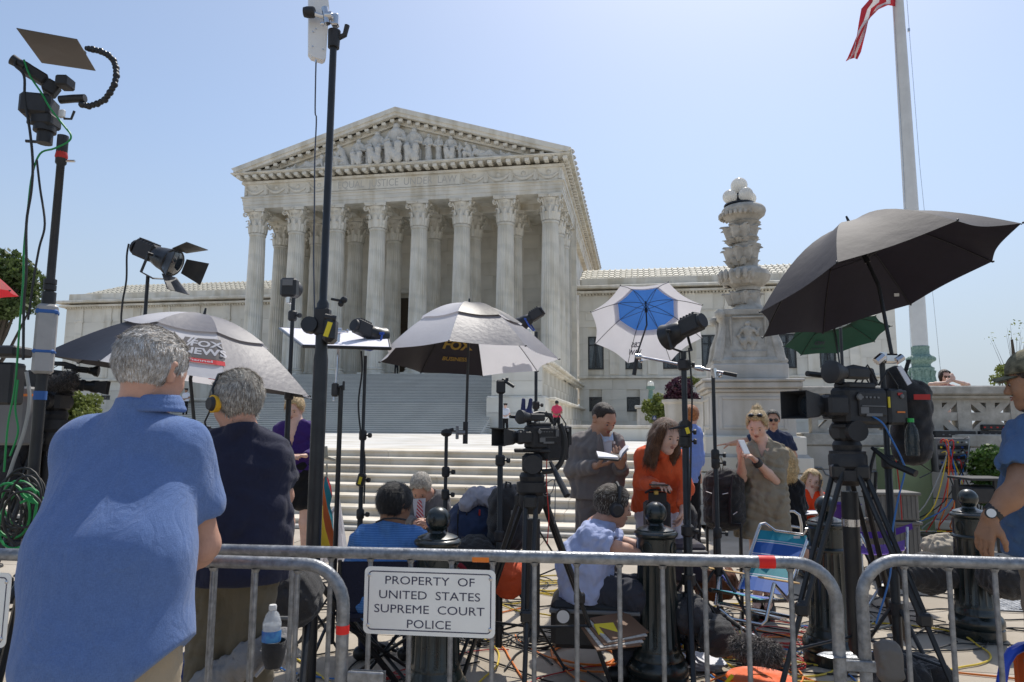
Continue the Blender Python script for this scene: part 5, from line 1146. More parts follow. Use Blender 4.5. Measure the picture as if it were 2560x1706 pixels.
# --- woman in orange
ORG = cloth('orange', (.78, .13, .045)); WPT = cloth('white_trousers', (.60, .57, .62), var=.04)
f = Fig('long-haired brunette woman in orange blouse and white trousers bending forward', 1650, 5.2)
T, R = human(f, (1665, 1093, -.22), (154, 12, -6), SK2, H_BROWN, 'long', ORG, WPT, ((1607, 1136, -.02), (1702, 1148, -.12)), ((1612, 1262, .22), (1684, 1262, .18)), el=((1601, 1206, -.06), (1714, 1220, -.16)), wr=((1634, 1212, -.26), (1706, 1266, -.28)), tip=((1652, 1212, -.32), (1702, 1300, -.28)), nrm=((0, 0, -1), (-1, 0, 0)), curl=(.5, .5),
      h=.008, ch=.009, sleeve='long', rt=(.105, .10, .13), hem=.86, hairn=4000, hairL=.07, seed=13, open_neck=(.05, .16), armr=.88, shoes=LEATHER, pr=(.098, .078, .062), wrinkle=.006, hs=.98, kn=((1622, 1390, .06), (1676, 1390, .04)), an=((1628, 1530, .05), (1676, 1530, .05)))
p = thing('held_phone', 'dark phone in the right hand of the woman in orange', 'phone', tuple(W(1646, 1212, 4.85))); m = MB(); m.box(W(1647, 1212, 4.86), (.13, .07, .009), ch=.002); m.build('case', PHONE, p); m = MB(); m.box(W(1647, 1212, 4.86) + Vector((0, 0, .0055)), (.115, .06, .002)); m.build('screen', GLASS, p)
# --- ginger man behind, back turned
LBL = cloth('light_blue_shirt', (.20, .29, .62), var=.04)
f = Fig('ginger-haired man seen from behind in a light blue shirt by the steps', 1722, 8.3)
T, R = human(f, (1728, 1042), (28, 0), SK2, H_RED, 'full', LBL, BKC, ((1690, 1078), (1742, 1080)), ((1703, 1190), (1734, 1190)), el=((1684, 1140), (1747, 1138)), wr=((1690, 1190, .1), (1747, 1182, .0)), tip=(None, (1748, 1220)), h=.009, ch=.012, sleeve='rolled', rt=(.108, .112, .12), hem=.86, hairn=700, seed=15, shoes=LEATHER, facep=False)
# --- woman in linen dress
LIN = cloth('olive_linen', (.29, .25, .185), bump=.5, var=.1)
f = Fig('blond woman with a top knot in an olive linen shirt dress tapping at her phone', 1900, 5.8)
T, R = human(f, (1893, 1066, -.03), (207, 22), SK2, H_BLOND, 'bun', LIN, None, ((1868, 1128, -.02), (1948, 1130, .03)), ((1880, 1245), (1930, 1245)), el=((1855, 1196, -.08), (1938, 1202, -.08)), wr=((1853, 1150, -.26), (1889, 1152, -.27)), tip=((1845, 1120, -.32), (1858, 1122, -.34)), nrm=((1, .2, 0), (-1, -.3, 0)), curl=(.35, .5),
      h=.008, ch=.009, sleeve='elbow', rt=(.102, .098, .125), dress=True, dhem=.62, hairn=1800, hairL=.04, seed=17, leg='bare', armr=.88, open_neck=(.045, .15), shoes=LEATHER, wrinkle=.009, hs=.96, kn=((1892, 1375), (1922, 1375)), an=((1894, 1495), (1922, 1495)))
Q = lambda a: wpt(f, T(a))
m = MB()
for x in (-1, 1): m.ball(Q((x * .034, .045, .115)), .026, 10, (1, 1, .7)); m.tube([Q((x * .05, .04, .115)), Q((x * .08, -.04, .05))], .003, 5)
m.tube([Q((-.03, .05, .12)), Q((.03, .05, .12))], .004, 5); o = m.build('sunglasses', SHADE, f.root)
m = MB(); a, b = Q((0, 0, 0)), 0; w0 = W(1892, 1156, 5.55); w1 = W(1896, 1162, 5.56); m.tube([W(1890, 1153, 5.53), W(1897, 1162, 5.55)], .036, 14); m.build('wristband', BLKM, f.root)
p = thing('pale_phone', 'white phone held up by the woman in the linen dress', 'phone', tuple(W(1859, 1116, 5.45))); Rm = Matrix.Rotation(YAW + .5, 3, 'Z') @ Matrix.Rotation(-.5, 3, 'X'); m = MB(); m.box(W(1860, 1118, 5.43), (.065, .010, .12), R=Rm, ch=.003); m.build('case', WHITEP, p)
# --- man leaning on the pedestal
NV2 = cloth('dark_blue', (.018, .028, .065))
f = Fig('man in sunglasses and a navy polo leaning one arm along the pedestal', 1940, 9.2)
T, R = human(f, (1932, 1050), (196, 4), SK1, H_BLACK, 'short', NV2, KHD, ((1900, 1096), (1968, 1094)), ((1915, 1215), (1960, 1215)), el=((1862, 1104, .05), (1984, 1140)), wr=((1826, 1110, .1), (1984, 1185)), tip=((1795, 1112, .1), None), nrm=((0, 0, -1), None), curl=(.1, .4), h=.009, ch=.011, rt=(.112, .115, .125), glasses=True, hairn=500, hairL=.015, seed=19, shoes=LEATHER, armr=1.1)
# --- two seated women
f = Fig('blond woman seen from behind in a black jacket seated on an aluminium lawn chair', 1965, 7.2)
T, R = human(f, (1962, 1152), (24, 4), SK2, H_BLOND, 'longback', BKC, BKC, ((1936, 1212), (1994, 1214)), ((1945, 1330), (1992, 1330)), el=((1932, 1270), (2004, 1265, .08)), wr=((1950, 1290, .25), (2006, 1285, .3)), kn=((1955, 1325, .42), (2005, 1325, .42)), an=((1955, 1400, .45), (2010, 1400, .45)), sleeve='long', rt=(.105, .105, .135), hem=.40, hairn=1600, hairL=.06, seed=21, facep=False, shoes=LEATHER, armr=.9, leg='long')
RORG = cloth('red_orange', (.78, .060, .012))
f = Fig('seated blond woman in a vivid orange shirt with a phone at her ear', 2030, 7.7)
T, R = human(f, (2029, 1203), (193, 4, -12), SK2, H_BLOND, 'bob', RORG, cloth('pale_skirt', (.5, .46, .42)), ((1999, 1240), (2054, 1244)), ((2008, 1322, .1), (2046, 1322, .1)), el=((1996, 1285, -.05), (2068, 1288, -.04)), wr=((2020, 1285, -.2), (2056, 1238, -.1)), tip=((2035, 1285, -.25), (2047, 1216, -.06)), nrm=((0, 0, -1), (-1, .2, 0)), curl=(.3, .7), kn=((2008, 1342, -.38), (2036, 1342, -.38)), an=((2008, 1448, -.35), (2036, 1448, -.35)),
      sleeve='elbow', rt=(.10, .095, .12), hem=.42, leg='skirt', hairn=1500, hairL=.05, seed=23, shoes=LEATHER, armr=.88, open_neck=(.04, .12), hs=.97)
p = thing('phone_at_ear', 'dark phone at the ear of the seated woman in vivid orange', 'phone', tuple(W(2048, 1212, 7.6))); m = MB(); m.box(W(2050, 1214, 7.58), (.012, .065, .13), R=Matrix.Rotation(.25, 3, 'Y'), ch=.003); m.build('case', PHONE, p)
p = thing('sheet_of_paper', 'white sheet of paper on the lap of the seated woman in orange', 'paper', tuple(W(2030, 1280, 7.3))); m = MB(); m.prism([W(2000, 1278, 7.45), W(2052, 1276, 7.5), W(2056, 1284, 7.1), W(2006, 1288, 7.1)], (0, 0, .004)); m.build('sheet', PAPER, p, smooth=0)
# --- crouching man with headphones
PBL = cloth('pale_blue_shirt', (.44, .50, .74), var=.04); SLT = cloth('slate', (.045, .047, .06))
f = Fig('crouching man in a pale blue shirt and black headphones behind the barrier', 1500, 4.45)
T, R = human(f, (1534, 1268), (84, 10), SK4, [H_DARK[1], H_GREY2[0], H_DARK[0]], 'full', PBL, SLT, ((1478, 1342, -.17), (1496, 1338, .2)), ((1458, 1470, -.12), (1476, 1466, .15)), el=((1540, 1372, -.22), (1566, 1362, .2)), wr=((1608, 1390, -.2), (1618, 1378, .15)), tip=((1640, 1400, -.2), (1648, 1385, .12)), nrm=((0, 0, -1), (0, 0, -1)), kn=((1580, 1490, -.18), (1600, 1475, .18)), an=((1560, 1632, -.1), (1590, 1622, .2)),
      h=.008, ch=.009, rt=(.13, .14, .15), hem=.46, hairn=3000, hairL=.03, seed=25, shoes=LEATHER, armr=1.1, wrinkle=.008, pr=(.1, .078, .055), mid=(1462, 1405, .0))
Q = lambda a: wpt(f, T(a))
hd = thing('headphones', 'large black over-ear headphones on the crouching man', 'headphones', tuple(Q((0, 0, .1))))
m = MB(); m.tube([Q((-.095, -.005, 0)), Q((-.108, -.003, .06)), Q((-.075, 0, .128)), Q((0, 0, .15)), Q((.075, 0, .128)), Q((.108, 0, .06)), Q((.095, 0, 0))], .009, 8, flat=1.6); m.build('headband', BLKM, hd)
for x in (-1, 1):
 a, b = Q((x * .082, -.005, -.005)), Q((x * .13, -.005, -.008)); m = MB(); m.cyl(a, a.lerp(b, .5), .046, .048, 18); m.cyl(a.lerp(b, .5), b, .042, .03, 18); m.build('ear_cup', BLKM, hd)
# --- man at right edge, cap and watch
BSH = cloth('steel_blue', (.075, .14, .27), bump=.4)
f = Fig('bearded man in a camouflage cap and steel blue shirt at the right edge', 2600, 3.0)
T, R = human(f, (2588, 958), (-48, 6), SK3, H_DARK, 'short', BSH, cloth('khaki_b', (.27, .21, .15)), ((2562, 1082, .0), (2740, 1078, .12)), ((2600, 1400, .05), (2720, 1400, .05)), el=((2548, 1222, -.14), (2780, 1240)), wr=((2476, 1290, -.12), (2780, 1300, .3)), tip=((2450, 1385, -.1), None), nrm=((1, .3, 0), None), curl=(.3, .4), h=.0075, ch=.009, rt=(.125, .14, .15), hem=.965, hairn=800, hairL=.02, seed=27, armr=1.18, wrinkle=.007, shoes=LEATHER, mid=(2655, 1250, .06))
Q = lambda a: wpt(f, T(a))
CAMO = mat('camouflage_cloth', (.09, .085, .05), .9, var=.5, vs=22, col2=(.26, .24, .16), bump=.3, bs=200)
cp = thing('camouflage_cap', 'faded camouflage baseball cap on the man at the right edge', 'cap', tuple(Q((0, 0, .08))))
s_ = SDF(.006); s_.add(T((0, -.026, .045)), T((0, .0, .05)), .106, .102, .02, fl=R @ np.array((1., 0, 0)), f=1.08)
o_ = T((0, 0, .045))
V, Qd = s_.mesh(lambda Dg, G: np.maximum(Dg, -((G[0] - o_[0]) * R[0, 2] + (G[1] - o_[1]) * R[1, 2] + (G[2] - o_[2]) * R[2, 2])))
cpo = np.array(lw(f.o + T((0, 0, .08)))); Vw = np.array([tuple(lw(f.o + v)) for v in V]); mk('crown', (Vw - cpo, Qd), CAMO, cp)
m = MB(); rows = []
for i in range(6):
 t = i / 5; rows.append([Q((x * (1 - .25 * t * t), .07 + t * .085 - abs(x) ** 2 * 5, .05 - t * .012 - abs(x) ** 2 * 3.5)) for x in np.linspace(-.07, .07, 9)])
vs = [p for r in rows for p in r]; m._add(vs, [(i * 9 + j, i * 9 + j + 1, (i + 1) * 9 + j + 1, (i + 1) * 9 + j) for i in range(5) for j in range(8)]); m._add([p + Vector((0, 0, -.004)) for p in vs], [(i * 9 + j, (i + 1) * 9 + j, (i + 1) * 9 + j + 1, i * 9 + j + 1) for i in range(5) for j in range(8)]); m.build('peak', CAMO, cp)
bd = SDF(.006); bd.add(T((0, .02, -.06)), T((0, .05, -.085)), .052, .036, .03); bd.add(T((-.06, .0, -.02)), T((-.045, .03, -.07)), .018); bd.add(T((.06, .0, -.02)), T((.045, .03, -.07)), .018); bd.add(T((-.02, .088, -.047)), T((.02, .088, -.047)), .006); bd.add(T((-.02, .092, -.056)), T((.02, .092, -.056)), .009, None, .003, cut=True); mk('beard', bd.mesh(), H_DARK[1], f.root)
wt = thing('wristwatch', 'wristwatch with a white dial on the arm at the right edge', 'watch', tuple(W(2474, 1286, 3.07)))
a, b = f.P((2478, 1287, -.12)), f.P((2491, 1275, -.122)); m = MB(); m.tube([wpt(f, a), wpt(f, b)], .037, 16); m.build('strap', BLKM, wt)
c = W(2476, 1283, 2.84);
dr = lw((-.35, -1, .1)).normalized(); m = MB(); m.cyl(c, c + dr * .012, .021, None, 20); m.build('case', BLK, wt); m = MB(); m.cyl(c + dr * .012, c + dr * .0135, .017, None, 20); m.build('dial', WHITEP, wt)
# --- woman on the parapet
f = Fig('dark-haired woman in sunglasses resting her arms on top of the balustrade', 2362, 12.9, HP)
T, R = human(f, (2362, 942), (186, 6), SK2, H_DARK, 'bob', cloth('salmon', (.5, .22, .18)), BKC, ((2335, 972, .0), (2390, 972, .0)), ((2345, 1080), (2382, 1080)), el=((2326, 962, -.2), (2420, 963, -.2)), wr=((2366, 957, -.38), (2384, 952, -.38)), tip=((2384, 946, -.38), (2380, 938, -.36)), glasses=True, h=.009, ch=.012, rt=(.1, .1, .11), sleeve='none', hairn=500, hairL=.05, armr=.9, hem=2.0 - HP, seed=29)
# --- far figures
def far(label, px, d, zg, top, skm, hm, sm, pm, yaw=180, capm=None):
 f = Fig(label, px, d, zg); k = 1.72; s = 1.; o = f.o
 X = lambda x, z, y=0: (px + x * F / d, 1, y)
 def pp(x, z, y=0.):
  return np.array((x, y, z))
 f.P = lambda q: np.array(q, float)
 human(f, (0, 0.0, 1.62), (yaw, 5), skm, hm, 'short', sm, pm, ((-.17, 0, 1.42), (.17, 0, 1.42)), ((-.09, 0, .95), (.09, 0, .95)), el=((-.24, 0, 1.16), (.24, 0, 1.16)), wr=((-.1, -.15, 1.08), (.12, -.16, 1.1)), kn=((-.1, 0, .5), (.1, 0, .5)), an=((-.1, 0, .09), (.1, 0, .09)), h=.014, ch=.018, hairn=0, facep=False, hem=.93, seed=31)
 if capm: m = MB(); c = wpt(f, (0, 0, 1.71)); m.lathe(c, [(.09, -.02), (.125, .03), (.13, .06), (.08, .075)], 12); m.build('peaked_cap', capm, f.root)
POL = cloth('police_white', (.66, .67, .72), var=.02)
st_z = HP + 8 * rr; far('police officer in a white shirt standing on the main stairs', 458, 46.5, st_z, 0, SK3, H_BLACK, POL, BKC, 180, BKC)
far('police officer in dark cap half hidden by the middle video camera', 1263, 40, HP, 0, SK2, H_BLACK, POL, BKC, 180, BKC)
far('guard in a dark suit standing at the top of the stairs between the columns', 986, 59.5, HS, 0, SK1, H_BLACK, BKC, BKC)
far('distant person in a bright pink top behind the middle video camera', 1392, 34, HP, 0, SK3, H_BLACK, cloth('pink', (.65, .06, .12)), BKC, 0)
# ================================================================ BARRIERS, BOLLARDS
class Line:                             # vertical plane through two points of the place
 def __init__(s, a, b): s.a = Vector(a); s.u = (Vector(b) - Vector(a)); s.u.z = 0; s.u.normalize(); s.n = Vector((-s.u.y, s.u.x, 0))
 def hit(s, px, py, off=0.):
  r = _wray(px, py); a = s.a + s.n * off; k = (a - Vector((0, 0, EYE))).dot(s.n) / r.dot(s.n); return Vector((0, 0, EYE)) + r * k
 def at(s, px, z):                   # horizontal position where the plane shows at column px, height z
  py = 1400.
  for _ in range(6):
   p = s.hit(px, py); py += (p.z - z) * F / max(.5, p.length)
  p = s.hit(px, py); return Vector((p.x, p.y, 0))
REDT = mat('red_tape', (.80, .012, .008), .45); ORT = mat('orange_tape', (.75, .20, .02), .5)
RAILZ = 1.07
def barrier(label, ln, pl, pr, bars, leg_l=True, leg_r=True):
 A = ln.at(pl, 1.0); B = ln.at(pr, 1.0); t = thing('crowd_barrier', label, 'barrier', tuple((A + B) / 2), math.atan2(ln.u.y, ln.u.x), 'steel crowd barriers'); u = ln.u; up = Vector((0, 0, 1)); rc = .125; pts = []
 A0 = A + up * .2; B0 = B + up * .2
 if leg_l: pts += [A + up * .12, A + up * .6]; pts += [A + up * (RAILZ - rc) + u * (rc - rc * math.cos(a)) + up * rc * math.sin(a) for a in np.linspace(0, PI / 2, 9)]
 else: pts += [A + up * RAILZ]
 n = 12;
 pts += [A.lerp(B, (i + 1) / (n + 1)) * 1 + up * RAILZ for i in range(n)] if False else []
 if leg_r: pts += [B + up * (RAILZ - rc) - u * (rc - rc * math.sin(a)) * 1 + up * rc * math.cos(a) for a in np.linspace(0, PI / 2, 9)]; pts += [B + up * .6, B + up * .12]
 else: pts += [B + up * RAILZ]
 if leg_r:
  k = len(pts) - 11; pts[k:k + 9] = [B - u * rc + u * rc * math.sin(a) + up * (RAILZ - rc + rc * math.cos(a)) for a in np.linspace(0, PI / 2, 9)]
 if leg_l:
  pts[2:11] = [A + u * rc - u * rc * math.cos(a) + up * (RAILZ - rc + rc * math.sin(a)) for a in np.linspace(0, PI / 2, 9)]
 m = MB(); m.tube(pts, .0195, 18); m.build('frame_tube', GALV, t, smooth=60)
 m = MB(); m.tube([A + up * .2, B + up * .2], .015, 12); m.build('bottom_rail', GALV, t, smooth=60)
 for px in bars:
  p = ln.at(px, .98); m = MB(); m.tube([p + up * .2, p + up * (RAILZ - .012)], .0082, 10); m.lathe(p + up * (RAILZ - .030), [(.0082, 0), (.012, .006), (.014, .012)], 10, cap=False); m.build('bar', GALV, t, smooth=60)
 for p, on in ((A, leg_l), (B, leg_r)):
  if on: m = MB(); m.tube([p + u * .0 + ln.n * .28 + up * .01, p + ln.n * .2 + up * .05, p + up * .12, p - ln.n * .2 + up * .05, p - ln.n * .28 + up * .01], .014, 8); m.build('foot', GALV, t)
 return t
LA = Line(PZ(30, 1387, RAILZ), PZ(730, 1410, RAILZ)); LB = Line(PZ(560, 1375, RAILZ), PZ(1985, 1407, RAILZ)); LC = Line(PZ(2300, 1402, RAILZ), PZ(2555, 1410, RAILZ))
bA = barrier('steel crowd barrier with a red tape band on its curved end, under the leaning man', LA, -420, 860, (-240, -130, -20, 105, 210, 317, 424, 530, 637, 742), False)
bB = barrier('long steel crowd barrier carrying the white property sign across the middle', LB, 330, 2090, (432, 538, 634, 730, 826, 925, 1026, 1128, 1231, 1336, 1442, 1549, 1657, 1763, 1869, 1978), False)
bC = barrier('steel crowd barrier at the right edge, in front of the big camera tripod', LC, 2153, 2900, (2263, 2375, 2490, 2605, 2720), True, False)
def tape(ln, par, pa, pb, m_, vertical=False):
 m = MB()
 if vertical: p = ln.at(pa, 1.0); z0, z1 = ln.hit(pa, pb[1]).z, ln.hit(pa, pb[0]).z; m.tube([p + Vector((0, 0, z0)), p + Vector((0, 0, z1))], .0202, 18, cap=False)
 else: a, b = ln.at(pa, RAILZ), ln.at(pb, RAILZ); m.tube([a + Vector((0, 0, RAILZ)), b + Vector((0, 0, RAILZ))], .0202, 18, cap=False)
 m.build('tape_band', m_, par)
tape(LA, bA, 860, (1562, 1584), REDT, True); tape(LB, bB, 1895, 1936, REDT)
m = MB(); a, b = LB.at(1182, RAILZ), LB.at(1224, RAILZ); m.tube([a + Vector((0, 0, RAILZ - .004)) - LB.n * .002, b + Vector((0, 0, RAILZ - .004)) - LB.n * .002], .0175, 14, cap=False); m.build('tape_band', ORT, bB)
def hook(ln, par, p0, p1, y0, y1, off):
 a, b = ln.hit(p0, (y0 + y1) / 2, off), ln.hit(p1, (y0 + y1) / 2, off); c = (a + b) / 2; R = Matrix.Rotation(math.atan2(ln.u.y, ln.u.x), 3, 'Z'); h = abs(ln.hit(p0, y0).z - ln.hit(p0, y1).z)
 m = MB(); m.box(c, ((b - a).length, .012, h), R=R, ch=.003); m.box(c + ln.n * .03, ((b - a).length * .96, .006, h * .8), R=R); m.build('hook_plate', GALV, par)
hook(LA, bA, 868, 958, 1680, 1725, -.02); hook(LC, bC, 2110, 2190, 1652, 1680, -.022)
m = MB(); a = LB.hit(2058, 1642, -.01); b = LB.hit(2140, 1642, -.01); m.tube([b + Vector((0, 0, .0)), a + LB.u * .02, a + LB.n * .02, a + LB.u * .02 + LB.n * .035, b + LB.n * .035], .014, 6, flat=.3); m.build('hook_loop', GALV, bB)
# ---- signs
def sign(label, ln, x0, x1, yc0, yc1, off, rows, cat='sign'):
 """x0,x1 columns; yc0/yc1 = (top,bottom) px at left end"""
 a = ln.hit(x0, yc0, off); b = ln.hit(x1, yc0 + (x1 - x0) * .028, off); w = (b - a).dot(ln.u); h = a.z - ln.hit(x0, yc1, off).z; c = a + ln.u * w / 2 - Vector((0, 0, h / 2)); R = Matrix.Rotation(math.atan2(ln.u.y, ln.u.x), 3, 'Z')
 tilt = -.008
 def fn(x, y, o=0.): return c + ln.u * x + Vector((0, 0, y + x * tilt)) - ln.n * (o + .002)
 t = thing('property_sign', label, cat, tuple(c)); rc = .018
 def rr_(w, h, r, o):
  out = []
  for cx, cy, a0 in ((w / 2 - r, h / 2 - r, 0), (-w / 2 + r, h / 2 - r, PI / 2), (-w / 2 + r, -h / 2 + r, PI), (w / 2 - r, -h / 2 + r, 3 * PI / 2)): out += [fn(cx + r * math.cos(a0 + q), cy + r * math.sin(a0 + q), o) for q in np.linspace(0, PI / 2, 6)]
  return out
 m = MB(); m.prism(rr_(w, h, rc, 0), ln.n * .003); m.build('plate', SIGNW, t, smooth=0)
 m = MB(); o1 = rr_(w - .026, h - .026, .014, .0006); o2 = rr_(w - .033, h - .033, .011, .0006); n = len(o1); m._add(o1 + o2, [(i, (i + 1) % n, (i + 1) % n + n, i + n) for i in range(n)]); m.build('border', SIGNB, t, smooth=0)
 for txt, y, hh, xs in rows:
  m = MB(); put_text(m, txt, lambda x, yy: fn(x, y * h + yy, .0007), hh * h, xs, .0); m.build('lettering', SIGNB, t, smooth=0)
 for sx in (-1, 1):
  for sy_ in (-1, 1): m = MB(); p = fn(sx * (w / 2 - .016), sy_ * (h / 2 - .028), .0); m.lathe(p, [(.006, 0), (.006, .002), (.003, .004)], 10, ax=-ln.n); m.build('screw', CHROME, t)
 return t
sign('white sign with navy lettering, PROPERTY OF UNITED STATES SUPREME COURT POLICE', LB, 913, 1239, 1417, 1585, -.022, (('PROPERTY  OF', .30, .125, 1.22), ('UNITED  STATES', .085, .125, 1.22), ('SUPREME  COURT', -.125, .125, 1.22), ('POLICE', -.34, .125, 1.22)))
sign('part of a second white bordered sign cut off by the left picture edge', LA, -300, 31, 1420, 1603, -.022, (('PROPERTY  OF', .30, .125, 1.22), ('UNITED  STATES', .085, .125, 1.22), ('SUPREME  COURT', -.125, .125, 1.22), ('POLICE', -.34, .125, 1.22)))
# ---- bollards
def bollard_parts():
 H_ = 1.05
 b = MB(); b.lathe((0, 0, 0), [(.175, 0), (.175, .07), (.165, .075), (.178, .095), (.178, .125), (.165, .15), (.15, .165), (.15, .175), (.138, .2), (.134, .215)], 40, cap=True)
 s = MB(); n = 72; prof = [(.134, .215), (.133, .23), (.131, .25), (.112, .68), (.111, .70)]; vs = []
 for ri, (r, z) in enumerate(prof):
  for k in range(n): a = 2 * PI * k / n; d = 0 if ri in (0, 1, 4) else (.0, .008, .010, .008)[k % 4]; vs.append(((r - d) * math.cos(a), (r - d) * math.sin(a), z))
 s._add(vs, [(i * n + k, i * n + (k + 1) % n, (i + 1) * n + (k + 1) % n, (i + 1) * n + k) for i in range(len(prof) - 1) for k in range(n)])
 c = MB(); c.lathe((0, 0, 0), [(.111, .70), (.125, .705), (.128, .715), (.122, .725), (.113, .73), (.113, .845), (.118, .85), (.128, .86), (.130, .872), (.124, .88), (.112, .886), (.11, .895), (.095, .902), (.05, .918), (.042, .93), (.05, .94)], 40, cap=False)
 for k in range(4):
  a = k * PI / 2 + .6; d = Vector((math.cos(a), math.sin(a), 0)); e = Vector((-math.sin(a), math.cos(a), 0)); o = d * .114 + Vector((0, 0, .79)); c.tube([o + e * .03 * math.cos(q) + Vector((0, 0, .038 * math.sin(q))) for q in np.linspace(0, 2 * PI, 17)[:-1]], .004, 6, closed=True)
 q = MB(); q.ball((0, 0, .988), .068, 28)
 return [meshof(x, nm, BOLL) for x, nm in ((b, 'moulded_base'), (s, 'fluted_shaft'), (c, 'collar'), (q, 'ball_finial'))]
BP = bollard_parts()
def bollard(label, px, ytop, ybase):
 # ball top at H=1.056 and foot on the ground fix the distance
 best = None
 for d in np.linspace(3, 8, 200):
  g0 = GD(px, d)
  e = lev(px, ytop, d)[2] - 1.056
  if best is None or abs(e) < best[0]: best = (abs(e), d)
 d = best[1]; p = W(px, ytop, d); t = thing('bollard', label, 'bollard', (p.x, p.y, 0), random.uniform(0, 1), 'dark green ball-topped bollards')
 for nm, me in zip(('moulded_base', 'fluted_shaft', 'collar', 'ball_finial'), BP): o = bpy.data.objects.new(nm, me); COL.objects.link(o); o.parent = t
 print('bollard', px, round(d, 2)); return t
bollard('dark green ball-topped bollard behind the white property sign', 1096, 1267, 1706)
bollard('dark green fluted bollard in front of the crouching man with headphones', 1638, 1254, 1710)
bollard('dark green bollard beside the striped beach chair, behind the barrier end', 2062, 1239, 1690)
bollard('dark green bollard standing alone near the right edge by the man with the watch', 2418, 1223, 1640)
# ================================================================ EQUIPMENT
def frame(p, fwd, up=(0, 0, 1)):       # matrix with local +x = fwd
 x = Vector(fwd).normalized(); z = Vector(up); z = (z - x * z.dot(x)).normalized(); y = z.cross(x); M = Matrix((x, y, z)).transposed().to_4x4(); M.translation = p; return M
def lvl(x, y, z=0): return lw((x, y, z))
GREYP = mat('grey_plastic', (.16, .16, .16), .5); YLW = mat('yellow_sticker', (.75, .58, .02), .5); REDP = mat('red_plastic', (.5, .02, .015), .4); BLUP = mat('blue_plastic', (.02, .07, .35), .4); BLUT = mat('blue_tape', (.035, .12, .36), .7); GRNC = mat('green_cable', (.01, .25, .06), .5); GREENL = mat('green_label', (.05, .5, .1), .5)
def lstand(label, px, py, d, ztop=None, ztopy=None, r=.016, legs=True, knobs=(), name='light_stand', spread=.42, a0=.3, ztri=.6, sleeve=()):
 p = W(px, py, d); x, y = p.x, p.y; zt = lev(px, ztopy, d)[2] if ztopy is not None else ztop
 t = thing(name, label, 'light stand', (x, y, 0)); m = MB(); prof = [(r * 1.35, .12), (r * 1.35, zt * .45), (r * 1.1, zt * .45 + .01), (r * 1.1, zt * .72), (r * .85, zt * .72 + .01), (r * .85, zt)]
 m.lathe((x, y, 0), prof, 12); m.build('pole', BLK, t)
 for z in (zt * .45, zt * .72) + tuple(lev(px, k, d)[2] for k in knobs):
  m = MB(); m.lathe((x, y, z - .035), [(r * 1.4, 0), (r * 1.9, .01), (r * 1.9, .06), (r * 1.4, .07)], 12); m.build('collar', BLKM, t)
  m = MB(); q = Vector((x, y, z)); e = q + lvl(.05, -.02); m.cyl(q, e, .006, None, 6); m.lathe(e, [(.016, -.006), (.018, 0), (.016, .012)], 8, ax=lvl(1, -.4)); m.build('knob', BLKM, t)
 if legs:
  for k in range(3):
   a = a0 + k * 2 * PI / 3; dv = Vector((math.cos(a), math.sin(a), 0)); top = Vector((x, y, ztri)) + dv * .03; ft = Vector((x, y, .012)) + dv * spread
   m = MB(); m.tube([top, ft], r * .75, 8, flat=.7); m.ball(ft, r * 1.1, 8); m.build('leg', BLK, t)
   m = MB(); m.tube([Vector((x, y, .22)) + dv * .02, top.lerp(ft, .52)], r * .4, 6); m.build('brace', BLK, t)
  m = MB(); m.lathe((x, y, .2), [(r * 1.9, 0), (r * 1.9, .05)], 12); m.lathe((x, y, ztri - .03), [(r * 2, 0), (r * 2, .06)], 12); m.build('hub', BLKM, t)
 return t, Vector((x, y, zt))
def fresnel(label, p, fwd, s=1., doors=True, name='studio_lamp', cat='studio light', bluey=False, stick=None, up=(0, 0, 1)):
 t = thing(name, label, cat, tuple(p)); M = frame(p, fwd, up)
 def mb(): return MB(M @ Matrix.Scale(s, 4))
 m = mb(); m.lathe((-.02, 0, 0), [(.045, 0), (.062, .02), (.075, .07), (.082, .12), (.095, .15), (.097, .165), (.088, .167)], 22, ax=(1, 0, 0)); m.build('reflector_head', BLK, t)
 m = mb(); m.box((-.09, 0, .005), (.16, .095, .12), ch=.012)
 for k in range(5): m.box((-.145 + k * .026, 0, .068), (.012, .08, .012))
 m.build('rear_housing', BLKM, t)
 m = mb(); m.lathe((-.17, 0, 0), [(.052, -.02), (.055, 0)], 16, ax=(1, 0, 0)); m.build('rear_cap', BLKM, t)
 m = mb(); m.lathe((.146, 0, 0), [(.085, 0), (.06, .012), (.0001, .018)], 22, ax=(1, 0, 0), cap=False); m.build('lens', GLASS, t)
 m = mb()
 for k in (-1, 1): m.tube([(.04, k * .115, .01), (.04, k * .115, -.13), (.04, 0, -.15)], .006, 6, flat=1.8); m.cyl((.04, k * .085, .0), (.04, k * .13, 0), .012, None, 10)
 m.build('yoke', BLUP if bluey else BLK, t)
 if doors:
  for (ay, az, w) in ((0, 1, .17), (0, -1, .17), (1, 0, .13), (-1, 0, .13)):
   m = mb(); o = Vector((.155, ay * .09, az * .09)); out = Vector((.12, ay * .075, az * .075)); sd = Vector((0, az, ay)) if az else Vector((0, 0, 1));
   if az: sd = Vector((0, 1, 0))
   q = [o + sd * w * .4, o - sd * w * .4, o + out - sd * w * .62, o + out + sd * w * .62]; nn = out.cross(sd).normalized() * .002; m.prism([v - nn for v in q], nn * 2); m.build('barn_door', BLK, t)
 if stick: m = mb(); m.box((-.08, -.049, 0), (.05, .002, .09)); m.build('sticker', stick, t)
 return t, M
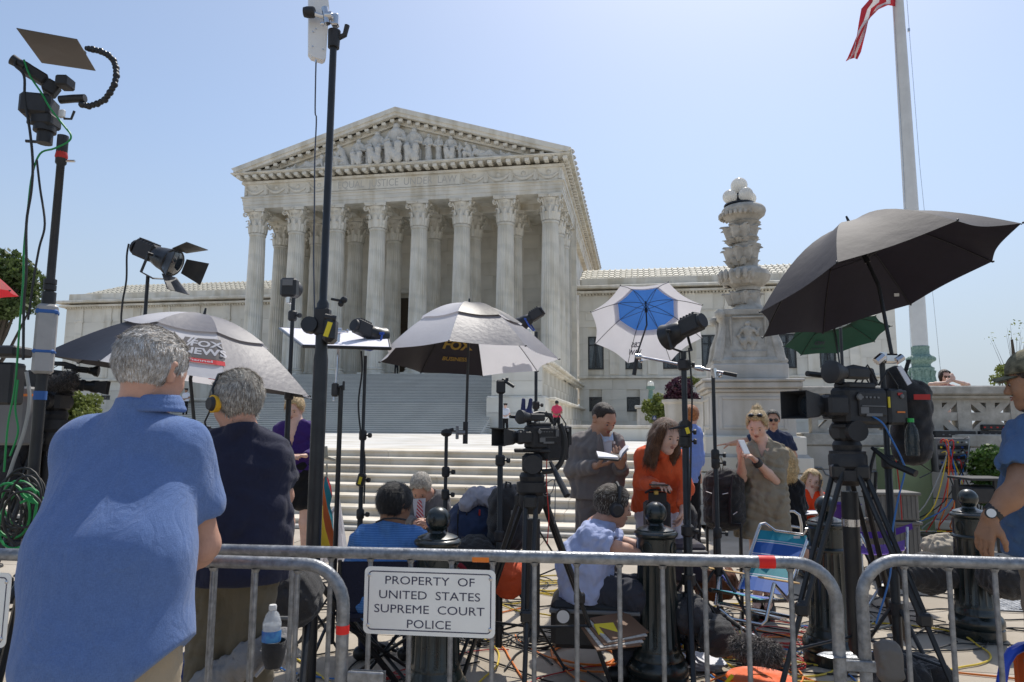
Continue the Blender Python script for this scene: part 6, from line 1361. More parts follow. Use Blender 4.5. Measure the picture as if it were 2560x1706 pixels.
def cable(label, pts, r=.004, m_=None, group=None, top=True, name='cable', res=5):
 P = [Vector(p) for p in pts]; out = []
 for i in range(len(P) - 1):
  p0, p1, p2, p3 = P[max(i - 1, 0)], P[i], P[i + 1], P[min(i + 2, len(P) - 1)]
  for k in range(res): u = k / res; out.append(.5 * ((2 * p1) + (p2 - p0) * u + (2 * p0 - 5 * p1 + 4 * p2 - p3) * u * u + (3 * p1 - p0 - 3 * p2 + p3) * u ** 3))
 out.append(P[-1]); m = MB(); m.tube(out, r, 6)
 if not top: return m
 o = m.build(name, m_ or RUB); return tag(o, label, 'cable', group)
# ---- umbrellas
BLKU = mat('umbrella_black', (.014, .012, .018), .5, var=.15, vs=5, bump=.2, bs=14, kind='cloth'); GRYU = mat('umbrella_silver', (.34, .34, .36), .5, var=.05, vs=5, bump=.2, bs=28, kind='cloth'); WHTU = mat('umbrella_white', (.74, .73, .76), .7, var=.03, vs=5, bump=.2, bs=28, kind='cloth'); BLUU = mat('umbrella_blue', (.05, .17, .50), .6, var=.08, vs=5, bump=.2, bs=28, kind='cloth'); GRNU = mat('umbrella_green', (.004, .045, .028), .6, var=.1, vs=5, bump=.2, bs=28, kind='cloth'); PURU = mat('umbrella_dark_purple', (.010, .008, .018), .7, var=.15, vs=5, bump=.3, bs=12, kind='cloth')
MATS['umbrella_black'].node_tree.nodes['Mix Shader'].inputs[0].default_value = .12; PURU.node_tree.nodes['Mix Shader'].inputs[0].default_value = .05; GRNU.node_tree.nodes['Mix Shader'].inputs[0].default_value = .15
PUROUT = PURU
class Umb:
 def __init__(s, c, ax, R, sag, n=8, rot=0., ref=None):
  s.c = Vector(c); s.ax = Vector(ax).normalized(); s.R = R; s.sag = sag; s.n = n; s.rot = rot; e = Vector(ref) if ref is not None else lvl(1, 0); s.e1 = (e - s.ax * e.dot(s.ax)).normalized(); s.e2 = s.ax.cross(s.e1)
 def pt(s, th, t, off=0., hub=0.):   # th angle, t 0 apex..1 rim ; c is the centre of the rim plane
  ph = (th - s.rot) / (2 * PI / s.n); fr = ph - math.floor(ph); sc = math.sin(PI * fr)
  flat = math.cos(PI / s.n) / math.cos((fr - .5) * 2 * PI / s.n)          # straight between ribs
  r = s.R * t * (1 * (1 - sc) * 1 + (flat * (1 - .075 * t ** 2)) * sc) if True else 0
  r = s.R * t * (flat * (1 - .06 * sc * t ** 3)); z = s.sag * (math.cos(min(1, t) * 1.35) - math.cos(1.35)) / (1 - math.cos(1.35)) - .02 * sc * math.sin(PI * t) * s.R
  return s.c + (s.e1 * math.cos(th) + s.e2 * math.sin(th)) * r + s.ax * (z + off)
def umbrella(label, c, ax, R, sag, panels, pole_to, n=8, rot=0., ref=None, vent=None, rib=BLK, pr=.006, name='umbrella', inner=None, sleeve=True, hubz=.45, ts=11):
 """panels: list of materials per sector; vent: (t_cut, material list, lift) second smaller canopy on top"""
 u = Umb(c, ax, R, sag, n, rot, ref); t = thing(name, label, 'umbrella', tuple(c)); seg = 10
 def canopy(k, t0, t1, m_, off, nm, split=None):
  vs = [];
  for i in range(ts + 1):
   tt = t0 + (t1 - t0) * i / ts
   for j in range(seg + 1): th = rot + (k + j / seg) * 2 * PI / n; vs.append(u.pt(th, max(tt, .004), off))
  m = MB(); m._add(vs, [(i * (seg + 1) + j, i * (seg + 1) + j + 1, (i + 1) * (seg + 1) + j + 1, (i + 1) * (seg + 1) + j) for i in range(ts) for j in range(seg)]); return m.build(nm, m_, t, smooth=60)
 for k in range(n):
  if vent: canopy(k, vent[0] - .08, 1, panels[k], 0, 'canopy_panel'); canopy(k, 0, vent[0], vent[1][k], vent[2], 'vent_panel')
  else: canopy(k, 0, 1, panels[k], 0, 'canopy_panel')
  th = rot + k * 2 * PI / n; m = MB(); m.tube([u.pt(th, q, -.006) for q in np.linspace(.02, 1, 12)], .003, 5); m.ball(u.pt(th, 1.01), .007, 6); m.build('rib', rib, t)
  m = MB(); hub = u.c + u.ax * (sag * (1 - hubz)); m.tube([hub, u.pt(th, .5, -.008)], .0025, 5); m.build('stretcher', rib, t)
 top = u.pt(0, 0); m = MB(); m.tube([u.c + u.ax * (sag + .045), u.c, Vector(pole_to)], pr, 8, rs=[pr * .7, pr, pr]); m.build('shaft', rib, t)
 m = MB(); m.cyl(hub - u.ax * .03, hub + u.ax * .02, .016, None, 10); m.cyl(u.c + u.ax * (sag + .002), u.c + u.ax * (sag + .06), .011, .006, 8); m.build('runner', rib, t)
 return t, u
def canopy_text(u, par, txt, th0, t0, h, m_, flip=False, off=-.006, xs=1., rot=0., bold=.02, label=None, name='printed_lettering', vis=1):
 """lettering printed on the fabric, centred on sector angle th0 and radius t0"""
 def fn(x, y):
  if flip: x = -x
  c, s = math.cos(rot), math.sin(rot); x, y = x * c - y * s, x * s + y * c
  tt = t0 - y / u.R; return u.pt(th0 + vis * x / (u.R * t0), tt, off)
 v, f = text_geo(txt, xs, bold); m = MB(); m._add([fn(x * h, y * h) for x, y in v], f); return m.build(name, m_, par, smooth=0)
def deg(a): return math.radians(a)
SLU = mat('umbrella_dark_silver', (.30, .29, .31), .5, var=.04, vs=5, bump=.3, bs=28, kind='cloth')  # silver fabric a little darker than the other silver panels
# U1: silver/black umbrella at the left
c = W(476, 948, 4.4); ax = lvl(.14, .03, 1)
SU = mat('logo_grey', (.10, .09, .09), .8); SR = mat('logo_red', (.55, .02, .03), .8); GOLD = mat('gold_print', (.34, .22, .035), .6)
t, u = umbrella('silver and black golf umbrella with network logos on white panels, above the left men', c, ax, .80, .40, [WHTU, SLU, WHTU, BLKU, WHTU, BLKU, BLKU, BLKU], W(498, 1200, 4.42), rot=deg(262), vent=(.55, [SLU, SLU, GRYU, GRYU, BLKU, BLKU, GRYU, WHTU], .018), ref=lvl(1, 0), pr=.011)
U1, U1t = u, t
def logo_news(u, par, th, t0, k, off=.004, flip=False):
 w, h = .16 * k, .12 * k; sx = -1 if flip else 1
 def q(x, y, o): tt = t0 - y / u.R; return u.pt(th + x / (u.R * t0), tt, off + o)
 m = MB(); g_ = 6; vs = [q(-w / 2 + w * i / g_, -h / 2 + h * j / g_, 0) for i in range(g_ + 1) for j in range(g_ + 1)]; m._add(vs, [(i * (g_ + 1) + j, (i + 1) * (g_ + 1) + j, (i + 1) * (g_ + 1) + j + 1, i * (g_ + 1) + j + 1) for i in range(g_) for j in range(g_)]); m.build('logo_field', SU, par, smooth=0)
 o2 = .002 if off > 0 else -.002
 m = MB();
 for tx, yy, hh, xs, dx in (('FOX', h * .16, .036 * k, 1.25, .018 * k), ('NEWS', -h * .22, .036 * k, 1.15, .012 * k)):
  v, f = text_geo(tx, xs, .045); m._add([q(sx * (x * hh + dx), y * hh + yy, o2) for x, y in v], f)
 m.build('logo_lettering', WHTU, par, smooth=0)
 m = MB();
 for a in (0, .02): m._add([q(sx * (-w / 2 + .002 * k), -h * .35, o2), q(sx * (-w / 2 + .008 * k), -h * .35, o2), q(sx * (-w / 2 + .04 * k + a * k), h * .48, o2), q(sx * (-w / 2 + .028 * k + a * k), h * .48, o2)], [(0, 1, 2, 3)])
 m.build('logo_beams', WHTU, par, smooth=0)
 m = MB(); vs = [q(-w / 2 + w * i / g_, -h / 2 - .004 * k - j * .022 * k, .0005 if off > 0 else -.0005) for i in range(g_ + 1) for j in (0, 1)]; m._add(vs, [(i * 2, (i + 1) * 2, (i + 1) * 2 + 1, i * 2 + 1) for i in range(g_)]); m.build('logo_band', SR, par, smooth=0)
 m = MB(); v, f = text_geo('channel', 1.7, .03); m._add([q(sx * x * .012 * k, y * .012 * k - h / 2 - .015 * k, o2) for x, y in v], f); m.build('logo_lettering', WHTU, par, smooth=0)
logo_news(u, t, deg(297), .74, 1.45, .012)
logo_news(u, t, deg(97), .80, 1.1, -.012, True)
# U2: silver/white/black umbrella in the middle
c = W(1170, 902, 5.4)
t, u = umbrella('silver, white and black umbrella with gold lettering inside, in the middle of the crowd', c, lvl(.0, .10, 1), .705, .44, [SLU, WHTU, WHTU, BLKU, BLKU, WHTU, WHTU, SLU], W(1164, 1108, 5.42), rot=deg(-52), vent=(.60, [BLKU, WHTU, WHTU, BLKU, BLKU, WHTU, WHTU, BLKU], .02), ref=lvl(1, 0), pr=.011)
U2 = u
canopy_text(u, t, 'FOX', deg(106), .66, .075, GOLD, flip=False, off=-.014, xs=1.2, bold=.05, vis=-1); canopy_text(u, t, 'BUSINESS', deg(106), .82, .030, GOLD, off=-.014, xs=1.35, bold=.03, vis=-1)
m = MB(); m.cyl(W(1164, 1055, 5.42), W(1163, 1110, 5.42), .020, None, 12); m.build('grip', BLKM, t)
cl = thing('umbrella_clamp', 'pale metal clamp holding the umbrella shaft above a knuckle stand', 'clamp', tuple(W(1150, 1080, 5.4))); m = MB(); m.box(W(1143, 1082, 5.4), (.02, .03, .10), ch=.004); m.tube([W(1143, 1082, 5.4), W(1163, 1082, 5.4)], .018, 10); m.tube([W(1112, 1078, 5.4), W(1143, 1079, 5.4)], .008, 8); m.build('jaw', GALV, cl)
# U3: white and blue umbrella seen from inside
c = W(1617, 813, 7.0); axv = W(1640, 757, 7.45) - c
t, u = umbrella('white umbrella with a blue vented crown, seen from inside on a chrome boom', c, lvl(.10, .62, .78), .585, .33, [WHTU] * 8, W(1590, 893, 6.78), rot=deg(12), vent=(.60, [BLUU] * 8, .03), ref=lvl(1, 0), pr=.009, hubz=.3)
INK = mat('navy_print', (.03, .03, .06), .7)
canopy_text(u, t, 'CBS', deg(97), .74, .042, INK, flip=True, off=-.012, bold=.03, vis=-1); canopy_text(u, t, 'VAW', deg(97), .85, .042, INK, flip=True, off=-.012, bold=.03, vis=-1)
# U4: big dark umbrella at right
c0 = lev(2197, 716, 4.0); right = np.array((.743, .06, .172)); far_ = np.array((.066, .74, -.165)); axl = np.cross(right, far_)
t, u = umbrella('very large dark purple-black umbrella raised over the big television camera', lw(c0), lw(axl), .735, .42, [PURU] * 8, W(2232, 900, 3.92), rot=0, ref=lw(right), pr=.011, hubz=.55)
m = MB(); m.box(u.pt(deg(48), .88, -.012), (.03, .004, .02)); m.build('care_label', WHITEP, t)
# U5: green umbrella behind
t, u = umbrella('dark green umbrella with mirrored lettering half hidden below the big dark one', W(2090, 842, 7.6), lvl(-.05, .30, 1), .55, .22, [GRNU] * 8, W(2112, 1010, 7.5), rot=deg(20), ref=lvl(1, 0), vent=(.5, [mat('umbrella_grey_lining', (.20, .22, .22), .6, kind='cloth')] * 8, .02), pr=.009)
canopy_text(u, t, 'WD', deg(92), .72, .05, INK, flip=True, off=-.012, bold=.06, vis=-1); canopy_text(u, t, 'DC PHOTO', deg(92), .86, .024, INK, flip=True, off=-.012, vis=-1)
# red umbrella corner at the left edge
t, u = umbrella('red umbrella whose tip pokes in at the left edge', W(-95, 726, 5.2), lvl(0, 0, 1), .36, .22, [mat('umbrella_red', (.45, .02, .03), .6, kind='cloth')] * 8, W(-95, 900, 5.2), rot=0, ref=lvl(1, 0))
# folded rainbow umbrella and white cloth
fu = thing('folded_umbrella', 'furled rainbow umbrella hanging point down with a white handle beside the black pole', 'umbrella', tuple(W(815, 1200, 5.0)))
cols = [mat('rb_' + n_, c_, .6) for n_, c_ in (('teal', (.02, .35, .38)), ('blue', (.02, .07, .4)), ('yellow', (.75, .5, .02)), ('orange', (.6, .12, .02)), ('teal_dark', (.02, .25, .3)), ('red', (.5, .02, .03)))]
for k, cm in enumerate(cols):
 m = MB(); vs = []
 for i, (py, hw) in enumerate(((1192, 4), (1215, 12), (1240, 17), (1265, 10), (1290, 16), (1320, 19), (1350, 24), (1385, 26))):
  for e in (0, 1, 2):
   a = (k + e / 2) * 2 * PI / 6 + i * .35; rr_ = hw * 5 / F * (1 if e != 1 else .72); p = W(815, py, 5.0); vs.append(p + lvl(math.cos(a) * rr_, math.sin(a) * rr_))
 m._add(vs, [(i * 3 + e, i * 3 + e + 1, (i + 1) * 3 + e + 1, (i + 1) * 3 + e) for i in range(7) for e in (0, 1)]); m.build('furled_panel', cm, fu, smooth=60)
m = MB(); m.tube([W(815, 1390, 5), W(817, 1160, 5)], .007, 8); m.tube([W(803, 1140, 5.0), W(838, 1150, 5.0)], .012, 8); m.cyl(W(815, 1116, 5), W(816, 1140, 5), .01, .016, 10); m.build('handle', mat('cream_plastic', (.5, .47, .38), .5), fu)
wc = thing('white_cloth', 'white cloth draped low beside the furled rainbow umbrella', 'cloth', tuple(W(830, 1300, 5.1)))
m = MB(); vs = []
for i in range(9):
 py = 1215 + i * 24; x0 = 845 - i * 3.5 - 20 * (i > 2); x1 = 845 + i * 3.6
 for j in range(13): q = j / 12; vs.append(W(x0 + (x1 - x0) * q, py, 5.15 + .05 * math.sin(q * 14 + i * .4)))
m._add(vs, [(i * 13 + j, i * 13 + j + 1, (i + 1) * 13 + j + 1, (i + 1) * 13 + j) for i in range(8) for j in range(12)]); m.build('folds', WHTU, wc, smooth=60)
# ---- the camera tower at the far left
x0, y0_ = W(82, 1200, 3.3).x, W(82, 1200, 3.3).y
tw = thing('camera_mast', 'tall black telescopic mast with grey collar bound in blue tape at the left edge', 'camera mast', (x0, y0_, 0))
zt = lev(112, 340, 3.3)[2]; zm0, zm1 = lev(80, 935, 3.3)[2], lev(85, 762, 3.3)[2]
m = MB(); m.lathe((x0, y0_, 0), [(.025, 0), (.025, zm0)], 14); m.build('lower_tube', BLK, tw)
m = MB(); m.box((x0, y0_, (zm0 + zm1) / 2), (.085, .085, zm1 - zm0), R=Matrix.Rotation(YAW + .5, 3, 'Z'), ch=.012); m.build('grey_collar', mat('anodised_grey', (.36, .35, .34), .45, .3, var=.12, vs=14), tw)
for a, b in ((772, 790), (872, 888)):
 m = MB(); za, zb_ = lev(80, b, 3.3)[2], lev(80, a, 3.3)[2]; m.box((x0, y0_, (za + zb_) / 2), (.092, .092, zb_ - za), R=Matrix.Rotation(YAW + .5, 3, 'Z'), ch=.012); m.build('tape_wrap', BLUT, tw)
m = MB(); za, zb_ = lev(70, 1000, 3.3)[2], lev(70, 978, 3.3)[2]; m.lathe((x0, y0_, za), [(.028, 0), (.028, zb_ - za)], 14); m.build('tape_wrap', BLUT, tw)
m = MB(); m.lathe((x0, y0_, zm1), [(.030, 0), (.030, .06), (.019, .065), (.018, zt - zm1 - .15), (.025, zt - zm1 - .14), (.025, zt - zm1)], 14); m.build('upper_tube', BLK, tw)
for py in (705, 720, 740): m = MB(); z = lev(90, py, 3.3)[2]; m.lathe((x0, y0_, z - .012), [(.028, 0), (.028, .024)], 14); m.build('clamp_ring', BLKM, tw)
m = MB(); z = lev(108, 388, 3.3)[2]; m.lathe((x0, y0_, z - .02), [(.024, 0), (.029, .01), (.024, .04)], 12); m.build('red_tape', REDP, tw)
m = MB(); m.tube([(x0, y0_, z - .03), tuple(Vector((x0, y0_, z - .03)) + lvl(.07, 0))], .006, 6); m.build('lever', CHROME, tw)
m = MB(); m.box(W(20, 880, 3.35), (.16, .14, .05), R=Matrix.Rotation(YAW, 3, 'Z'), ch=.01); m.box(W(10, 960, 3.35), (.14, .1, .2), R=Matrix.Rotation(YAW, 3, 'Z'), ch=.01); m.build('side_box', BLKM, tw)
for k in range(3): a = .4 + k * 2 * PI / 3; m = MB(); m.tube([(x0, y0_, .8), (x0 + .6 * math.cos(a), y0_ + .6 * math.sin(a), .02)], .018, 8); m.build('leg', BLK, tw)
rc = thing('remote_camera', 'remote camera head on top of the left mast, wired with green and black cables', 'camera', (x0, y0_, zt))
def pb(px, py, dd=0.): return W(px, py, 3.3 + dd)
M = frame(pb(100, 205), lvl(-1, -.5, .55)) @ Matrix.Scale(.62, 4);
m = MB(M); m.box((.05, 0, .03), (.17, .10, .09), ch=.015); m.box((-.09, 0, .0), (.10, .11, .11), ch=.012); m.box((.13, 0, .055), (.06, .07, .05), ch=.01); m.build('camera_body', BLKM, rc)
m = MB(M); m.lathe((.14, 0, .04), [(.038, 0), (.04, .06), (.044, .10)], 16, ax=(1, 0, 0)); m.build('lens', BLK, rc)
m = MB(frame(pb(163, 208), lvl(1, 0, 0))); m.box((0, 0, 0), (.06, .08, .055), ch=.008); m.build('viewfinder', BLKM, rc)
m = MB(); m.box(pb(98, 270), (.14, .13, .11), R=Matrix.Rotation(YAW + .2, 3, 'Z'), ch=.015); m.box(pb(115, 305), (.10, .1, .06), R=Matrix.Rotation(YAW, 3, 'Z'), ch=.01); m.lathe(pb(112, 326), [(.05, -.01), (.05, .02)], 16); m.lathe(pb(112, 345), [(.035, -.03), (.035, .05)], 14); m.build('pan_head', BLKM, rc)
m = MB(); m.box(pb(155, 285), (.03, .02, .04), ch=.004); m.build('label_patch', WHITEP, rc)
m = MB(); m.tube([pb(150, 250), pb(185, 247), pb(213, 246)], .020, 10); m.build('arm_bracket', BLK, rc)
for r_0, q_0 in ((.012, ((70, 305), (100, 312))), (.008, ((65, 353), (105, 356))), (.006, ((160, 297), (178, 298), (186, 278)))): m = MB(); m.tube([pb(*v) for v in q_0], r_0, 8); m.build('lever', BLK, rc)
snake = [(205, 262), (222, 266), (243, 260), (262, 250), (275, 232), (286, 212), (291, 190), (290, 170), (284, 152), (270, 138), (252, 129), (232, 124), (214, 121)]
pts = [pb(a, b, .02 * math.sin(i)) for i, (a, b) in enumerate(snake)]
gn = thing('eyebrow_flag', 'brown rectangular flag on a black segmented arm shading the mast camera', 'lens flag', tuple(pb(180, 120)))
m = MB()
for a, b in zip(pts, pts[1:]):
 for q in (0, .5): c = a.lerp(b, q); m.ball(c, .017 if q == 0 else .015, 10); m.tube([a.lerp(b, q), a.lerp(b, q + .4)], .012, 8)
m.build('segmented_arm', BLK, gn)
FLB = mat('flag_brown', (.085, .068, .052), .55, var=.1, vs=5); P4 = [pb(41, 72, -.25), pb(193, 100, -.2), pb(239, 178, .15), pb(104, 158, .15)]; m = MB(); m.prism(P4, (0, 0, .004)); m.build('flag_card', FLB, gn, smooth=0); m = MB(); m.ball(pb(204, 131), .022, 10, (1, 1, .6)); m.build('pivot', BLKM, gn)
# mast cables
for i, (cc, pts_) in enumerate(((GRNC, ((60, 150), (75, 190), (105, 235), (125, 270), (160, 315), (177, 338), (170, 355), (135, 372), (100, 385), (80, 440), (70, 520), (60, 620), (58, 700), (50, 800), (38, 960), (20, 1060), (10, 1180))), (RUB, ((40, 150), (38, 165), (60, 190), (62, 250), (75, 330), (82, 410), (78, 480), (66, 560), (66, 680), (60, 760), (58, 900))), (RUB, ((92, 400), (100, 470), (112, 560), (98, 620), (84, 700), (70, 800))), (GRNC, ((45, 950), (38, 1020), (45, 1080), (25, 1140))), (mat('grey_cable', (.30, .30, .28), .5), ((66, 930), (74, 1000), (60, 1080), (35, 1150), (15, 1210), (0, 1240))))):
 cable('cable running down the left mast, strand %s' % ('green from the camera', 'black outer', 'black inner looping', 'green lower', 'thick grey')[i], [pb(a, b, -.06 - .01 * i) for a, b in pts_], (.0045, .006, .005, .0045, .008)[i], cc, 'cables on the left mast')
# ---- fresnel lamp on stand behind left umbrella
t, top = lstand('black light stand rising behind the left umbrella to the barn-door lamp', 362, 800, 6.0, ztopy=690, r=.018, a0=.9)
fresnel('black studio lamp with open barn doors high above the left umbrella', W(392, 640, 6.0), lvl(1, -.25, -.42), 1.3, name='barn_door_lamp')
cable('thin black cable dangling from the barn-door lamp', [W(322, 610, 6), W(317, 640, 6), W(316, 700, 6), W(306, 760, 6), W(305, 820, 6), W(330, 900, 6)], .008)
# ---- LED head on stand
t, top = lstand('black light stand with a square lamp head left of the tall pole', 722, 1000, 4.7, ztopy=745, r=.016, knobs=(790,), a0=.2)
t = thing('square_lamp', 'small square black lamp head on its stand before the left columns', 'studio light', tuple(W(724, 720, 4.7))); M = frame(W(724, 720, 4.72), lvl(0, 1, .05)); m = MB(M); m.box((0, 0, 0), (.09, .11, .13), ch=.015); m.build('housing', BLK, t); m = MB(M); m.lathe((.04, 0, 0), [(.055, 0), (.065, .05)], 20, ax=(1, 0, 0)); m.build('reflector', BLKM, t)
m = MB(M); m.box((-.048, 0, .03), (.004, .07, .04), ch=.001); m.build('rear_panel', GREYP, t); m = MB(M); m.box((0, 0, -.085), (.05, .03, .05), ch=.005); m.build('mount', CHROME, t)
# ---- tall pole with its top panel
pd = 3.9; pp = W(790, 1200, pd); px_, py_ = pp.x, pp.y
tp = thing('tall_pole', 'thick black telescopic pole rising out of frame past the pediment', 'light stand', (px_, py_, 0)); z_ = lambda py: lev(800, py, pd)[2]
m = MB(); m.lathe((px_, py_, 0), [(.040, 0), (.040, z_(900)), (.034, z_(880)), (.034, z_(760)), (.0215, z_(750)), (.0205, z_(80))], 18); m.build('pole', BLK, tp)
m = MB(); m.box((px_, py_, z_(805)), (.085, .075, z_(770) - z_(838)), R=Matrix.Rotation(YAW, 3, 'Z'), ch=.01); m.build('winch_block', BLKM, tp)
m = MB(); o = Vector((px_, py_, z_(830))); M = frame(o, lvl(0, -1, .1)); m = MB(M); m.box((.03, .055, 0), (.10, .07, .145), ch=.02); m.lathe((.0, -.06, .03), [(.045, 0), (.05, .03), (.045, .06)], 16, ax=(1, 0, 0)); m.build('winch_housing', BLK, tp)
m = MB(M); m.tube([(.06, .09, .06), (.07, .03, .07)], .018, 10); m.build('winch_knob', BLKM, tp); m = MB(M); m.box((.082, .055, -.005), (.003, .028, .085), R=Matrix.Rotation(-.25, 3, 'X')); m.build('yellow_sticker', YLW, tp)
m = MB(); m.tube([W(828, 748, pd), W(850, 752, pd), W(860, 748, pd)], .008, 6); m.ball(W(860, 750, pd), .02, 10); m.ball(W(852, 760, pd), .018, 8); m.build('side_knob', BLK, tp)
for k in range(3): a = .9 + k * 2 * PI / 3; m = MB(); m.tube([(px_, py_, .7), (px_ + .55 * math.cos(a), py_ + .55 * math.sin(a), .02)], .018, 8); m.build('leg', BLK, tp)
q = lambda a, b, c=0.: W(a, b, pd + c)
m = MB(); m.cyl(q(834, 120), q(836, 78), .034, .038, 14); m.tube([q(845, 96), q(862, 88), q(868, 64)], .016, 8); m.build('pole_cap', BLKM, tp)
wl_ = thing('antenna_panel', 'white flat antenna panel clamped to the top of the tall pole', 'antenna', tuple(q(795, 70)))
m = MB(); m.prism([q(772, -60, .05), q(815, -60), q(823, 20), q(815, 145), q(808, 150), q(780, 141), q(772, 130), q(772, 40)], lvl(-.02, .05)); m.build('panel', WHITEP, wl_, smooth=0)
m = MB();
for a, b in ((783, 80), (782, 117), (808, 124), (790, 73)): m.lathe(q(a, b, -.005), [(.004, 0), (.004, .006)], 8, ax=lvl(0, -1))
m.cyl(q(790, 150), q(790, 158), .006, None, 8); m.build('screws', CHROME, wl_)
m = MB(); m.tube([q(775, 31, -.06), q(800, 40, -.06), q(835, 46, -.06)], .014, 10); m.box(q(838, 52, -.03), (.045, .05, .075), R=Matrix.Rotation(YAW, 3, 'Z'), ch=.008); m.cyl(q(812, 20, -.06), q(818, 60, -.06), .02, None, 12); m.lathe(q(822, 40, -.06), [(.026, -.02), (.026, .02)], 14, ax=lvl(1, 0)); m.ball(q(806, 60, -.07), .014, 10); m.build('clamp', CHROME, wl_)
m = MB(); m.lathe(q(764, 31, -.06), [(.028, -.01), (.033, .01), (.033, .045), (.026, .055)], 12, ax=lvl(1, 0)); m.build('clamp_knob', BLKM, wl_)
cable('thin cable hanging from the white antenna panel past the pediment', [q(790, 158), q(789, 200), q(788, 280), q(791, 300), q(787, 400), q(786, 520), q(784, 640), q(786, 760), q(786, 820)], .0042, mat('slate_cable', (.05, .06, .09), .5))
# ---- flat white reflector
rf = thing('reflector_frame', 'long white reflector panel held nearly flat in a dark frame', 'reflector', tuple(W(845, 850, 4.9)))
P4 = [W(700, 822, 5.2), W(968, 835, 5.2), W(975, 872, 4.62), W(758, 866, 4.62)]
m = MB(); m.prism(P4, (0, 0, .01)); m.build('white_fabric', mat('reflector_white', (.78, .76, .82), .8, var=.02), rf, smooth=0)
for a, b in ((0, 1), (1, 2), (2, 3), (3, 0)): m = MB(); m.tube([P4[a], P4[b]], .012, 8); m.build('frame_tube', BLK if a != 3 else GALV, rf)
cs = thing('century_stand', 'slim chrome arm on a black stand carrying the white reflector', 'light stand', tuple(GD(830, 4.7)))
g0 = GD(828, 4.7); m = MB(); zj = lev(838, 965, 4.7)[2]; m.lathe((g0.x, g0.y, 0), [(.016, .1), (.016, zj)], 12); m.build('lower_tube', BLK, cs); jt = W(838, 990, 4.7); m = MB(); m.tube([W(834, 1002, 4.7), W(842, 940, 4.72), W(848, 826, 4.75)], .009, 10); m.build('chrome_arm', CHROME, cs)
m = MB(); m.box(W(838, 975, 4.7), (.045, .04, .09), R=Matrix.Rotation(YAW, 3, 'Z'), ch=.008); m.tube([W(845, 968, 4.68), W(858, 966, 4.68)], .008, 6); m.box(W(859, 965, 4.68), (.014, .014, .06), ch=.003); m.build('joint', BLK, cs)
m = MB(); m.lathe(W(848, 828, 4.75), [(.022, -.02), (.022, .02)], 12, ax=lvl(1, 0)); m.tube([W(828, 830, 4.73), W(866, 830, 4.73)], .008, 6); m.ball(W(868, 828, 4.73), .014, 8); m.build('grip_head', CHROME, cs)
for k in range(3): a = .5 + k * 2 * PI / 3; m = MB(); m.tube([(g0.x, g0.y, .3), (g0.x + .25 * math.cos(a), g0.y + .25 * math.sin(a), .1), (g0.x + .42 * math.cos(a), g0.y + .42 * math.sin(a), .015)], .011, 8); m.build('leg', BLK, cs)
# ---- lamp beside reflector
t, top = lstand('black light stand with a fresnel lamp right of the white reflector', 910, 1000, 4.9, ztopy=890, r=.014, knobs=(1200,), a0=1.1)
t, M = fresnel('black fresnel lamp with a thin yoke in front of the middle columns', W(925, 832, 4.9), lvl(.6, .8, -.25), .82, doors=False, name='fresnel_lamp', bluey=True)
cable('black cable looping down the stand beside the fresnel lamp', [W(903, 878, 4.88), W(905, 930, 4.88), W(896, 1010, 4.88), W(903, 1090, 4.88), W(912, 1150, 4.88), W(910, 1260, 4.88)], .006)
bx = thing('dimmer_box', 'small black box with yellow label hanging on the fresnel stand', 'control box', tuple(W(902, 1200, 4.85))); m = MB(); m.box(W(903, 1200, 4.85), (.055, .04, .09), R=Matrix.Rotation(.25, 3, 'Y'), ch=.01); m.build('housing', BLK, bx); m = MB(); m.box(W(900, 1202, 4.825), (.02, .004, .05), R=Matrix.Rotation(.25, 3, 'Y')); m.build('label', YLW, bx)
# ---- knuckle stand 1115, stand 1250
t, top = lstand('short black stand with a knuckle head under the middle umbrella', 1114, 1200, 4.9, ztopy=1090, r=.015, knobs=(1180,), a0=.7)
m = MB(); m.ball(top + Vector((0, 0, .02)), .035, 12, (1.2, 1, .8)); m.tube([top + Vector((0, 0, .03)), top + lvl(.05, 0, .045)], .012, 8); m.build('knuckle', BLKM, t)
t, top = lstand('black stand with an empty bracket left of the big video camera', 1251, 1100, 4.6, ztopy=960, r=.017, a0=.0)
m = MB(); m.box(top + Vector((0, 0, -.02)), (.06, .05, .09), R=Matrix.Rotation(YAW, 3, 'Z'), ch=.01); m.tube([top + lvl(.01, 0, .03), top + lvl(.085, -.03, -.02)], .011, 8); m.tube([top + lvl(.03, 0, .03), top + lvl(.05, 0, .03)], .012, 8); m.build('bracket', BLKM, t)
# ---- small lamp above the middle umbrella
t, top = lstand('black stand behind the middle umbrella holding a small dark lamp', 1340, 950, 6.2, ztopy=830, r=.017, a0=.4)
m_, M = fresnel('small dark lamp seen behind the rim of the middle umbrella', W(1325, 797, 6.2), lvl(-.8, .2, -.5), .75, doors=False, name='fresnel_lamp', bluey=True)
# ---- lamp on stand 1718 and chrome boom
t, top = lstand('black light stand holding the round lamp before the white and blue umbrella', 1716, 1200, 4.3, ztopy=880, r=.020, knobs=(912, 1080), a0=.5)
t2, M = fresnel('large round black lamp in front of the white and blue umbrella', W(1704, 826, 4.3), lvl(-.62, .75, -.28), .88, doors=False, name='round_lamp', stick=YLW)
cable('black lamp cable beside the round lamp stand', [W(1722, 870, 4.25), W(1727, 930, 4.25), W(1730, 1000, 4.25), W(1728, 1080, 4.25), W(1726, 1200, 4.25), W(1722, 1300, 4.25)], .006)
m = MB(); m.tube([W(1672, 1073, 4.28), W(1712, 1066, 4.28)], .009, 6, rs=[.004, .013]); m.lathe(W(1713, 1066, 4.3), [(.04, -.02), (.04, .02)], 14, ax=lvl(0, -1)); m.build('handle', BLK, t); m = MB(); m.box(W(1719, 1077, 4.25), (.022, .004, .038), R=Matrix.Rotation(-.3, 3, 'Y')); m.build('sticker', YLW, t)
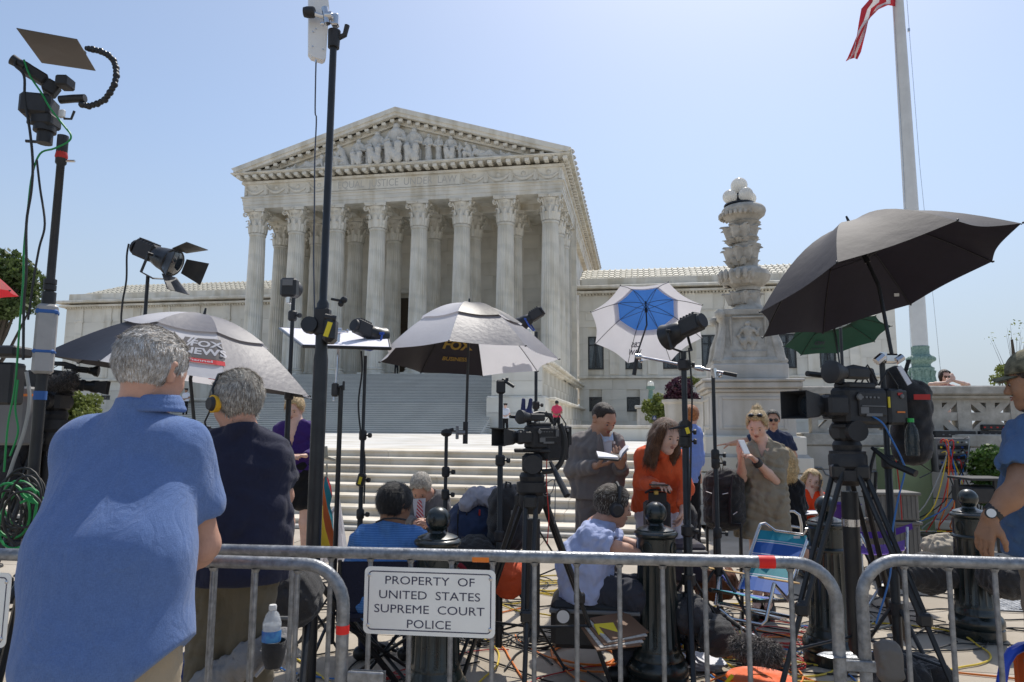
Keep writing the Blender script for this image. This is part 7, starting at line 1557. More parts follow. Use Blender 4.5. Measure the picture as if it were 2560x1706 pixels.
t, top = lstand('black light stand carrying the chrome boom arm in front of the pedestal', 1790, 1200, 4.6, ztopy=940, r=.014, knobs=(1158,), a0=1.4)
bm = thing('telescopic_boom', 'chrome boom arm reaching from the pedestal stand to the white umbrella', 'boom arm', tuple(top))
m = MB(); m.tube([W(1604, 893, 4.9), W(1745, 920, 4.7), W(1812, 933, 4.6)], .0095, 10); m.build('tube', CHROME, bm); m = MB(); m.tube([W(1808, 932, 4.6), W(1842, 939, 4.58)], .014, 10); m.build('grip', BLKM, bm); m = MB(); m.lathe(W(1749, 922, 4.7), [(.016, -.03), (.018, 0), (.016, .03)], 12, ax=W(1812, 933, 4.6) - W(1745, 920, 4.7)); m.tube([W(1783, 922, 4.6), W(1787, 945, 4.6)], .02, 10); m.ball(W(1800, 940, 4.57), .014, 8); m.build('joint', CHROME, bm)
m = MB(); m.lathe(W(1595, 893, 4.9), [(.022, -.02), (.022, .02)], 12, ax=lvl(1, 0)); m.ball(W(1603, 903, 4.9), .014, 8); m.build('grip_head', CHROME, bm); m = MB(); m.tube([W(1592, 895, 4.9), W(1585, 938, 4.9)], .015, 10); m.build('handle', BLKM, bm)
# ---- tripods and video cameras
def tripod(label, px, d, py_top, sp=.5, angs=(.2, 2.3, 4.4), r=.013, colr=.035, zmid=.35, name='camera_tripod', head=True, yoff=0, ccol=None):
 p = W(px, py_top, d); x, y, z = p.x, p.y, p.z; t = thing(name, label, 'tripod', (x, y, 0))
 m = MB(); m.lathe((x, y, z - .17), [(.045, 0), (.06, .03), (.075, .06), (.07, .10), (.085, .12), (.085, .17)], 20); m.build('bowl', BLKM, t)
 for a in angs:
  a += YAW; dv = Vector((math.cos(a), math.sin(a), 0)); sd = Vector((-math.sin(a), math.cos(a), 0)); top = Vector((x, y, z - .1)) + dv * .07; ft = Vector((x, y, .02)) + dv * sp; mid = top.lerp(ft, .5)
  m = MB()
  for s in (-1, 1): m.tube([top + sd * s * .028, mid + sd * s * .018], r, 8)
  m.tube([mid + (mid - top) * -.06, ft], r * .95, 8); m.box(mid, (.06, .05, .06), ch=.01); m.box(top, (.07, .07, .07), ch=.01); m.lathe(ft - Vector((0, 0, .02)), [(.028, 0), (.028, .012), (.014, .03)], 10); m.build('leg', BLK, t)
  m = MB(); m.tube([Vector((x, y, z * .36)), top.lerp(ft, .64)], .007, 6); m.build('spreader_arm', BLK, t)
 if colr: m = MB(); m.lathe((x, y, z * .3), [(colr * .8, 0), (colr, .03), (colr, z * .7 - .2)], 16); m.build('centre_column', ccol or BLKM, t)
 if head:
  m = MB(); M = frame(Vector((x, y, z)), lvl(1, 0)); m = MB(M); m.lathe((0, 0, 0), [(.065, 0), (.07, .03), (.06, .05)], 18); m.box((0, 0, .10), (.11, .13, .11), ch=.02); m.lathe((0, -.085, .10), [(.05, 0), (.05, .04)], 18, ax=(0, -1, 0)); m.lathe((0, .045, .10), [(.05, 0), (.05, .04)], 18, ax=(0, 1, 0)); m.box((0, 0, .17), (.20, .08, .02), ch=.005); m.build('fluid_head', BLKM, t)
 return t, Vector((x, y, z + .18))
def camcorder(label, p, fwd, s=1., big=False, up=(0, 0, 1)):
 t = thing('video_camera', label, 'video camera', tuple(p)); M = frame(p, fwd, up) @ Matrix.Scale(s, 4)
 B = lambda: MB(M)
 m = B(); m.box((0, 0, .10), (.26, .11, .17), ch=.015); m.box((.02, .0, .195), (.18, .09, .03), ch=.008); m.box((-.02, .058, .11), (.18, .012, .11), ch=.004); m.box((0, 0, .008), (.28, .08, .02), ch=.004); m.build('body', BLKM, t)
 m = B(); m.box((-.185, 0, .10), (.11, .12, .17), ch=.012); m.box((-.25, 0, .11), (.03, .10, .14), ch=.006); m.build('battery', BLK, t)
 m = B(); m.lathe((.12, 0, .10), [(.05, 0), (.052, .02), (.046, .022), (.046, .06), (.05, .062), (.05, .09), (.044, .095), (.044, .13), (.055, .15), (.06, .20)], 24, ax=(1, 0, 0))
 for k in range(28): a = k * 2 * PI / 28; m.box((.195, .051 * math.cos(a), .10 + .051 * math.sin(a)), (.025, .004, .004))
 m.build('lens_barrel', BLK, t)
 m = B(); m.box((.21, .06, .10), (.12, .05, .09), ch=.012); m.build('zoom_grip', BLKM, t)
 m = B(); hx = .33; V = []; w0, w1 = .055, .078
 for x, w in ((.30, w0), (.40, w1)):
  V += [(x, -w, .10 - w * .8), (x, w, .10 - w * .8), (x, w, .10 + w * .8), (x, -w, .10 + w * .8)]
 m._add(V, [(0, 1, 5, 4), (1, 2, 6, 5), (2, 3, 7, 6), (3, 0, 4, 7)]); V2 = [(v[0], v[1] * .94, .10 + (v[2] - .10) * .94) for v in V]; m._add(V2, [(0, 4, 5, 1), (1, 5, 6, 2), (2, 6, 7, 3), (3, 7, 4, 0)]); m._add([V[4], V[5], V[6], V[7], V2[4], V2[5], V2[6], V2[7]], [(0, 1, 5, 4), (1, 2, 6, 5), (2, 3, 7, 6), (3, 0, 4, 7)]); m.build('lens_hood', BLKM, t)
 m = B(); m.lathe((.315, 0, .10), [(.056, 0), (.04, .006), (.001, .01)], 20, ax=(1, 0, 0), cap=False); m.build('front_glass', GLASS, t)
 m = B(); m.tube([(.12, 0, .20), (.10, 0, .26), (.02, 0, .275), (-.09, 0, .265), (-.11, 0, .20)], .014, 8, flat=1.5); m.build('top_handle', BLKM, t)
 m = B(); m.tube([(.06, .0, .25), (.09, .08, .245), (.17, .1, .24)], .012, 8); m.box((.13, .1, .245), (.14, .055, .055), ch=.01); m.lathe((.20, .1, .245), [(.03, 0), (.035, .03), (.048, .05), (.052, .08), (.040, .085)], 20, ax=(1, .0, .0)); m.build('viewfinder', BLKM, t)
 m = B(); m.tube([(.04, -.07, .24), (.24, -.07, .25)], .013, 10); m.build('microphone', RUB, t)
 m = B(); m.box((-.02, .065, .10), (.15, .006, .004)); m.box((-.02, .065, .06), (.10, .006, .014)); m.lathe((.07, .064, .14), [(.016, 0), (.014, .008)], 12, ax=(0, 1, 0)); m.lathe((-.21, .062, .15), [(.012, 0), (.01, .006)], 10, ax=(0, 1, 0)); m.build('dials', GREYP, t)
 m = B()
 for k in range(6): m.box((-.05 + k * .025, .066, .14), (.012, .004, .008))
 m.box((.04, .066, .08), (.05, .004, .03)); m.build('buttons', GREYP, t)
 m = B(); m.tube([(-.1, .03, .2), (-.14, .05, .27), (-.2, .05, .2), (-.22, .03, .1)], .005, 6); m.tube([(-.05, -.03, .2), (-.12, -.06, .25), (-.2, -.07, .16)], .004, 6); m.tube([(.05, .03, .21), (.0, .06, .29), (-.08, .04, .22)], .004, 6); m.build('wiring', RUB, t)
 return t, M
tc_, top = tripod('heavy black tripod under the middle video camera', 1330, 3.9, 1205, .5, (.35, 2.5, 4.6), colr=.045)
tcam, M = camcorder('black shoulder video camera with a large battery on the middle tripod', top + lvl(.05, 0, -.01), lvl(-1, -.75, 0), .74)
m = MB(M); m.box((-.12, -.02, .05), (.24, .16, .25), ch=.02); m.build('rain_cover', BLKF, tcam); m = MB(M); m.box((-.1, .068, .13), (.03, .003, .05)); m.build('pale_sticker', GREYP, tcam)
gl = thing('work_glove', 'dark blue rubber glove stuck upright on the middle video camera', 'glove', tuple(W(1308, 1015, 3.85))); q = SDF(.006); b0 = np.array(lev(1310, 1045, 3.85)) ;
pf = lambda a, b: np.array(W(a, b, 3.85)) - np.array(W(1308, 1015, 3.85))
q.add(pf(1300, 1045), pf(1322, 1042), .03, None, .02); q.add(pf(1306, 1040), pf(1309, 1000), .014, .011, .02); q.add(pf(1322, 1040), pf(1327, 1000), .014, .011, .02); mk('rubber', q.mesh(), mat('navy_rubber', (.015, .02, .09), .45), gl)
m = MB(); a = W(1376, 1155, 3.8); m.tube([a, W(1395, 1195, 3.72), W(1418, 1240, 3.65)], .012, 8, rs=[.009, .016, .018]); m.build('pan_handle', BLK, tc_)
for nm, pts_, cc in (('black coiled cable looping behind the middle video camera', ((1400, 1060), (1412, 1100), (1405, 1150), (1385, 1175), (1355, 1180)), RUB), ('thin red cable hanging under the middle video camera', ((1367, 1150), (1366, 1200), (1370, 1260), (1372, 1300), (1368, 1360)), REDP), ('thin grey cable looping under the middle video camera', ((1390, 1190), (1380, 1230), (1362, 1240), (1358, 1220), (1385, 1200), (1388, 1250), (1386, 1310)), GREYP)):
 cable(nm, [W(a, b, 3.85) for a, b in pts_], .016 if 'coiled' in nm else .003, cc)
tc2, top = tripod('tall black tripod with silver band under the big television camera', 2118, 3.55, 1128, .62, (3.55, 5.2, .7), colr=.040, ccol=BLK)
m = MB(); z = lev(2120, 1305, 3.55)[2]; m.lathe((top.x, top.y, z - .02), [(.043, 0), (.043, .035)], 16); m.build('silver_band', CHROME, tc2)
m = MB(); zz0 = lev(2118, 1180, 3.55)[2]; m.lathe((top.x, top.y, zz0 - .06), [(.055, 0), (.085, .02), (.085, .07), (.075, .075), (.09, .09), (.09, .14), (.08, .16)], 22); m.build('swivel_drum', BLKM, tc2)
tb_, M = camcorder('big black television camera with square lens hood under the dark umbrella', W(2150, 1070, 3.55), lvl(-1, -.42, .0), 1.08)
m = MB(M); m.box((-.12, .065, .12), (.012, .004, .05)); m.build('yellow_tag', YLW, tb_); m = MB(M); m.box((-.20, .0615, .16), (.03, .004, .012)); m.build('red_tag', REDP, tb_); m = MB(M); m.box((-.20, .0615, .075), (.05, .004, .008)); m.build('orange_tag', ORT, tb_); m = MB(M); m.box((-.02, -.04, -.01), (.06, .06, .02)); m.build('orange_plate', ORT, tb_)
m = MB(); m.tube([W(2180, 1120, 3.5), W(2230, 1160, 3.4), W(2290, 1185, 3.3)], .014, 8, rs=[.009, .016, .018]); m.build('pan_handle', BLK, tc2)
# second stand beside, with clamp and hanging backpack
t, top = lstand('black stand beside the big television camera, draped with cables and bags', 2222, 1200, 3.65, ztopy=905, r=.017, a0=1.0)
m = MB(); m.tube([W(2190, 905, 3.6), W(2208, 890, 3.6)], .022, 8); m.box(W(2225, 897, 3.62), (.08, .05, .05), R=Matrix.Rotation(YAW, 3, 'Z'), ch=.01); m.tube([W(2240, 903, 3.6), W(2256, 893, 3.6)], .02, 8); m.cyl(W(2208, 882, 3.6), W(2208, 900, 3.6), .018, None, 10); m.build('super_clamp', CHROME, t)
def softbag(label, name, prims, m_, h=.012, cat='bag', wr=.006, seed=1, origin=None, extra=None):
 s = SDF(h); o = np.array(prims[0][0]);
 for a, b, ra, rb, k in prims: s.add(np.array(a) - o, np.array(b) - o, ra, rb, k)
 t = thing(name, label, cat, tuple(o)); mk('shell', s.mesh(lambda Dg, G: Dg + wob(G, wr, .12, seed, True)), m_, t); return t
bp_ = softbag('black backpack with a red mark hanging beside the big television camera', 'hanging_backpack', [(W(2292, 985, 3.75), W(2288, 1125, 3.75), .07, .078, .05), (W(2262, 1000, 3.75), W(2265, 1120, 3.78), .065, .07, .05), (W(2240, 940, 3.75), W(2260, 1000, 3.75), .05, .07, .04)], BLKF, cat='backpack', seed=4)
m = MB(); m.box(W(2305, 993, 3.63), (.085, .004, .028), R=Matrix.Rotation(YAW, 3, 'Z')); m.build('red_mark', REDP, bp_); m = MB(); m.tube([W(2272, 900, 3.75), W(2255, 960, 3.7), W(2262, 1060, 3.65), W(2275, 1110, 3.66)], .012, 6, flat=.3); m.tube([W(2300, 1160, 3.7), W(2330, 1180, 3.7), W(2300, 1195, 3.7)], .008, 6, flat=.3); m.build('strap', BLKF, bp_)
bt = thing('drink_bottle', 'clear bottle with green cap in the side pocket of the hanging backpack', 'bottle', tuple(W(2283, 1085, 3.62)))
WATER = mat('clear_plastic', (.80, .84, .88), .12, alpha=.42, var=.02, spec=.8)
m = MB(); b0 = W(2282, 1140, 3.6); m.lathe(b0, [(.03, 0), (.034, .01), (.034, .10), (.03, .13), (.014, .165), (.013, .175)], 18); m.build('body', mat('dark_clear_plastic', (.08, .10, .10), .1, alpha=.35, coat=.5), bt); m = MB(); m.lathe(b0 + Vector((0, 0, .17)), [(.016, 0), (.016, .02)], 14); m.build('cap', GREENL, bt)
card = thing('white_card', 'white card tucked behind the clamp of the stand by the big camera', 'card', tuple(W(2262, 940, 3.6))); m = MB(); m.prism([W(2243, 918, 3.6), W(2253, 914, 3.6), W(2280, 958, 3.6), W(2270, 964, 3.6)], lvl(0, .006)); m.build('sheet', PAPER, card, smooth=0)
for nm, pts_, cc, r in (('bright blue cable falling from the big television camera', ((2180, 1040), (2208, 1060), (2230, 1100), (2255, 1150), (2262, 1180), (2245, 1250), (2230, 1340), (2225, 1440), (2190, 1560)), mat('blue_cable', (.03, .17, .5), .4), .0045), ('black strap dangling under the big television camera', ((2190, 1120), (2175, 1180), (2172, 1240), (2185, 1240), (2190, 1180)), BLKF, .008), ('thin red wire beside the bright blue camera cable', ((2240, 1150), (2250, 1230), (2255, 1300)), REDP, .003)):
 cable(nm, [W(a, b, 3.5) for a, b in pts_], r, cc)
t, top = lstand('slim black stand under the green umbrella behind the television camera', 2108, 960, 6.5, ztopy=820, r=.017, a0=1.0)
# ================================================================ THINGS ON THE GROUND
def A3(p): return np.array(p)
def bag(label, name, d, px0, px1, py0, py1, m_, depth=.22, cat='bag', seed=1, wr=.007, r=.07, h=.011):
 """soft bag filling an image rectangle at distance d"""
 k = d / F; w = (px1 - px0) * k; hh = (py1 - py0) * k; r = min(r, w * .42, hh * .42, depth * .45); c = (px0 + px1) / 2; cy = (py0 + py1) / 2; C = W(c, cy, d + depth / 2); s = SDF(h)
 ex = np.array(lvl(1, 0)); ey = np.array(lvl(0, 1)); ez = np.array((0, 0, 1.)); X, Y, Z = w / 2 - r, depth / 2 - r, hh / 2 - r
 for sy_ in (-1, 1):
  for q in np.linspace(-1, 1, 3): s.add(ex * X * q + ey * Y * sy_ * .9 - ez * Z, ex * X * q * (.92 - .1 * abs(q)) + ey * Y * sy_ * .7 + ez * Z * (1 - .08 * abs(q)), r, r * .96, .05)
  for q in (-1, 0, 1): s.add(-ex * X + ey * Y * sy_ + ez * Z * q * .9, ex * X + ey * Y * sy_ + ez * Z * q * .9, r * .97, None, .05)
 s.add(-ez * Z, ez * Z, min(X, Y) + r * .8 if min(X, Y) > 0 else r, None, .05)
 t = thing(name, label, cat, tuple(C)); V, Q = s.mesh(lambda Dg, G: Dg + wob(G, wr, .11, seed, True)); mk('shell', (V, Q), m_, t); return t, C
RYAW = Matrix.Rotation(YAW, 3, 'Z')
def boxm(c, d_, rz=0., ch=.01, rx=0.): m = MB(); m.box(c, d_, R=Matrix.Rotation(YAW + rz, 3, 'Z') @ Matrix.Rotation(rx, 3, 'X'), ch=ch); return m
NAVF = mat('navy_canvas', (.012, .014, .035), .85, bump=.4, bs=200, var=.2); BLUB = mat('slate_blue_canvas', (.035, .055, .12), .85, bump=.4, bs=200, var=.15); ORB = mat('orange_canvas', (.55, .07, .015), .8, bump=.4, bs=160, var=.2); TWL = mat('grey_towel', (.52, .50, .55), .95, bump=.8, bs=240, var=.05); BRN = mat('brown_leather', (.16, .055, .02), .45, bump=.2, bs=60, var=.3); GCR = mat('grey_crate', (.15, .14, .125), .7, var=.15, vs=9); PURF = mat('purple_canvas', (.075, .012, .22), .8, bump=.3, bs=200); ALU = mat('aluminium', (.62, .62, .63), .28, .95, var=.08)
# folding chair of the seated man
fc = thing('folding_chair', 'folding chair with navy canvas back and seat under the man in striped blue', 'chair', tuple(GD(960, 4.1)))
m = MB(); vs = []
for i in range(7):
 for j in range(9): u, v = i / 6, j / 8; vs.append(W(845 + 235 * v - 6 * u, 1405 + 150 * u, 3.95 + .05 * math.sin(PI * v) + .03 * u))
m._add(vs, [(i * 9 + j, i * 9 + j + 1, (i + 1) * 9 + j + 1, (i + 1) * 9 + j) for i in range(6) for j in range(8)]); m._add([v + lvl(0, .012) for v in vs], [(i * 9 + j, (i + 1) * 9 + j, (i + 1) * 9 + j + 1, i * 9 + j + 1) for i in range(6) for j in range(8)]); m.build('backrest', NAVF, fc, smooth=60)
m = MB(); m.prism([W(850, 1545, 3.98), W(1070, 1548, 3.98), W(1050, 1502, 4.5), W(870, 1500, 4.5)], (0, 0, .02)); m.build('seat', NAVF, fc)
for a, b in (((850, 1400, 3.95), (855, 1640, 3.98)), ((1076, 1402, 3.95), (1070, 1645, 3.98))): m = MB(); p, q = W(*a), W(*b); q.z = .01; m.tube([p, q], .011, 8); m.build('frame_tube', BLK, fc)
for a, b in (((855, 1560, 3.97), (1050, 1700, 4.4)), ((1070, 1560, 3.97), (880, 1700, 4.4)), ((865, 1520, 4.5), (1060, 1700, 4.0)), ((1050, 1520, 4.5), (860, 1700, 4.0))): m = MB(); p, q = W(*a), W(*b); q.z = .01; m.tube([p, q], .010, 8); m.build('leg', BLK, fc)
for s, x in ((0, 848), (1, 1078)): m = MB(); m.tube([W(x, 1450, 3.95), W(x + (10 if s == 0 else -12), 1432, 4.45)], .014, 8, flat=.5); m.build('armrest', BLKM, fc)
# bags in the middle
t, C = bag('slate blue duffel bag with a red zip tag standing behind the bollard', 'duffel_bag', 4.95, 1128, 1238, 1258, 1362, BLUB, .3, 'bag', 5, r=.12)
m = MB()
for px in (1148, 1170, 1200): m.tube([W(px, 1262, 5.05), W(px - 3, 1285, 4.945), W(px - 4, 1350, 4.94)], .006, 5, flat=.4)
m.build('webbing', BLKF, t); m = boxm(W(1199, 1282, 4.93), (.012, .008, .04), ch=.002); m.build('zip_tag', REDP, t)
tw_ = thing('grey_towel', 'pale grey towel draped over the slate blue duffel bag', 'towel', tuple(W(1200, 1245, 4.95))); q = SDF(.011); o = W(1200, 1245, 4.95); pf = lambda a, b, c=0: np.array(W(a, b, 4.95 + c) - o)
q.chain([pf(1165, 1262), pf(1185, 1240, .05), pf(1215, 1245, .05), pf(1240, 1232, .1)], [.045, .05, .05, .04], .03); q.chain([pf(1170, 1258, .15), pf(1200, 1238, .15), pf(1235, 1240, .2)], [.05, .05, .04], .03); q.add(pf(1225, 1245), pf(1235, 1262), .035); mk('cloth', q.mesh(lambda Dg, G: Dg + wob(G, .010, .09, 3, True)), TWL, tw_)
t, C = bag('black backpack with a loop handle slumped beside the slate blue duffel', 'black_backpack', 4.7, 1228, 1312, 1222, 1368, BLKF, .24, 'backpack', 7, r=.09)
m = MB(); m.tube([W(1262, 1228, 4.75), W(1266, 1205, 4.75), W(1276, 1208, 4.75), W(1278, 1230, 4.75)], .008, 6); m.tube([W(1290, 1240, 4.66), W(1312, 1290, 4.62), W(1306, 1340, 4.66)], .012, 6, flat=.35); m.tube([W(1246, 1245, 4.67), W(1240, 1300, 4.62), W(1252, 1350, 4.66)], .008, 6, flat=.4); m.build('strap', BLKF, t)
m = boxm(W(1281, 1282, 4.65), (.02, .01, .03), ch=.003); m.build('buckle', GREYP, t)
t, C = bag('black holdall on the ground behind the duffel and bollard', 'holdall', 4.6, 1140, 1235, 1355, 1420, BLKF, .3, 'bag', 9)
t, C = bag('bright orange soft bag by the feet of the middle tripod', 'orange_bag', 4.5, 1240, 1305, 1408, 1480, ORB, .25, 'bag', 11); t2, C = bag('dark red box bag half hidden behind the white sign', 'red_bag', 4.6, 1140, 1172, 1400, 1440, mat('dark_red_canvas', (.25, .01, .02), .7), .16, 'bag', 12)
# seat case, papers
cs = thing('equipment_case', 'black equipment case with a round white badge, seat of the crouching man', 'case', tuple(GD(1490, 4.3))); k = 4.3 / F
m = boxm(W(1488, 1545, 4.42), (.52, .38, .27), rz=-.12, ch=.03); m.build('shell', BLKM, cs); m = boxm(W(1486, 1512, 4.40), (.525, .385, .02), rz=-.12, ch=.004); m.build('seam', GREYP, cs)
n_ = lvl(-.12, -1).normalized(); m = MB(); b0 = W(1408, 1541, 4.2); m.cyl(b0, b0 + n_ * .01, .045, None, 24); m.build('badge_rim', BLK, cs); m = MB(); m.cyl(b0 + n_ * .01, b0 + n_ * .013, .036, None, 24); m.build('badge', WHITEP, cs)
m = boxm(W(1488, 1562, 4.17), (.09, .006, .022), rz=-.12, ch=.001); m.build('green_label', GREENL, cs)
np_ = thing('folded_newspaper', 'folded newspapers and a clipboard leaning beside the big bollard', 'newspaper', tuple(W(1530, 1590, 4.0)))
NEWS = mat('newsprint', (.45, .42, .38), .9, var=.35, vs=60)
for i in range(5): m = boxm(W(1528 + i * 5, 1592 - i * 7, 3.98 + i * .02), (.27, .20, .008), rz=.35 + i * .05, rx=.35, ch=.001); m.M = None; m.build('sheet', NEWS if i % 2 else mat('brown_cover', (.17, .09, .05), .7), np_)
m = boxm(W(1515, 1572, 4.0), (.12, .08, .006), rz=.3, rx=.5); m.build('yellow_note', YLW, np_)
# rolling case of the woman in orange
rc_ = thing('trolley_case', 'black trolley case with raised handle in front of the woman in orange', 'suitcase', tuple(GD(1640, 4.9)))
m = boxm(W(1643, 1330, 4.95), (.17, .14, .42), ch=.02); m.build('shell', BLKF, rc_); m = MB()
for px in (1626, 1664): m.tube([W(px, 1270, 4.9), W(px, 1232, 4.9)], .008, 6)
m.build('handle_rod', BLK, rc_); m = MB(); m.tube([W(1614, 1232, 4.9), W(1624, 1226, 4.88), W(1666, 1226, 4.88), W(1674, 1232, 4.9)], .013, 8, flat=.7); m.build('handle', BLKM, rc_); m = boxm(W(1640, 1232, 4.85), (.03, .02, .03), ch=.004); m.build('brass_latch', mat('brass', (.5, .34, .10), .3, .9), rc_); m = boxm(W(1643, 1260, 4.9), (.12, .02, .16), ch=.006); m.build('back_panel', BLKM, rc_)
t, C = bag('upright black wheeled bag left of the light stand by the woman in orange', 'wheeled_bag', 5.3, 1686, 1732, 1262, 1372, BLKF, .22, 'bag', 14)
cb = thing('flat_case', 'dark flat case lying at the foot of the light stand by the steps', 'case', tuple(GD(1700, 5.0))); m = boxm(W(1700, 1400, 5.1), (.30, .30, .26), ch=.02); m.build('shell', mat('dark_violet_plastic', (.025, .02, .035), .4), cb); m = boxm(W(1700, 1372, 5.05), (.31, .31, .015), ch=.004); m.build('lid_seam', GREYP, cb)
# backpack hung on a chair
hp = thing('chair_with_backpack', 'small black folding chair carrying a backpack in front of the steps', 'chair', tuple(GD(1810, 5.7)))
for a, b, da, db in ((1768, 1766, 5.75, 5.75), (1852, 1852, 5.55, 5.5), (1786, 1784, 6.1, 6.15), (1850, 1850, 5.95, 6.0)):
 m = MB(); p = W(a, 1310, da); q = W(b, 1400, db); q.z = .01; m.tube([p, q], .011, 8); m.build('leg', BLK, hp)
m = MB(); m.prism([W(1768, 1316, 5.75), W(1854, 1316, 5.55), W(1852, 1306, 5.95), W(1784, 1306, 6.1)], (0, 0, .02)); m.build('seat', BLKF, hp)
t, C = bag('black and charcoal backpack with silver reflective strips propped on the chair', 'striped_backpack', 5.62, 1766, 1854, 1178, 1318, BLKF, .2, 'backpack', 15, r=.11)
CHF = mat('charcoal_fabric', (.05, .045, .05), .85, bump=.4, bs=200); m = MB();
for px in (1785, 1825): m.tube([W(px + 5, 1190, 5.64), W(px, 1230, 5.595), W(px - 1, 1270, 5.585), W(px, 1305, 5.61)], .035, 8, flat=.22, tw=lvl(1, 0))
m.build('charcoal_panel', CHF, t)
for a, b in (((1765, 1229), (1779, 1234)), ((1806, 1236), (1820, 1233)), ((1833, 1287), (1843, 1280))): m = MB(); m.tube([W(a[0], a[1], 5.56), W(b[0], b[1], 5.56)], .007, 5, flat=.5); m.build('reflective_strip', WHITEP, t)
m = MB(); m.tube([W(1803, 1185, 5.68), W(1798, 1155, 5.66), W(1802, 1142, 5.6), W(1808, 1160, 5.66), W(1806, 1185, 5.68)], .007, 6, flat=.5); m.build('hanging_loop', mat('olive_webbing', (.12, .12, .05), .8), t)
# aluminium lawn chairs
def lawn(label, d, pts, seat=None, fab=None):
 t = thing('lawn_chair', label, 'chair', tuple(W(*pts[0][0], d)))
 for q in pts: m = MB(); m.tube([W(a, b, d + c) for a, b, c in [(p + (0,))[:3] if len(p) == 2 else p for p in q]], .0125, 8); m.build('tube', ALU, t)
 return t
lw_ = thing('lawn_chair', 'bent aluminium arm and frame of the lawn chair under the black-jacketed woman', 'chair', tuple(W(1990, 1300, 6.9)))
for q in (((1948, 1277, 0), (1985, 1279, -.1), (1998, 1288, -.12), (2003, 1310, -.12), (2005, 1400, -.1)), ((1978, 1316, -.05), (2002, 1320, -.1)), ((1940, 1280, .35), (1938, 1405, .4))):
 m = MB(); P_ = [W(a, b, 6.95 + c) for a, b, c in q]; m.tube(P_, .014, 8); m.build('tube', ALU, lw_)
m = MB(); m.prism([W(1940, 1345, 6.9), W(2004, 1345, 6.85), W(2000, 1334, 7.35), W(1945, 1334, 7.4)], (0, 0, .02)); m.build('seat', mat('green_webbing', (.02, .08, .05), .8), lw_)
# striped beach chair
bc = thing('beach_chair', 'striped blue beach chair with chrome frame and wooden arms behind the barrier', 'chair', tuple(GD(1900, 4.9)))
SB = [mat('stripe_turquoise', (.015, .30, .42), .6), mat('stripe_white', (.65, .66, .75), .6), mat('stripe_blue', (.01, .10, .42), .6), mat('stripe_navy', (.03, .03, .25), .6), mat('stripe_teal', (.01, .25, .30), .6)]
TL, TR, BL, BR = (1898, 1325, 5.15), (2020, 1340, 5.05), (1848, 1472, 4.85), (1968, 1490, 4.75)
def bil(u, v, corners):
 a, b, c, d_ = corners; return tuple((a[i] * (1 - u) + b[i] * u) * (1 - v) + (c[i] * (1 - u) + d_[i] * u) * v for i in range(3))
def stripes(corners, seq, nm, sag=.03):
 v0 = 0.
 tot = sum(w for _, w in seq)
 for mi, w in seq:
  v1 = v0 + w / tot; vs = []
  for v in (v0, v1):
   for u in np.linspace(0, 1, 7): p = W(*bil(u, v, corners)); p.z -= 0; p += lvl(0, sag * math.sin(PI * u) + sag * math.sin(PI * v)); vs.append(p)
  m = MB(); m._add(vs + [p + lvl(0, .006, -.003) for p in vs], [(j, j + 1, j + 8, j + 7) for j in range(6)] + [(j + 14, j + 21, j + 22, j + 15) for j in range(6)]); m.build(nm, SB[mi], bc, smooth=0); v0 = v1
stripes((TL, TR, BL, BR), ((0, 5), (1, .5), (0, .6), (1, .5), (2, 6), (1, .5), (2, .6), (1, .5), (3, 4), (1, .5), (4, 5), (1, .5), (4, .6), (1, .5), (2, 7)), 'back_stripe')
stripes(((1780, 1472, 4.45), (1900, 1500, 4.4), (1855, 1484, 4.9), (1965, 1500, 4.8)), ((4, 4), (1, .5), (2, 5), (1, .5), (3, 5), (1, .5), (0, 3)), 'seat_stripe', .015)
m = MB(); m.tube([W(1845, 1476, 4.85), W(1896, 1325, 5.15), W(1902, 1310, 5.15), W(1912, 1309, 5.14), W(1938, 1328, 5.13), W(2008, 1338, 5.06), W(2016, 1323, 5.04), W(2026, 1322, 5.03), W(2030, 1338, 5.04), W(2020, 1345, 5.05), W(1970, 1492, 4.75)], .012, 10); m.build('back_frame', CHROME, bc)
for q in (((1775, 1475, 4.44), (1850, 1487, 4.9)), ((1885, 1502, 4.4), (1966, 1502, 4.8))): m = MB(); m.tube([W(*p) for p in q], .013, 8); m.build('seat_rail', BLK, bc)
for q in (((1800, 1432, 4.6), (1790, 1510, 4.5), (1945, 1545, 4.9), (1990, 1542, 5.1)), ((1800, 1432, 4.6), (1846, 1490, 4.85)), ((1935, 1460, 4.45), (1915, 1552, 4.4), (1905, 1562, 4.4), (1830, 1548, 4.5), (1795, 1520, 4.55)), ((1935, 1460, 4.45), (1975, 1505, 4.75)), ((1790, 1506, 4.55), (1915, 1530, 4.7), (1985, 1545, 4.8))): m = MB(); m.tube([W(*p) for p in q], .011, 8); m.build('leg_tube', CHROME, bc)
WOOD = mat('pale_wood', (.50, .33, .14), .5, var=.2, vs=12)
for q in (((1766, 1420, 4.55), (1855, 1434, 4.9)), ((1902, 1444, 4.4), (1992, 1458, 4.75))): m = MB(); a, b = W(*q[0]), W(*q[1]); m.tube([a, b], .024, 8, flat=.3, tw=Vector((0, 0, 1)).cross(b - a).cross(b - a)); m.build('wooden_arm', WOOD, bc)
m = boxm(W(1992, 1344, 5.02), (.045, .003, .015), ch=0); m.build('care_label', WHITEP, bc)
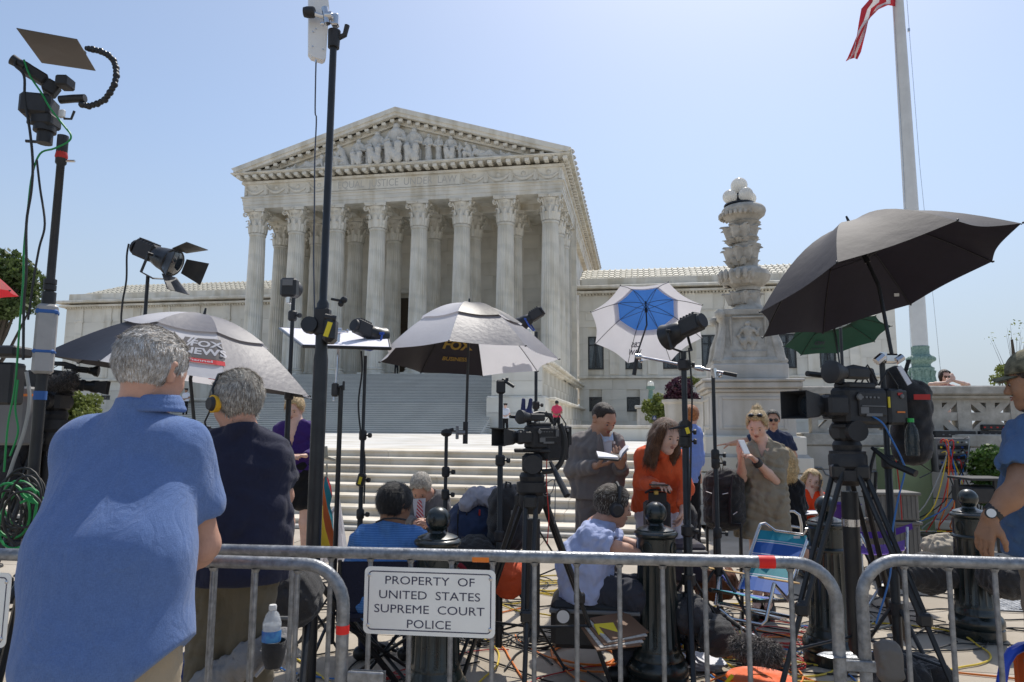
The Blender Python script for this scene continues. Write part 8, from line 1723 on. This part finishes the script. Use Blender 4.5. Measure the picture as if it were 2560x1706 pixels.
# brown bag, papers, black bags
t, C = bag('brown leather satchel on the ground left of the beach chair', 'leather_satchel', 5.0, 1742, 1832, 1420, 1488, BRN, .2, 'bag', 17); m = MB(); m.tube([W(1755, 1440, 4.98), W(1742, 1415, 5), W(1748, 1402, 5.0), W(1800, 1425, 4.98)], .006, 6); m.build('strap', BRN, t)
pr_ = thing('loose_papers', 'loose white papers curling on the ground by the brown satchel', 'papers', tuple(GD(1750, 4.7)))
for i in range(4):
 b0 = W(1735 + i * 14, 1488 + i * 6, 4.6 - i * .03); b0.z = .02 + i * .012; vs = []
 for a in range(6):
  for e in (0, 1): u = a / 5; vs.append(b0 + lvl(.18 * (u - .5), .24 * (e - .5) + .03 * i, .10 * max(0, .4 - u) ** 1.3))
 m = MB(); m._add(vs, [(a * 2, a * 2 + 1, a * 2 + 3, a * 2 + 2) for a in range(5)]); m.build('page', PAPER, pr_, smooth=60)
t, C = bag('black camera bag stuffed with gear between bollard and beach chair', 'camera_bag', 4.1, 1752, 1822, 1555, 1618, BLKF, .28, 'bag', 19)
t, C = bag('grey equipment bag holding two lenses behind the light stand foot', 'gear_bag', 4.2, 1682, 1762, 1500, 1570, mat('dark_grey_nylon', (.04, .04, .045), .8, bump=.4, bs=200), .25, 'bag', 20)
for i in range(2): l_ = thing('spare_lens', 'black lens standing upright in the grey equipment bag', 'lens', tuple(W(1695 + i * 24, 1502, 4.3)), 0, 'lenses in the bag'); m = MB(); m.lathe(W(1695 + i * 24, 1525, 4.3), [(.034, 0), (.036, .03), (.034, .035), (.036, .09), (.03, .1)], 20); m.build('barrel', BLK, l_); m = MB(); m.lathe(W(1695 + i * 24, 1525, 4.3) + Vector((0, 0, .03)), [(.0375, 0), (.0375, .004)], 20); m.build('ring', GREYP, l_)
bp2 = thing('boom_pole', 'black microphone boom pole lying across the ground towards the cable reel', 'boom pole', tuple(W(1820, 1560, 4.2))); m = MB(); m.tube([W(1762, 1508, 4.6), W(1850, 1568, 4.15)], .014, 10); m.tube([W(1850, 1568, 4.15), W(1915, 1612, 3.9)], .011, 10); m.build('tube', BLK, bp2)
for q in (.15, .35, .55, .75, .9): c = W(1850, 1568, 4.15).lerp(W(1915, 1612, 3.9), q); m = MB(); m.lathe(c, [(.014, -.012), (.014, .012)], 10, ax=W(1915, 1612, 3.9) - W(1850, 1568, 4.15)); m.build('lock_ring', CHROME, bp2)
# furry microphone + reel
fm = thing('furry_microphone', 'grey-brown furry windshield microphone lying on the orange cable reel', 'microphone', tuple(W(1888, 1625, 3.8)))
class _f: pass
ff = _f(); ff.root = fm; ff.o = np.array(lev(1888, 1625, 3.8)); o = W(1888, 1625, 3.8)
FUR = [hairm('fur', (.10, .085, .075)), hairm('fur_tip', (.26, .22, .20)), hairm('fur_dark', (.03, .026, .024))]
q = SDF(.008); q.chain([A3(W(1852, 1616, 3.85) - o), A3(W(1925, 1634, 3.75) - o)], [.048, .052]); VQ = q.mesh(lambda Dg, G: Dg + wob(G, .004, .03, 3)); mk('windshield', VQ, FUR[0], fm); ribbons('fur_strands', VQ, FUR, ff, np.eye(3), lambda a: np.array(a, float), 5000, .035, .02, lambda l: (.2, -.2, -.6), 4, .0012, jit=.8)
rl = thing('cable_reel', 'orange cable reel wound with yellow cable on the ground at the front', 'cable reel', tuple(GD(1900, 3.75)))
ORP = mat('orange_plastic', (.80, .13, .02), .35); YC = mat('yellow_cable', (.70, .50, .04), .4); c0 = W(1900, 1680, 3.8); c0.z = .04
for z, nm in ((.0, 'lower_disc'), (.16, 'upper_disc')):
 m = MB(); m.lathe(c0 + Vector((0, 0, z)), [(.14, 0), (.165, .002), (.172, .01), (.165, .018), (.14, .014), (.06, .014)], 32, cap=False); m.build(nm, ORP, rl)
m = MB(); m.lathe(c0, [(.06, 0), (.06, .17)], 20); m.build('hub', ORP, rl)
m = MB(); m.tube([c0 + Vector((math.cos(a) * (.085 + .02 * ((i // 20) % 3)), math.sin(a) * (.085 + .02 * ((i // 20) % 3)), .02 + .13 * i / 260)) for i, a in enumerate(np.linspace(0, 26 * PI, 260))], .006, 6); m.build('wound_cable', YC, rl)
m = MB(); m.tube([c0 + lvl(-.17, 0, .0), c0 + lvl(-.2, 0, .12), c0 + lvl(-.16, -.05, .20)], .01, 8); m.tube([c0 + lvl(.12, -.12, 0), c0 + lvl(.1, -.2, .06), c0 + lvl(.0, -.21, .04)], .01, 8); m.build('stand_loop', YLW, rl)
# black panels
for lab, px, py, d, sz, rz in (('black floor monitor with white figures lying against the big bollard', 1735, 1680, 3.7, (.22, .12, .17), .6), ('flat dark panel standing on the ground before the right-hand bollard', 2033, 1655, 3.6, (.13, .03, .24), .1)):
 t = thing('floor_monitor' if 'monitor' in lab else 'dark_panel', lab, 'monitor' if 'monitor' in lab else 'panel', tuple(GD(px, d))); p = W(px, py, d); p.z = sz[2] / 2 + .01; m = boxm(p, sz, rz=rz, ch=.01, rx=-.25 if 'monitor' in lab else .05); m.build('housing', BLKM, t)
 if 'monitor' in lab: m = MB(); n0 = p + lvl(-.03, -.085, .02); put_text(m, '2', lambda x, y: n0 + lvl(x, -.25 * y, y * .9), .05, 1, .02); m.build('number', WHITEP, t, smooth=0)
# purple chair, tub, crates
pc_ = thing('purple_chair', 'purple canvas folding chair with a metal frame behind the camera tripod', 'chair', tuple(GD(2200, 6.0)))
m = MB(); vs = []
for i in range(9):
 u = i / 8; vs += [W(2150 + 130 * u, 1330 - 22 * u + 8 * math.sin(PI * u), 6.0 + .2 * u), W(2150 + 132 * u, 1345 - 22 * u + 10 * math.sin(PI * u), 5.98 + .2 * u)]
m._add(vs, [(2 * i, 2 * i + 1, 2 * i + 3, 2 * i + 2) for i in range(8)]); m.build('armrest', PURF, pc_, smooth=60)
m = MB(); vs = []
for i in range(7):
 for j in range(5): u, v = i / 6, j / 4; vs.append(W(2150 + 112 * u, 1358 + 26 * v - 8 * u + 8 * math.sin(PI * u), 6.3 - .5 * v))
m._add(vs, [(i * 5 + j, i * 5 + j + 1, (i + 1) * 5 + j + 1, (i + 1) * 5 + j) for i in range(6) for j in range(4)]); m.build('seat', PURF, pc_, smooth=60)
for a, b in (((2268, 1320, 6.1), (2262, 1368, 6.0)), ((2258, 1370, 5.9), (2302, 1400, 5.7)), ((2150, 1335, 6.0), (2205, 1420, 5.8)), ((2262, 1368, 6.0), (2160, 1425, 5.8)), ((2170, 1330, 6.2), (2186, 1420, 6.0))): m = MB(); p, q = W(*a), W(*b);
for a, b in (((2268, 1318, 6.1), (2262, 1440, 5.9)), ((2150, 1335, 6.0), (2250, 1450, 5.8)), ((2262, 1368, 6.0), (2150, 1455, 5.8)), ((2152, 1335, 6.2), (2156, 1450, 6.1))): m = MB(); p, q = W(*a), W(*b); q.z = .01; m.tube([p, q], .011, 8); m.build('leg', ALU, pc_)
pt_ = thing('purple_tub', 'tall purple plastic tub behind the tripod beside the purple chair', 'tub', tuple(GD(2122, 6.3))); m = MB(); p = GD(2122, 6.3); m.lathe(p, [(.10, 0), (.12, .3), (.135, lev(2122, 1262, 6.3)[2]), (.145, lev(2122, 1262, 6.3)[2] + .01), (.12, lev(2122, 1262, 6.3)[2] - .02)], 20); m.build('body', mat('purple_plastic', (.06, .01, .18), .4), pt_); m = boxm(W(2128, 1285, 6.15), (.05, .004, .07), ch=0); m.build('yellow_label', YLW, pt_)
for i, (y0c, y1c, lab) in enumerate(((1228, 1298, 'grey ribbed plastic crate, upper of the two stacked behind the tripod'), (1300, 1385, 'grey ribbed plastic crate, lower of the two stacked behind the tripod'))):
 t = thing('plastic_crate', lab, 'crate', tuple(W(2230, y1c, 7.2)), 0, 'stacked grey crates'); zb0, zt0_ = lev(2230, y1c, 7.2)[2], lev(2230, y0c, 7.2)[2]; p = W(2230, 1300, 7.2); w = .40; dd_ = .3
 if i: zb0 = 0.01
 m = MB(); Rz = Matrix.Rotation(YAW, 3, 'Z'); m.box((p.x, p.y, (zb0 + zt0_) / 2 - .01), (w, dd_, zt0_ - zb0 - .02), R=Rz, ch=.015); m.build('body', GCR, t)
 m = MB(); m.box((p.x, p.y, zt0_ - .015), (w + .035, dd_ + .035, .03), R=Rz, ch=.006); m.build('rim', GCR, t)
 for q in range(9): c = Vector((p.x, p.y, (zb0 + zt0_) / 2)) + lvl(-w / 2 + .03 + q * (w - .06) / 8, -dd_ / 2); m = MB(); m.box(c, (.014, .012, (zt0_ - zb0) * .8), R=Rz); m.build('rib', GCR, t)
# electrical clutter by the wall
gc = thing('green_cabinet', 'pale green utility cabinet against the wall behind the tripod', 'cabinet', tuple(GD(2268, 10.2))); p = GD(2268, 10.6); zt0_ = lev(2268, 1120, 10.6)[2]; m = boxm((p.x, p.y, zt0_ / 2), (.62, .4, zt0_), ch=.015); m.build('shell', mat('sage_paint', (.16, .21, .11), .5), gc); m = boxm(Vector((p.x, p.y, zt0_ * .5)) + lvl(.02, -.205), (.5, .012, zt0_ * .8), ch=.004); m.build('door', mat('sage_paint', (.16, .21, .11)), gc)
er = thing('equipment_rack', 'rack of wired patch panels against the wall near the right edge', 'equipment rack', tuple(GD(2380, 10.4))); p = GD(2382, 10.5); zt0_ = lev(2382, 1095, 10.5)[2]; zb0 = lev(2382, 1180, 10.5)[2]
m = boxm((p.x, p.y, (zt0_ + zb0) / 2), (.50, .3, zt0_ - zb0), ch=.01); m.build('case', GREYP, er)
for i in range(6):
 z = zb0 + .05 + i * (zt0_ - zb0 - .06) / 6; m = boxm(Vector((p.x, p.y, z + .02)) + lvl(0, -.155), (.46, .014, .055), ch=.002); m.build('patch_panel', mat('panel_grey', (.22, .22, .21), .5) if i % 2 else BLKM, er)
 for j in range(7): m = boxm(Vector((p.x, p.y, z + .02)) + lvl(-.19 + j * .062, -.17), (.025, .012, .025), ch=.002); m.build('socket', (WHITEP, REDP, BLK, BLUP, BLK, YLW, BLK)[(i * 3 + j) % 7], er)
rs = random.Random(5)
for i in range(16):
 a = Vector((p.x, p.y, rs.uniform(zb0, zt0_))) + lvl(rs.uniform(-.2, .2), -.17); b = GD(rs.uniform(2240, 2470), 10.3); m_ = (RUB, REDP, ORT, YC, mat('blue_cable'), RUB, mat('grey_cable'))[i % 7]
 cable(('black', 'bright red', 'orange', 'yellow', 'blue', 'thick black', 'grey')[i % 7] + ' cable drooping from the patch-panel rack to the ground', [a, a + lvl(0, -.12, -.05), (a + b) / 2 + lvl(rs.uniform(-.1, .1), -.2, -.15), b + Vector((0, 0, .08)), b + lvl(rs.uniform(-.3, .3), -.3, .08)], .009, m_, 'rack cables')
for px0, px1, py0, py1, lab in ((2325, 2425, 1078, 1096, 'black router box with blue and orange cables on the wall ledge'), (2442, 2512, 1062, 1076, 'black electronics unit with a red light, upper of two on the ledge'), (2436, 2512, 1078, 1093, 'black electronics unit, lower of two on the ledge')):
 t = thing('electronics_unit', lab, 'electronics', tuple(W(px0, py1, 11.2))); kk = 11.2 / F; c = W((px0 + px1) / 2, (py0 + py1) / 2, 11.2); m = boxm(c, ((px1 - px0) * kk, .3, (py1 - py0) * kk), ch=.008); m.build('housing', BLKM, t)
 m = MB()
 for j in range(5): m.box(c + lvl((j - 2) * .1, -.155), (.03, .006, .02), R=RYAW)
 m.build('front_controls', REDP if 'red' in lab else GREYP, t)
led = thing('ledge_shelf', 'pale board shelf under the electronics units along the wall', 'shelf', tuple(W(2420, 1100, 11.2))); m = boxm(W(2415, 1101, 11.2), (1.35, .35, .04), ch=.005); m.build('board', LS, led)
for q in (2330, 2500): g0 = GD(q, 11.2); m = MB(); m.box((g0.x, g0.y, lev(q, 1103, 11.2)[2] / 2), (.06, .06, lev(q, 1103, 11.2)[2]), R=RYAW); m.build('leg', LS, led)
tb = thing('work_table', 'low black folding table at the right in front of the hedge', 'table', tuple(GD(2450, 9.0))); m = boxm(W(2452, 1196, 9.0), (.55, .5, .03), ch=.005); m.build('top', BLKM, tb)
for a, b in ((2402, 8.8), (2500, 8.8), (2406, 9.25), (2498, 9.25)): g0 = GD(a, b); zt0_ = lev(2452, 1196, 9.0)[2]; m = MB(); m.box((g0.x, g0.y, zt0_ / 2), (.035, .035, zt0_), R=RYAW); m.build('leg', BLK, tb)
m = boxm(W(2452, 1235, 9.0), (.5, .42, .2), ch=.02); m.build('lower_shelf', BLKM, tb)
hg = thing('clipped_bush', 'small glossy green bush behind the low black table at the right', 'bush', tuple(GD(2470, 10.0))); p = W(2475, 1165, 10.0)
foliage(clumps((p.x, p.y, p.z - .05), .22, 14, .14, 31, 1.1) + clumps((p.x, p.y, p.z - .3), .25, 8, .15, 32, 1.0), 5200, .032, 33).build('foliage', mat('box_leaf', (.06, .12, .02), .45, var=.5, vs=8, kind='leaf'), hg, smooth=0); m = MB(); m.tube([(p.x, p.y, 0), (p.x, p.y, p.z)], .03, 8); m.build('trunk', BARK, hg)
# bags right foreground
t, C = bag('long black gear bag lying beyond the right barrier', 'gear_bag', 5.3, 2222, 2420, 1405, 1462, BLKF, .3, 'bag', 23)
t, C = bag('black duffel bag beside the man with the watch at the right edge', 'duffel_bag', 4.9, 2470, 2560, 1410, 1480, BLKF, .3, 'bag', 24)
t, C = bag('crumpled cream canvas sack beside the right bollard', 'canvas_sack', 5.6, 2325, 2405, 1352, 1392, mat('cream_canvas', (.48, .42, .33), .9, bump=.3, bs=100), .22, 'sack', 25, wr=.012)
t, C = bag('black sandbag slumped over the tripod foot at the bottom right', 'sandbag', 3.2, 2190, 2290, 1660, 1712, BLKF, .22, 'sandbag', 26, wr=.012)
t, C = bag('black sandbag on the stand foot near the bottom right', 'sandbag', 3.3, 2285, 2350, 1664, 1712, BLKF, .2, 'sandbag', 27, wr=.012)
t, C = bag('grey-toned leather pouch hanging on the stand above the sandbag', 'pouch', 3.15, 2208, 2236, 1622, 1690, mat('grey_leather', (.16, .14, .12), .6, bump=.2), .06, 'pouch', 28)
bl = thing('blue_folding_frame', 'bright blue curved plastic frame with an orange panel at the bottom right corner', 'hand truck', tuple(W(2540, 1660, 3.1)))
m = MB(); m.tube([W(2500, 1730, 3.1), W(2512, 1660, 3.1), W(2530, 1630, 3.1), W(2552, 1618, 3.12), W(2590, 1612, 3.15)], .02, 10); m.build('blue_frame', mat('royal_blue_plastic', (.02, .07, .5), .35), bl); m = boxm(W(2562, 1680, 3.2), (.08, .03, .22), ch=.005); m.build('orange_panel', ORP, bl)
fp_ = thing('floor_plate', 'studded grey metal plate set in the sidewalk near the right edge', 'access plate', tuple(W(2512, 1510, 5.2))); p = PZ(2512, 1512, .012); m = MB(); m.box((p.x, p.y, .010), (.42, .42, .008)); m.build('plate', GALV, fp_)
m = MB()
for i in range(10):
 for j in range(10): m.lathe((p.x - .18 + i * .04, p.y - .18 + j * .04, .0138), [(.011, 0), (.006, .004)], 6)
o = m.build('studs', GALV, fp_); o['kind'] = 'stuff'
# left foreground: bottle, grey bag, pink things, blue cooler
wb = thing('water_bottle', 'half-full clear water bottle with a blue label behind the left barrier', 'bottle', tuple(W(676, 1610, 2.75))); b0 = W(678, 1608, 2.75); k = 2.75 / F
m = MB(); m.lathe(b0, [(.028, 0), (.034, .006), (.0345, .05), (.033, .055), (.0345, .06), (.034, .075), (.024, .105), (.013, .118), (.012, .124)], 24); m.build('body', WATER, wb); m = MB(); m.lathe(b0, [(.0349, .008), (.0352, .012), (.0352, .044), (.0349, .048)], 24, cap=False); m.build('label', mat('label_blue', (.02, .09, .5), .4, col2=(.1, .4, .7), vs=25), wb); m = MB(); m.lathe(b0 + Vector((0, 0, .121)), [(.0145, 0), (.015, .012), (.013, .018)], 20); m.build('cap', WHITEP, wb)
m = MB(); m.lathe(b0, [(.0325, .003), (.033, .048), (.033, .068)], 20); m.build('water', mat('water', (.8, .85, .9), .02, alpha=.3), wb)
GRM = mat('grey_mesh_fabric', (.24, .235, .235), .85, bump=.5, bs=180, var=.12)
gb = softbag('grey folding camp chair with a mesh cup pocket behind the left barrier', 'camp_chair', [(W(500, 1720, 2.8), W(620, 1650, 2.8), .05, .05, .04), (W(620, 1650, 2.8), W(700, 1600, 2.85), .045, .04, .04), (W(560, 1720, 3.0), W(690, 1640, 3.0), .05, .045, .05)], GRM, cat='chair', seed=8, wr=.009)
m = MB(); m.tube([W(640, 1690, 2.75), W(722, 1600, 2.78), W(738, 1552, 2.8)], .018, 8, flat=.35); m.build('edging', mat('light_grey_webbing', (.35, .34, .34), .8), gb); m = MB(); m.tube([W(680, 1545, 2.9), W(735, 1546, 2.9)], .008, 8); m.ball(W(736, 1552, 2.9), .014, 8); m.build('frame_tube', GREYP, gb)
m = MB(); c = W(684, 1640, 2.75); m.lathe(c, [(.03, -.04), (.043, 0), (.045, .05), (.042, .055)], 16, cap=False); m.build('cup_pocket', BLKF, gb)
t, C = bag('black bag with blue piping seen between the left barrier bars', 'piped_bag', 3.6, 668, 790, 1440, 1545, BLKF, .25, 'bag', 31); m = MB(); m.tube([W(676, 1446, 3.58), W(700, 1438, 3.56), W(740, 1436, 3.58)], .008, 6); m.build('blue_piping', BLUP, t)
t, C = bag('bright pink patterned cloth on the black piped bag', 'pink_cloth', 3.62, 668, 692, 1420, 1450, mat('pink_cloth', (.65, .03, .22), .8, var=.5, vs=40), .1, 'cloth', 32)
cl_ = thing('blue_cooler', 'dark blue cooler box on the ground behind the left barrier', 'cooler', tuple(GD(525, 2.9))); m = boxm(W(528, 1700, 3.0), (.3, .25, .2), ch=.02); m.build('box', mat('cooler_blue', (.01, .03, .16), .4), cl_); m = boxm(W(528, 1668, 3.0), (.31, .26, .03), ch=.01); m.build('lid', mat('cooler_blue', (.01, .03, .16), .4), cl_)
# far left clutter
vc, M = camcorder('black video camera with a furry microphone at the far left behind the mast', W(140, 985, 3.9), lvl(1, .35, -.1), .62)
m = MB(M); m.box((-.05, 0, .02), (.24, .14, .2), ch=.03); m.build('cover', BLKF, vc)
tf_, top = tripod('black tripod carrying the far left video camera', 135, 3.9, 1050, .45, (.1, 2.2, 4.3))
fm2 = thing('fuzzy_windshield', 'dark fuzzy microphone windshield above the far left camera', 'microphone', tuple(W(152, 958, 3.8))); q = SDF(.008); q.add((-.03, 0, 0), (.05, 0, .015), .04, .042); VQ = q.mesh(); ff = _f(); ff.root = fm2; mk('windshield', VQ, FUR[2], fm2); ribbons('fur_strands', VQ, [FUR[2], FUR[0]], ff, np.eye(3), lambda a: np.array(a, float), 1500, .02, .012, lambda l: (.2, -.2, .2), 4, jit=.9)
m = MB(M);
t, C = bag('grey-black rain cover bundle beside the left mast', 'cover_bundle', 3.7, -40, 60, 1080, 1240, mat('dark_grey_nylon', (.04, .04, .045)), .3, 'bag', 33, wr=.016, r=.12); t, C = bag('navy padded bag behind the left mast above the cable coil', 'padded_bag', 4.0, 60, 130, 1100, 1230, NAVF, .25, 'bag', 34)
bx = thing('battery_box', 'tall black battery box with orange edge beside the left mast', 'box', tuple(W(50, 1060, 3.6))); m = boxm(W(48, 1040, 3.65), (.15, .14, .30), ch=.012); m.build('shell', GREYP, bx); m = boxm(W(50, 988, 3.56), (.13, .01, .012), ch=0); m.build('orange_edge', ORT, bx)
ck = thing('coiled_cables', 'bundle of black cable coils hanging on the left mast', 'cable coil', tuple(W(40, 1270, 3.1)))
rs = random.Random(3)
for i in range(14):
 c = W(40 + rs.uniform(-28, 30), 1275 + rs.uniform(-25, 25), 3.1 + rs.uniform(-.08, .08)); ra = rs.uniform(.06, .10); rb = ra * rs.uniform(1.1, 1.6); an = rs.uniform(-.4, .4); m = MB(); m.tube([c + lvl(math.cos(a) * ra, math.sin(a) * ra * an, math.sin(a) * rb) for a in np.linspace(0, 2 * PI, 25)[:-1]], .0055, 6, closed=True); m.build('loop', RUB if i % 5 else GRNC, ck)
gt = thing('green_cable_tie', 'knot of green cable on the left mast above the barrier', 'cable', tuple(W(85, 1245, 3.1))); m = MB(); m.tube([W(70, 1240, 3.05) + lvl(.03 * math.sin(a * 3), 0, .03 * math.cos(a * 2)) for a in np.linspace(0, 6, 30)] + [W(92, 1260, 3.05), W(84, 1310, 3.05), W(78, 1350, 3.05)], .006, 6); m.build('strand', GRNC, gt)
fr_ = thing('equipment_cart', 'cluttered black equipment cart behind the left end of the barrier', 'cart', tuple(GD(60, 3.9)));
for py in (1345, 1480, 1620): m = boxm(W(40, py, 3.9), (.5, .4, .03), ch=.005); m.build('shelf', BLKM, fr_)
for a, b in ((-70, 3.7), (150, 3.7), (-60, 4.1), (150, 4.1)): g0 = GD(a, b); m = MB(); m.box((g0.x, g0.y, .45), (.03, .03, .9), R=RYAW); m.build('post', BLK, fr_)
rs = random.Random(8)
for i in range(7):
 c = W(-30 + i * 28, (1325, 1460, 1600)[i % 3], 3.85); o_ = thing('small_device', ('blue', 'yellow', 'white', 'red')[i % 4] + '-labelled small ' + ('grey', 'black')[i % 2] + ' device on the ' + ('top', 'middle', 'bottom')[i % 3] + ' shelf of the left equipment cart', 'device', tuple(c), 0, 'devices on the left cart'); m = boxm(c, (rs.uniform(.06, .1), .1, rs.uniform(.05, .09)), rz=rs.uniform(-.5, .5), ch=.006); m.build('housing', BLKM if i % 2 else GREYP, o_); m = boxm(c + lvl(0, -.055, .01), (.03, .01, .015), ch=0); m.build('front_label', (BLUP, YLW, WHITEP, REDP)[i % 4], o_)
cable('black cable spilling from the equipment cart at the left', [W(20, 1340, 3.6), W(60, 1400, 3.5), W(110, 1350, 3.5), W(90, 1480, 3.5), W(40, 1560, 3.5)], .007)
pw = thing('plaza_planter', 'low white marble planter on the plaza at the far left edge', 'planter', tuple(W(5, 1085, 20))); p = W(-10, 1083, 20); m = MB(); m.box((p.x, p.y, HP + .35), (1.2, 1.2, .7), ch=.03); m.build('block', MARBLE, pw); m = MB(); m.box((p.x, p.y, HP + .72), (1.35, 1.35, .1), ch=.02); m.build('rim', STEPM, pw)
# signs on the plaza
ys = thing('yellow_notice', 'small yellow notice on a thin yellow stake before the right wing', 'sign', tuple(W(1524, 1062, 38))); p = W(1524, 1040, 38); m = MB(); m.box((p.x, p.y, p.z), (.28 * 2, .03, .24 * 1.6), R=RYAW); m.build('board', mat('yellow_board', (.5, .40, .12), .6), ys); m = MB(); m.box((p.x, p.y + .03, (HP + p.z) / 2), (.05, .03, p.z - HP)); m.build('stake', mat('yellow_board', (.5, .40, .12), .6), ys)
hs_ = thing('access_sign', 'small blue wheelchair access sign on a dark post by the right planter', 'sign', tuple(W(1636, 1063, 26))); p = W(1636, 1045, 26); m = boxm(p, (.12 * 1.2, .012, .15 * 1.1), ch=0); m.build('board', mat('sign_blue', (.015, .03, .11), .5), hs_)
m = MB(); k = .045; q = lambda x, y: p + lvl(x * k, -.012, y * k); m.ball(q(-.2, 1.1), .009, 8); m.tube([q(-.2, .8), q(-.15, .1), q(.5, .1), q(.8, -.7)], .006, 5); m.tube([q(-.2 + .6 * math.cos(a), -.3 + .6 * math.sin(a)) for a in np.linspace(1.9, 6.2, 12)], .005, 5); m.build('wheelchair_symbol', WHITEP, hs_)
m = MB(); m.cyl((p.x, p.y + .03, HP), (p.x, p.y + .03, p.z), .02, None, 8); m.build('post', BLK, hs_)
rl_ = thing('low_railing', 'thin dark low railing in front of the right wing', 'railing', tuple(W(1550, 1060, 45))); m = MB(); a, b = W(1500, 1062, 42), W(1582, 1062, 42); a.z = b.z = HP + .25; m.tube([a, b], .03, 6); m.build('rail', BLK, rl_)
for i in range(24): c = a.lerp(b, i / 23); m = MB(); m.cyl((c.x, c.y, HP), (c.x, c.y, HP + .25), .015, None, 6); m.build('picket', BLK, rl_)
# conduit on the wall
cd = thing('wall_conduit', 'thin metal conduit with a junction box running along the wall base', 'conduit', tuple(W(2090, 1190, 11)));
m = MB(); y_ = BY - .26; P_ = [PY(a, b, y_) for a, b in ((2010, 1168), (2055, 1170), (2064, 1186), (2080, 1192), (2130, 1190), (2230, 1172), (2300, 1172))]; m.tube(P_, .012, 8); m.build('pipe', GALV, cd); p = PY(2088, 1194, y_ - .01); m = MB(); m.box(p, (.10, .06, .07), ch=.005); m.build('junction_box', GALV, cd)
# ---- cables all over the sidewalk
rs = random.Random(11)
def gcable(label, x0, y0, n, m_, r, grp, turn=.5, step=.16, head=None):
 x, y = x0, y0; a = head if head is not None else rs.uniform(0, 2 * PI); k = rs.uniform(-turn, turn); P_ = []
 for i in range(n):
  P_.append((x, y, r + .004 + (.012 if rs.random() < .12 else 0))); k += rs.uniform(-.35, .35); k = max(-turn * 1.6, min(turn * 1.6, k)); a += k; x += step * math.cos(a); y += step * math.sin(a)
  if y > 9.4 or y < 2.6 or x < -5 or x > 6.6: a += PI * .7
 cable(label, P_, r, m_, grp, name='ground_cable', res=4)
spec = ((RUB, 'thin black cable snaking over the sidewalk slabs', 34, .0055), (ORT, 'orange cable winding over the sidewalk slabs', 9, .006), (YC, 'yellow cable trailing over the sidewalk slabs', 8, .006), (mat('blue_cable'), 'blue cable lying on the sidewalk slabs', 5, .005), (REDP, 'thin red cable looping on the sidewalk slabs', 5, .004), (mat('grey_cable'), 'grey cable lying on the sidewalk slabs', 4, .006))
zones = [(1180, 1620), (1250, 1650), (1400, 1640), (1700, 1620), (1780, 1590), (1900, 1640), (2000, 1560), (2250, 1480), (2330, 1440), (2350, 1580), (2480, 1560), (2300, 1380), (700, 1560), (780, 1500), (620, 1500), (60, 1420), (1300, 1480), (1800, 1460), (1500, 1440), (2150, 1500)]
for m_, lab, cnt, r in spec:
 for i in range(cnt):
  zx, zy = zones[(i * 7 + cnt) % len(zones)] if m_ is RUB else rs.choice([(1890, 1660), (1960, 1640), (2330, 1380), (2480, 1350), (1800, 1600), (680, 1620), (2020, 1600), (1450, 1430), (1320, 1600)])
  p = PZ(zx + rs.uniform(-60, 60), zy + rs.uniform(-40, 30)); gcable(lab, p.x, p.y, rs.randint(14, 40), m_, r, lab.split(' over')[0].split(' lying')[0].split(' looping')[0] + 's on the sidewalk', rs.choice((.25, .5, .8)))
for i in range(16):
 p = PZ(rs.uniform(2270, 2440), 1300 + rs.uniform(-15, 10)); m_ = (ORT, YC, mat('blue_cable'), REDP, mat('grey_cable'))[i % 5]; x, y = p.x, p.y; a = rs.uniform(0, 6); P_ = []
 for j in range(14): P_.append((x, y, .095 + rs.uniform(0, .015))); a += rs.uniform(-.8, .8); x += .13 * math.cos(a); y = min(BY - .45, max(y_k - .3, y + .07 * math.sin(a)))
 cable(('orange', 'yellow', 'blue', 'red', 'grey')[i % 5] + ' cable lying tangled on the wood mulch bed', P_, .008, m_, 'tangled cables on the mulch', name='ground_cable', res=4)
for (cx, cy_, d_, lab) in ((1345, 1610, 0, 'coil of black cable on the sidewalk by the middle tripod'), (1755, 1610, 0, 'coil of dark grey cable beside the floor monitor'), (1215, 1600, 0, 'loose loop of black cable behind the white sign')):
 p = PZ(cx, cy_); t = thing('coiled_cable', lab, 'cable coil', (p.x, p.y, 0))
 for i in range(6): ra = rs.uniform(.10, .2); ox, oy = rs.uniform(-.04, .04), rs.uniform(-.04, .04); m = MB(); m.tube([(p.x + ox + ra * math.cos(a), p.y + oy + ra * .8 * math.sin(a), .01 + i * .008 + .01 * math.sin(a * 2 + i)) for a in np.linspace(0, 2 * PI, 29)[:-1]], .006, 6, closed=True); m.build('loop', RUB, t)
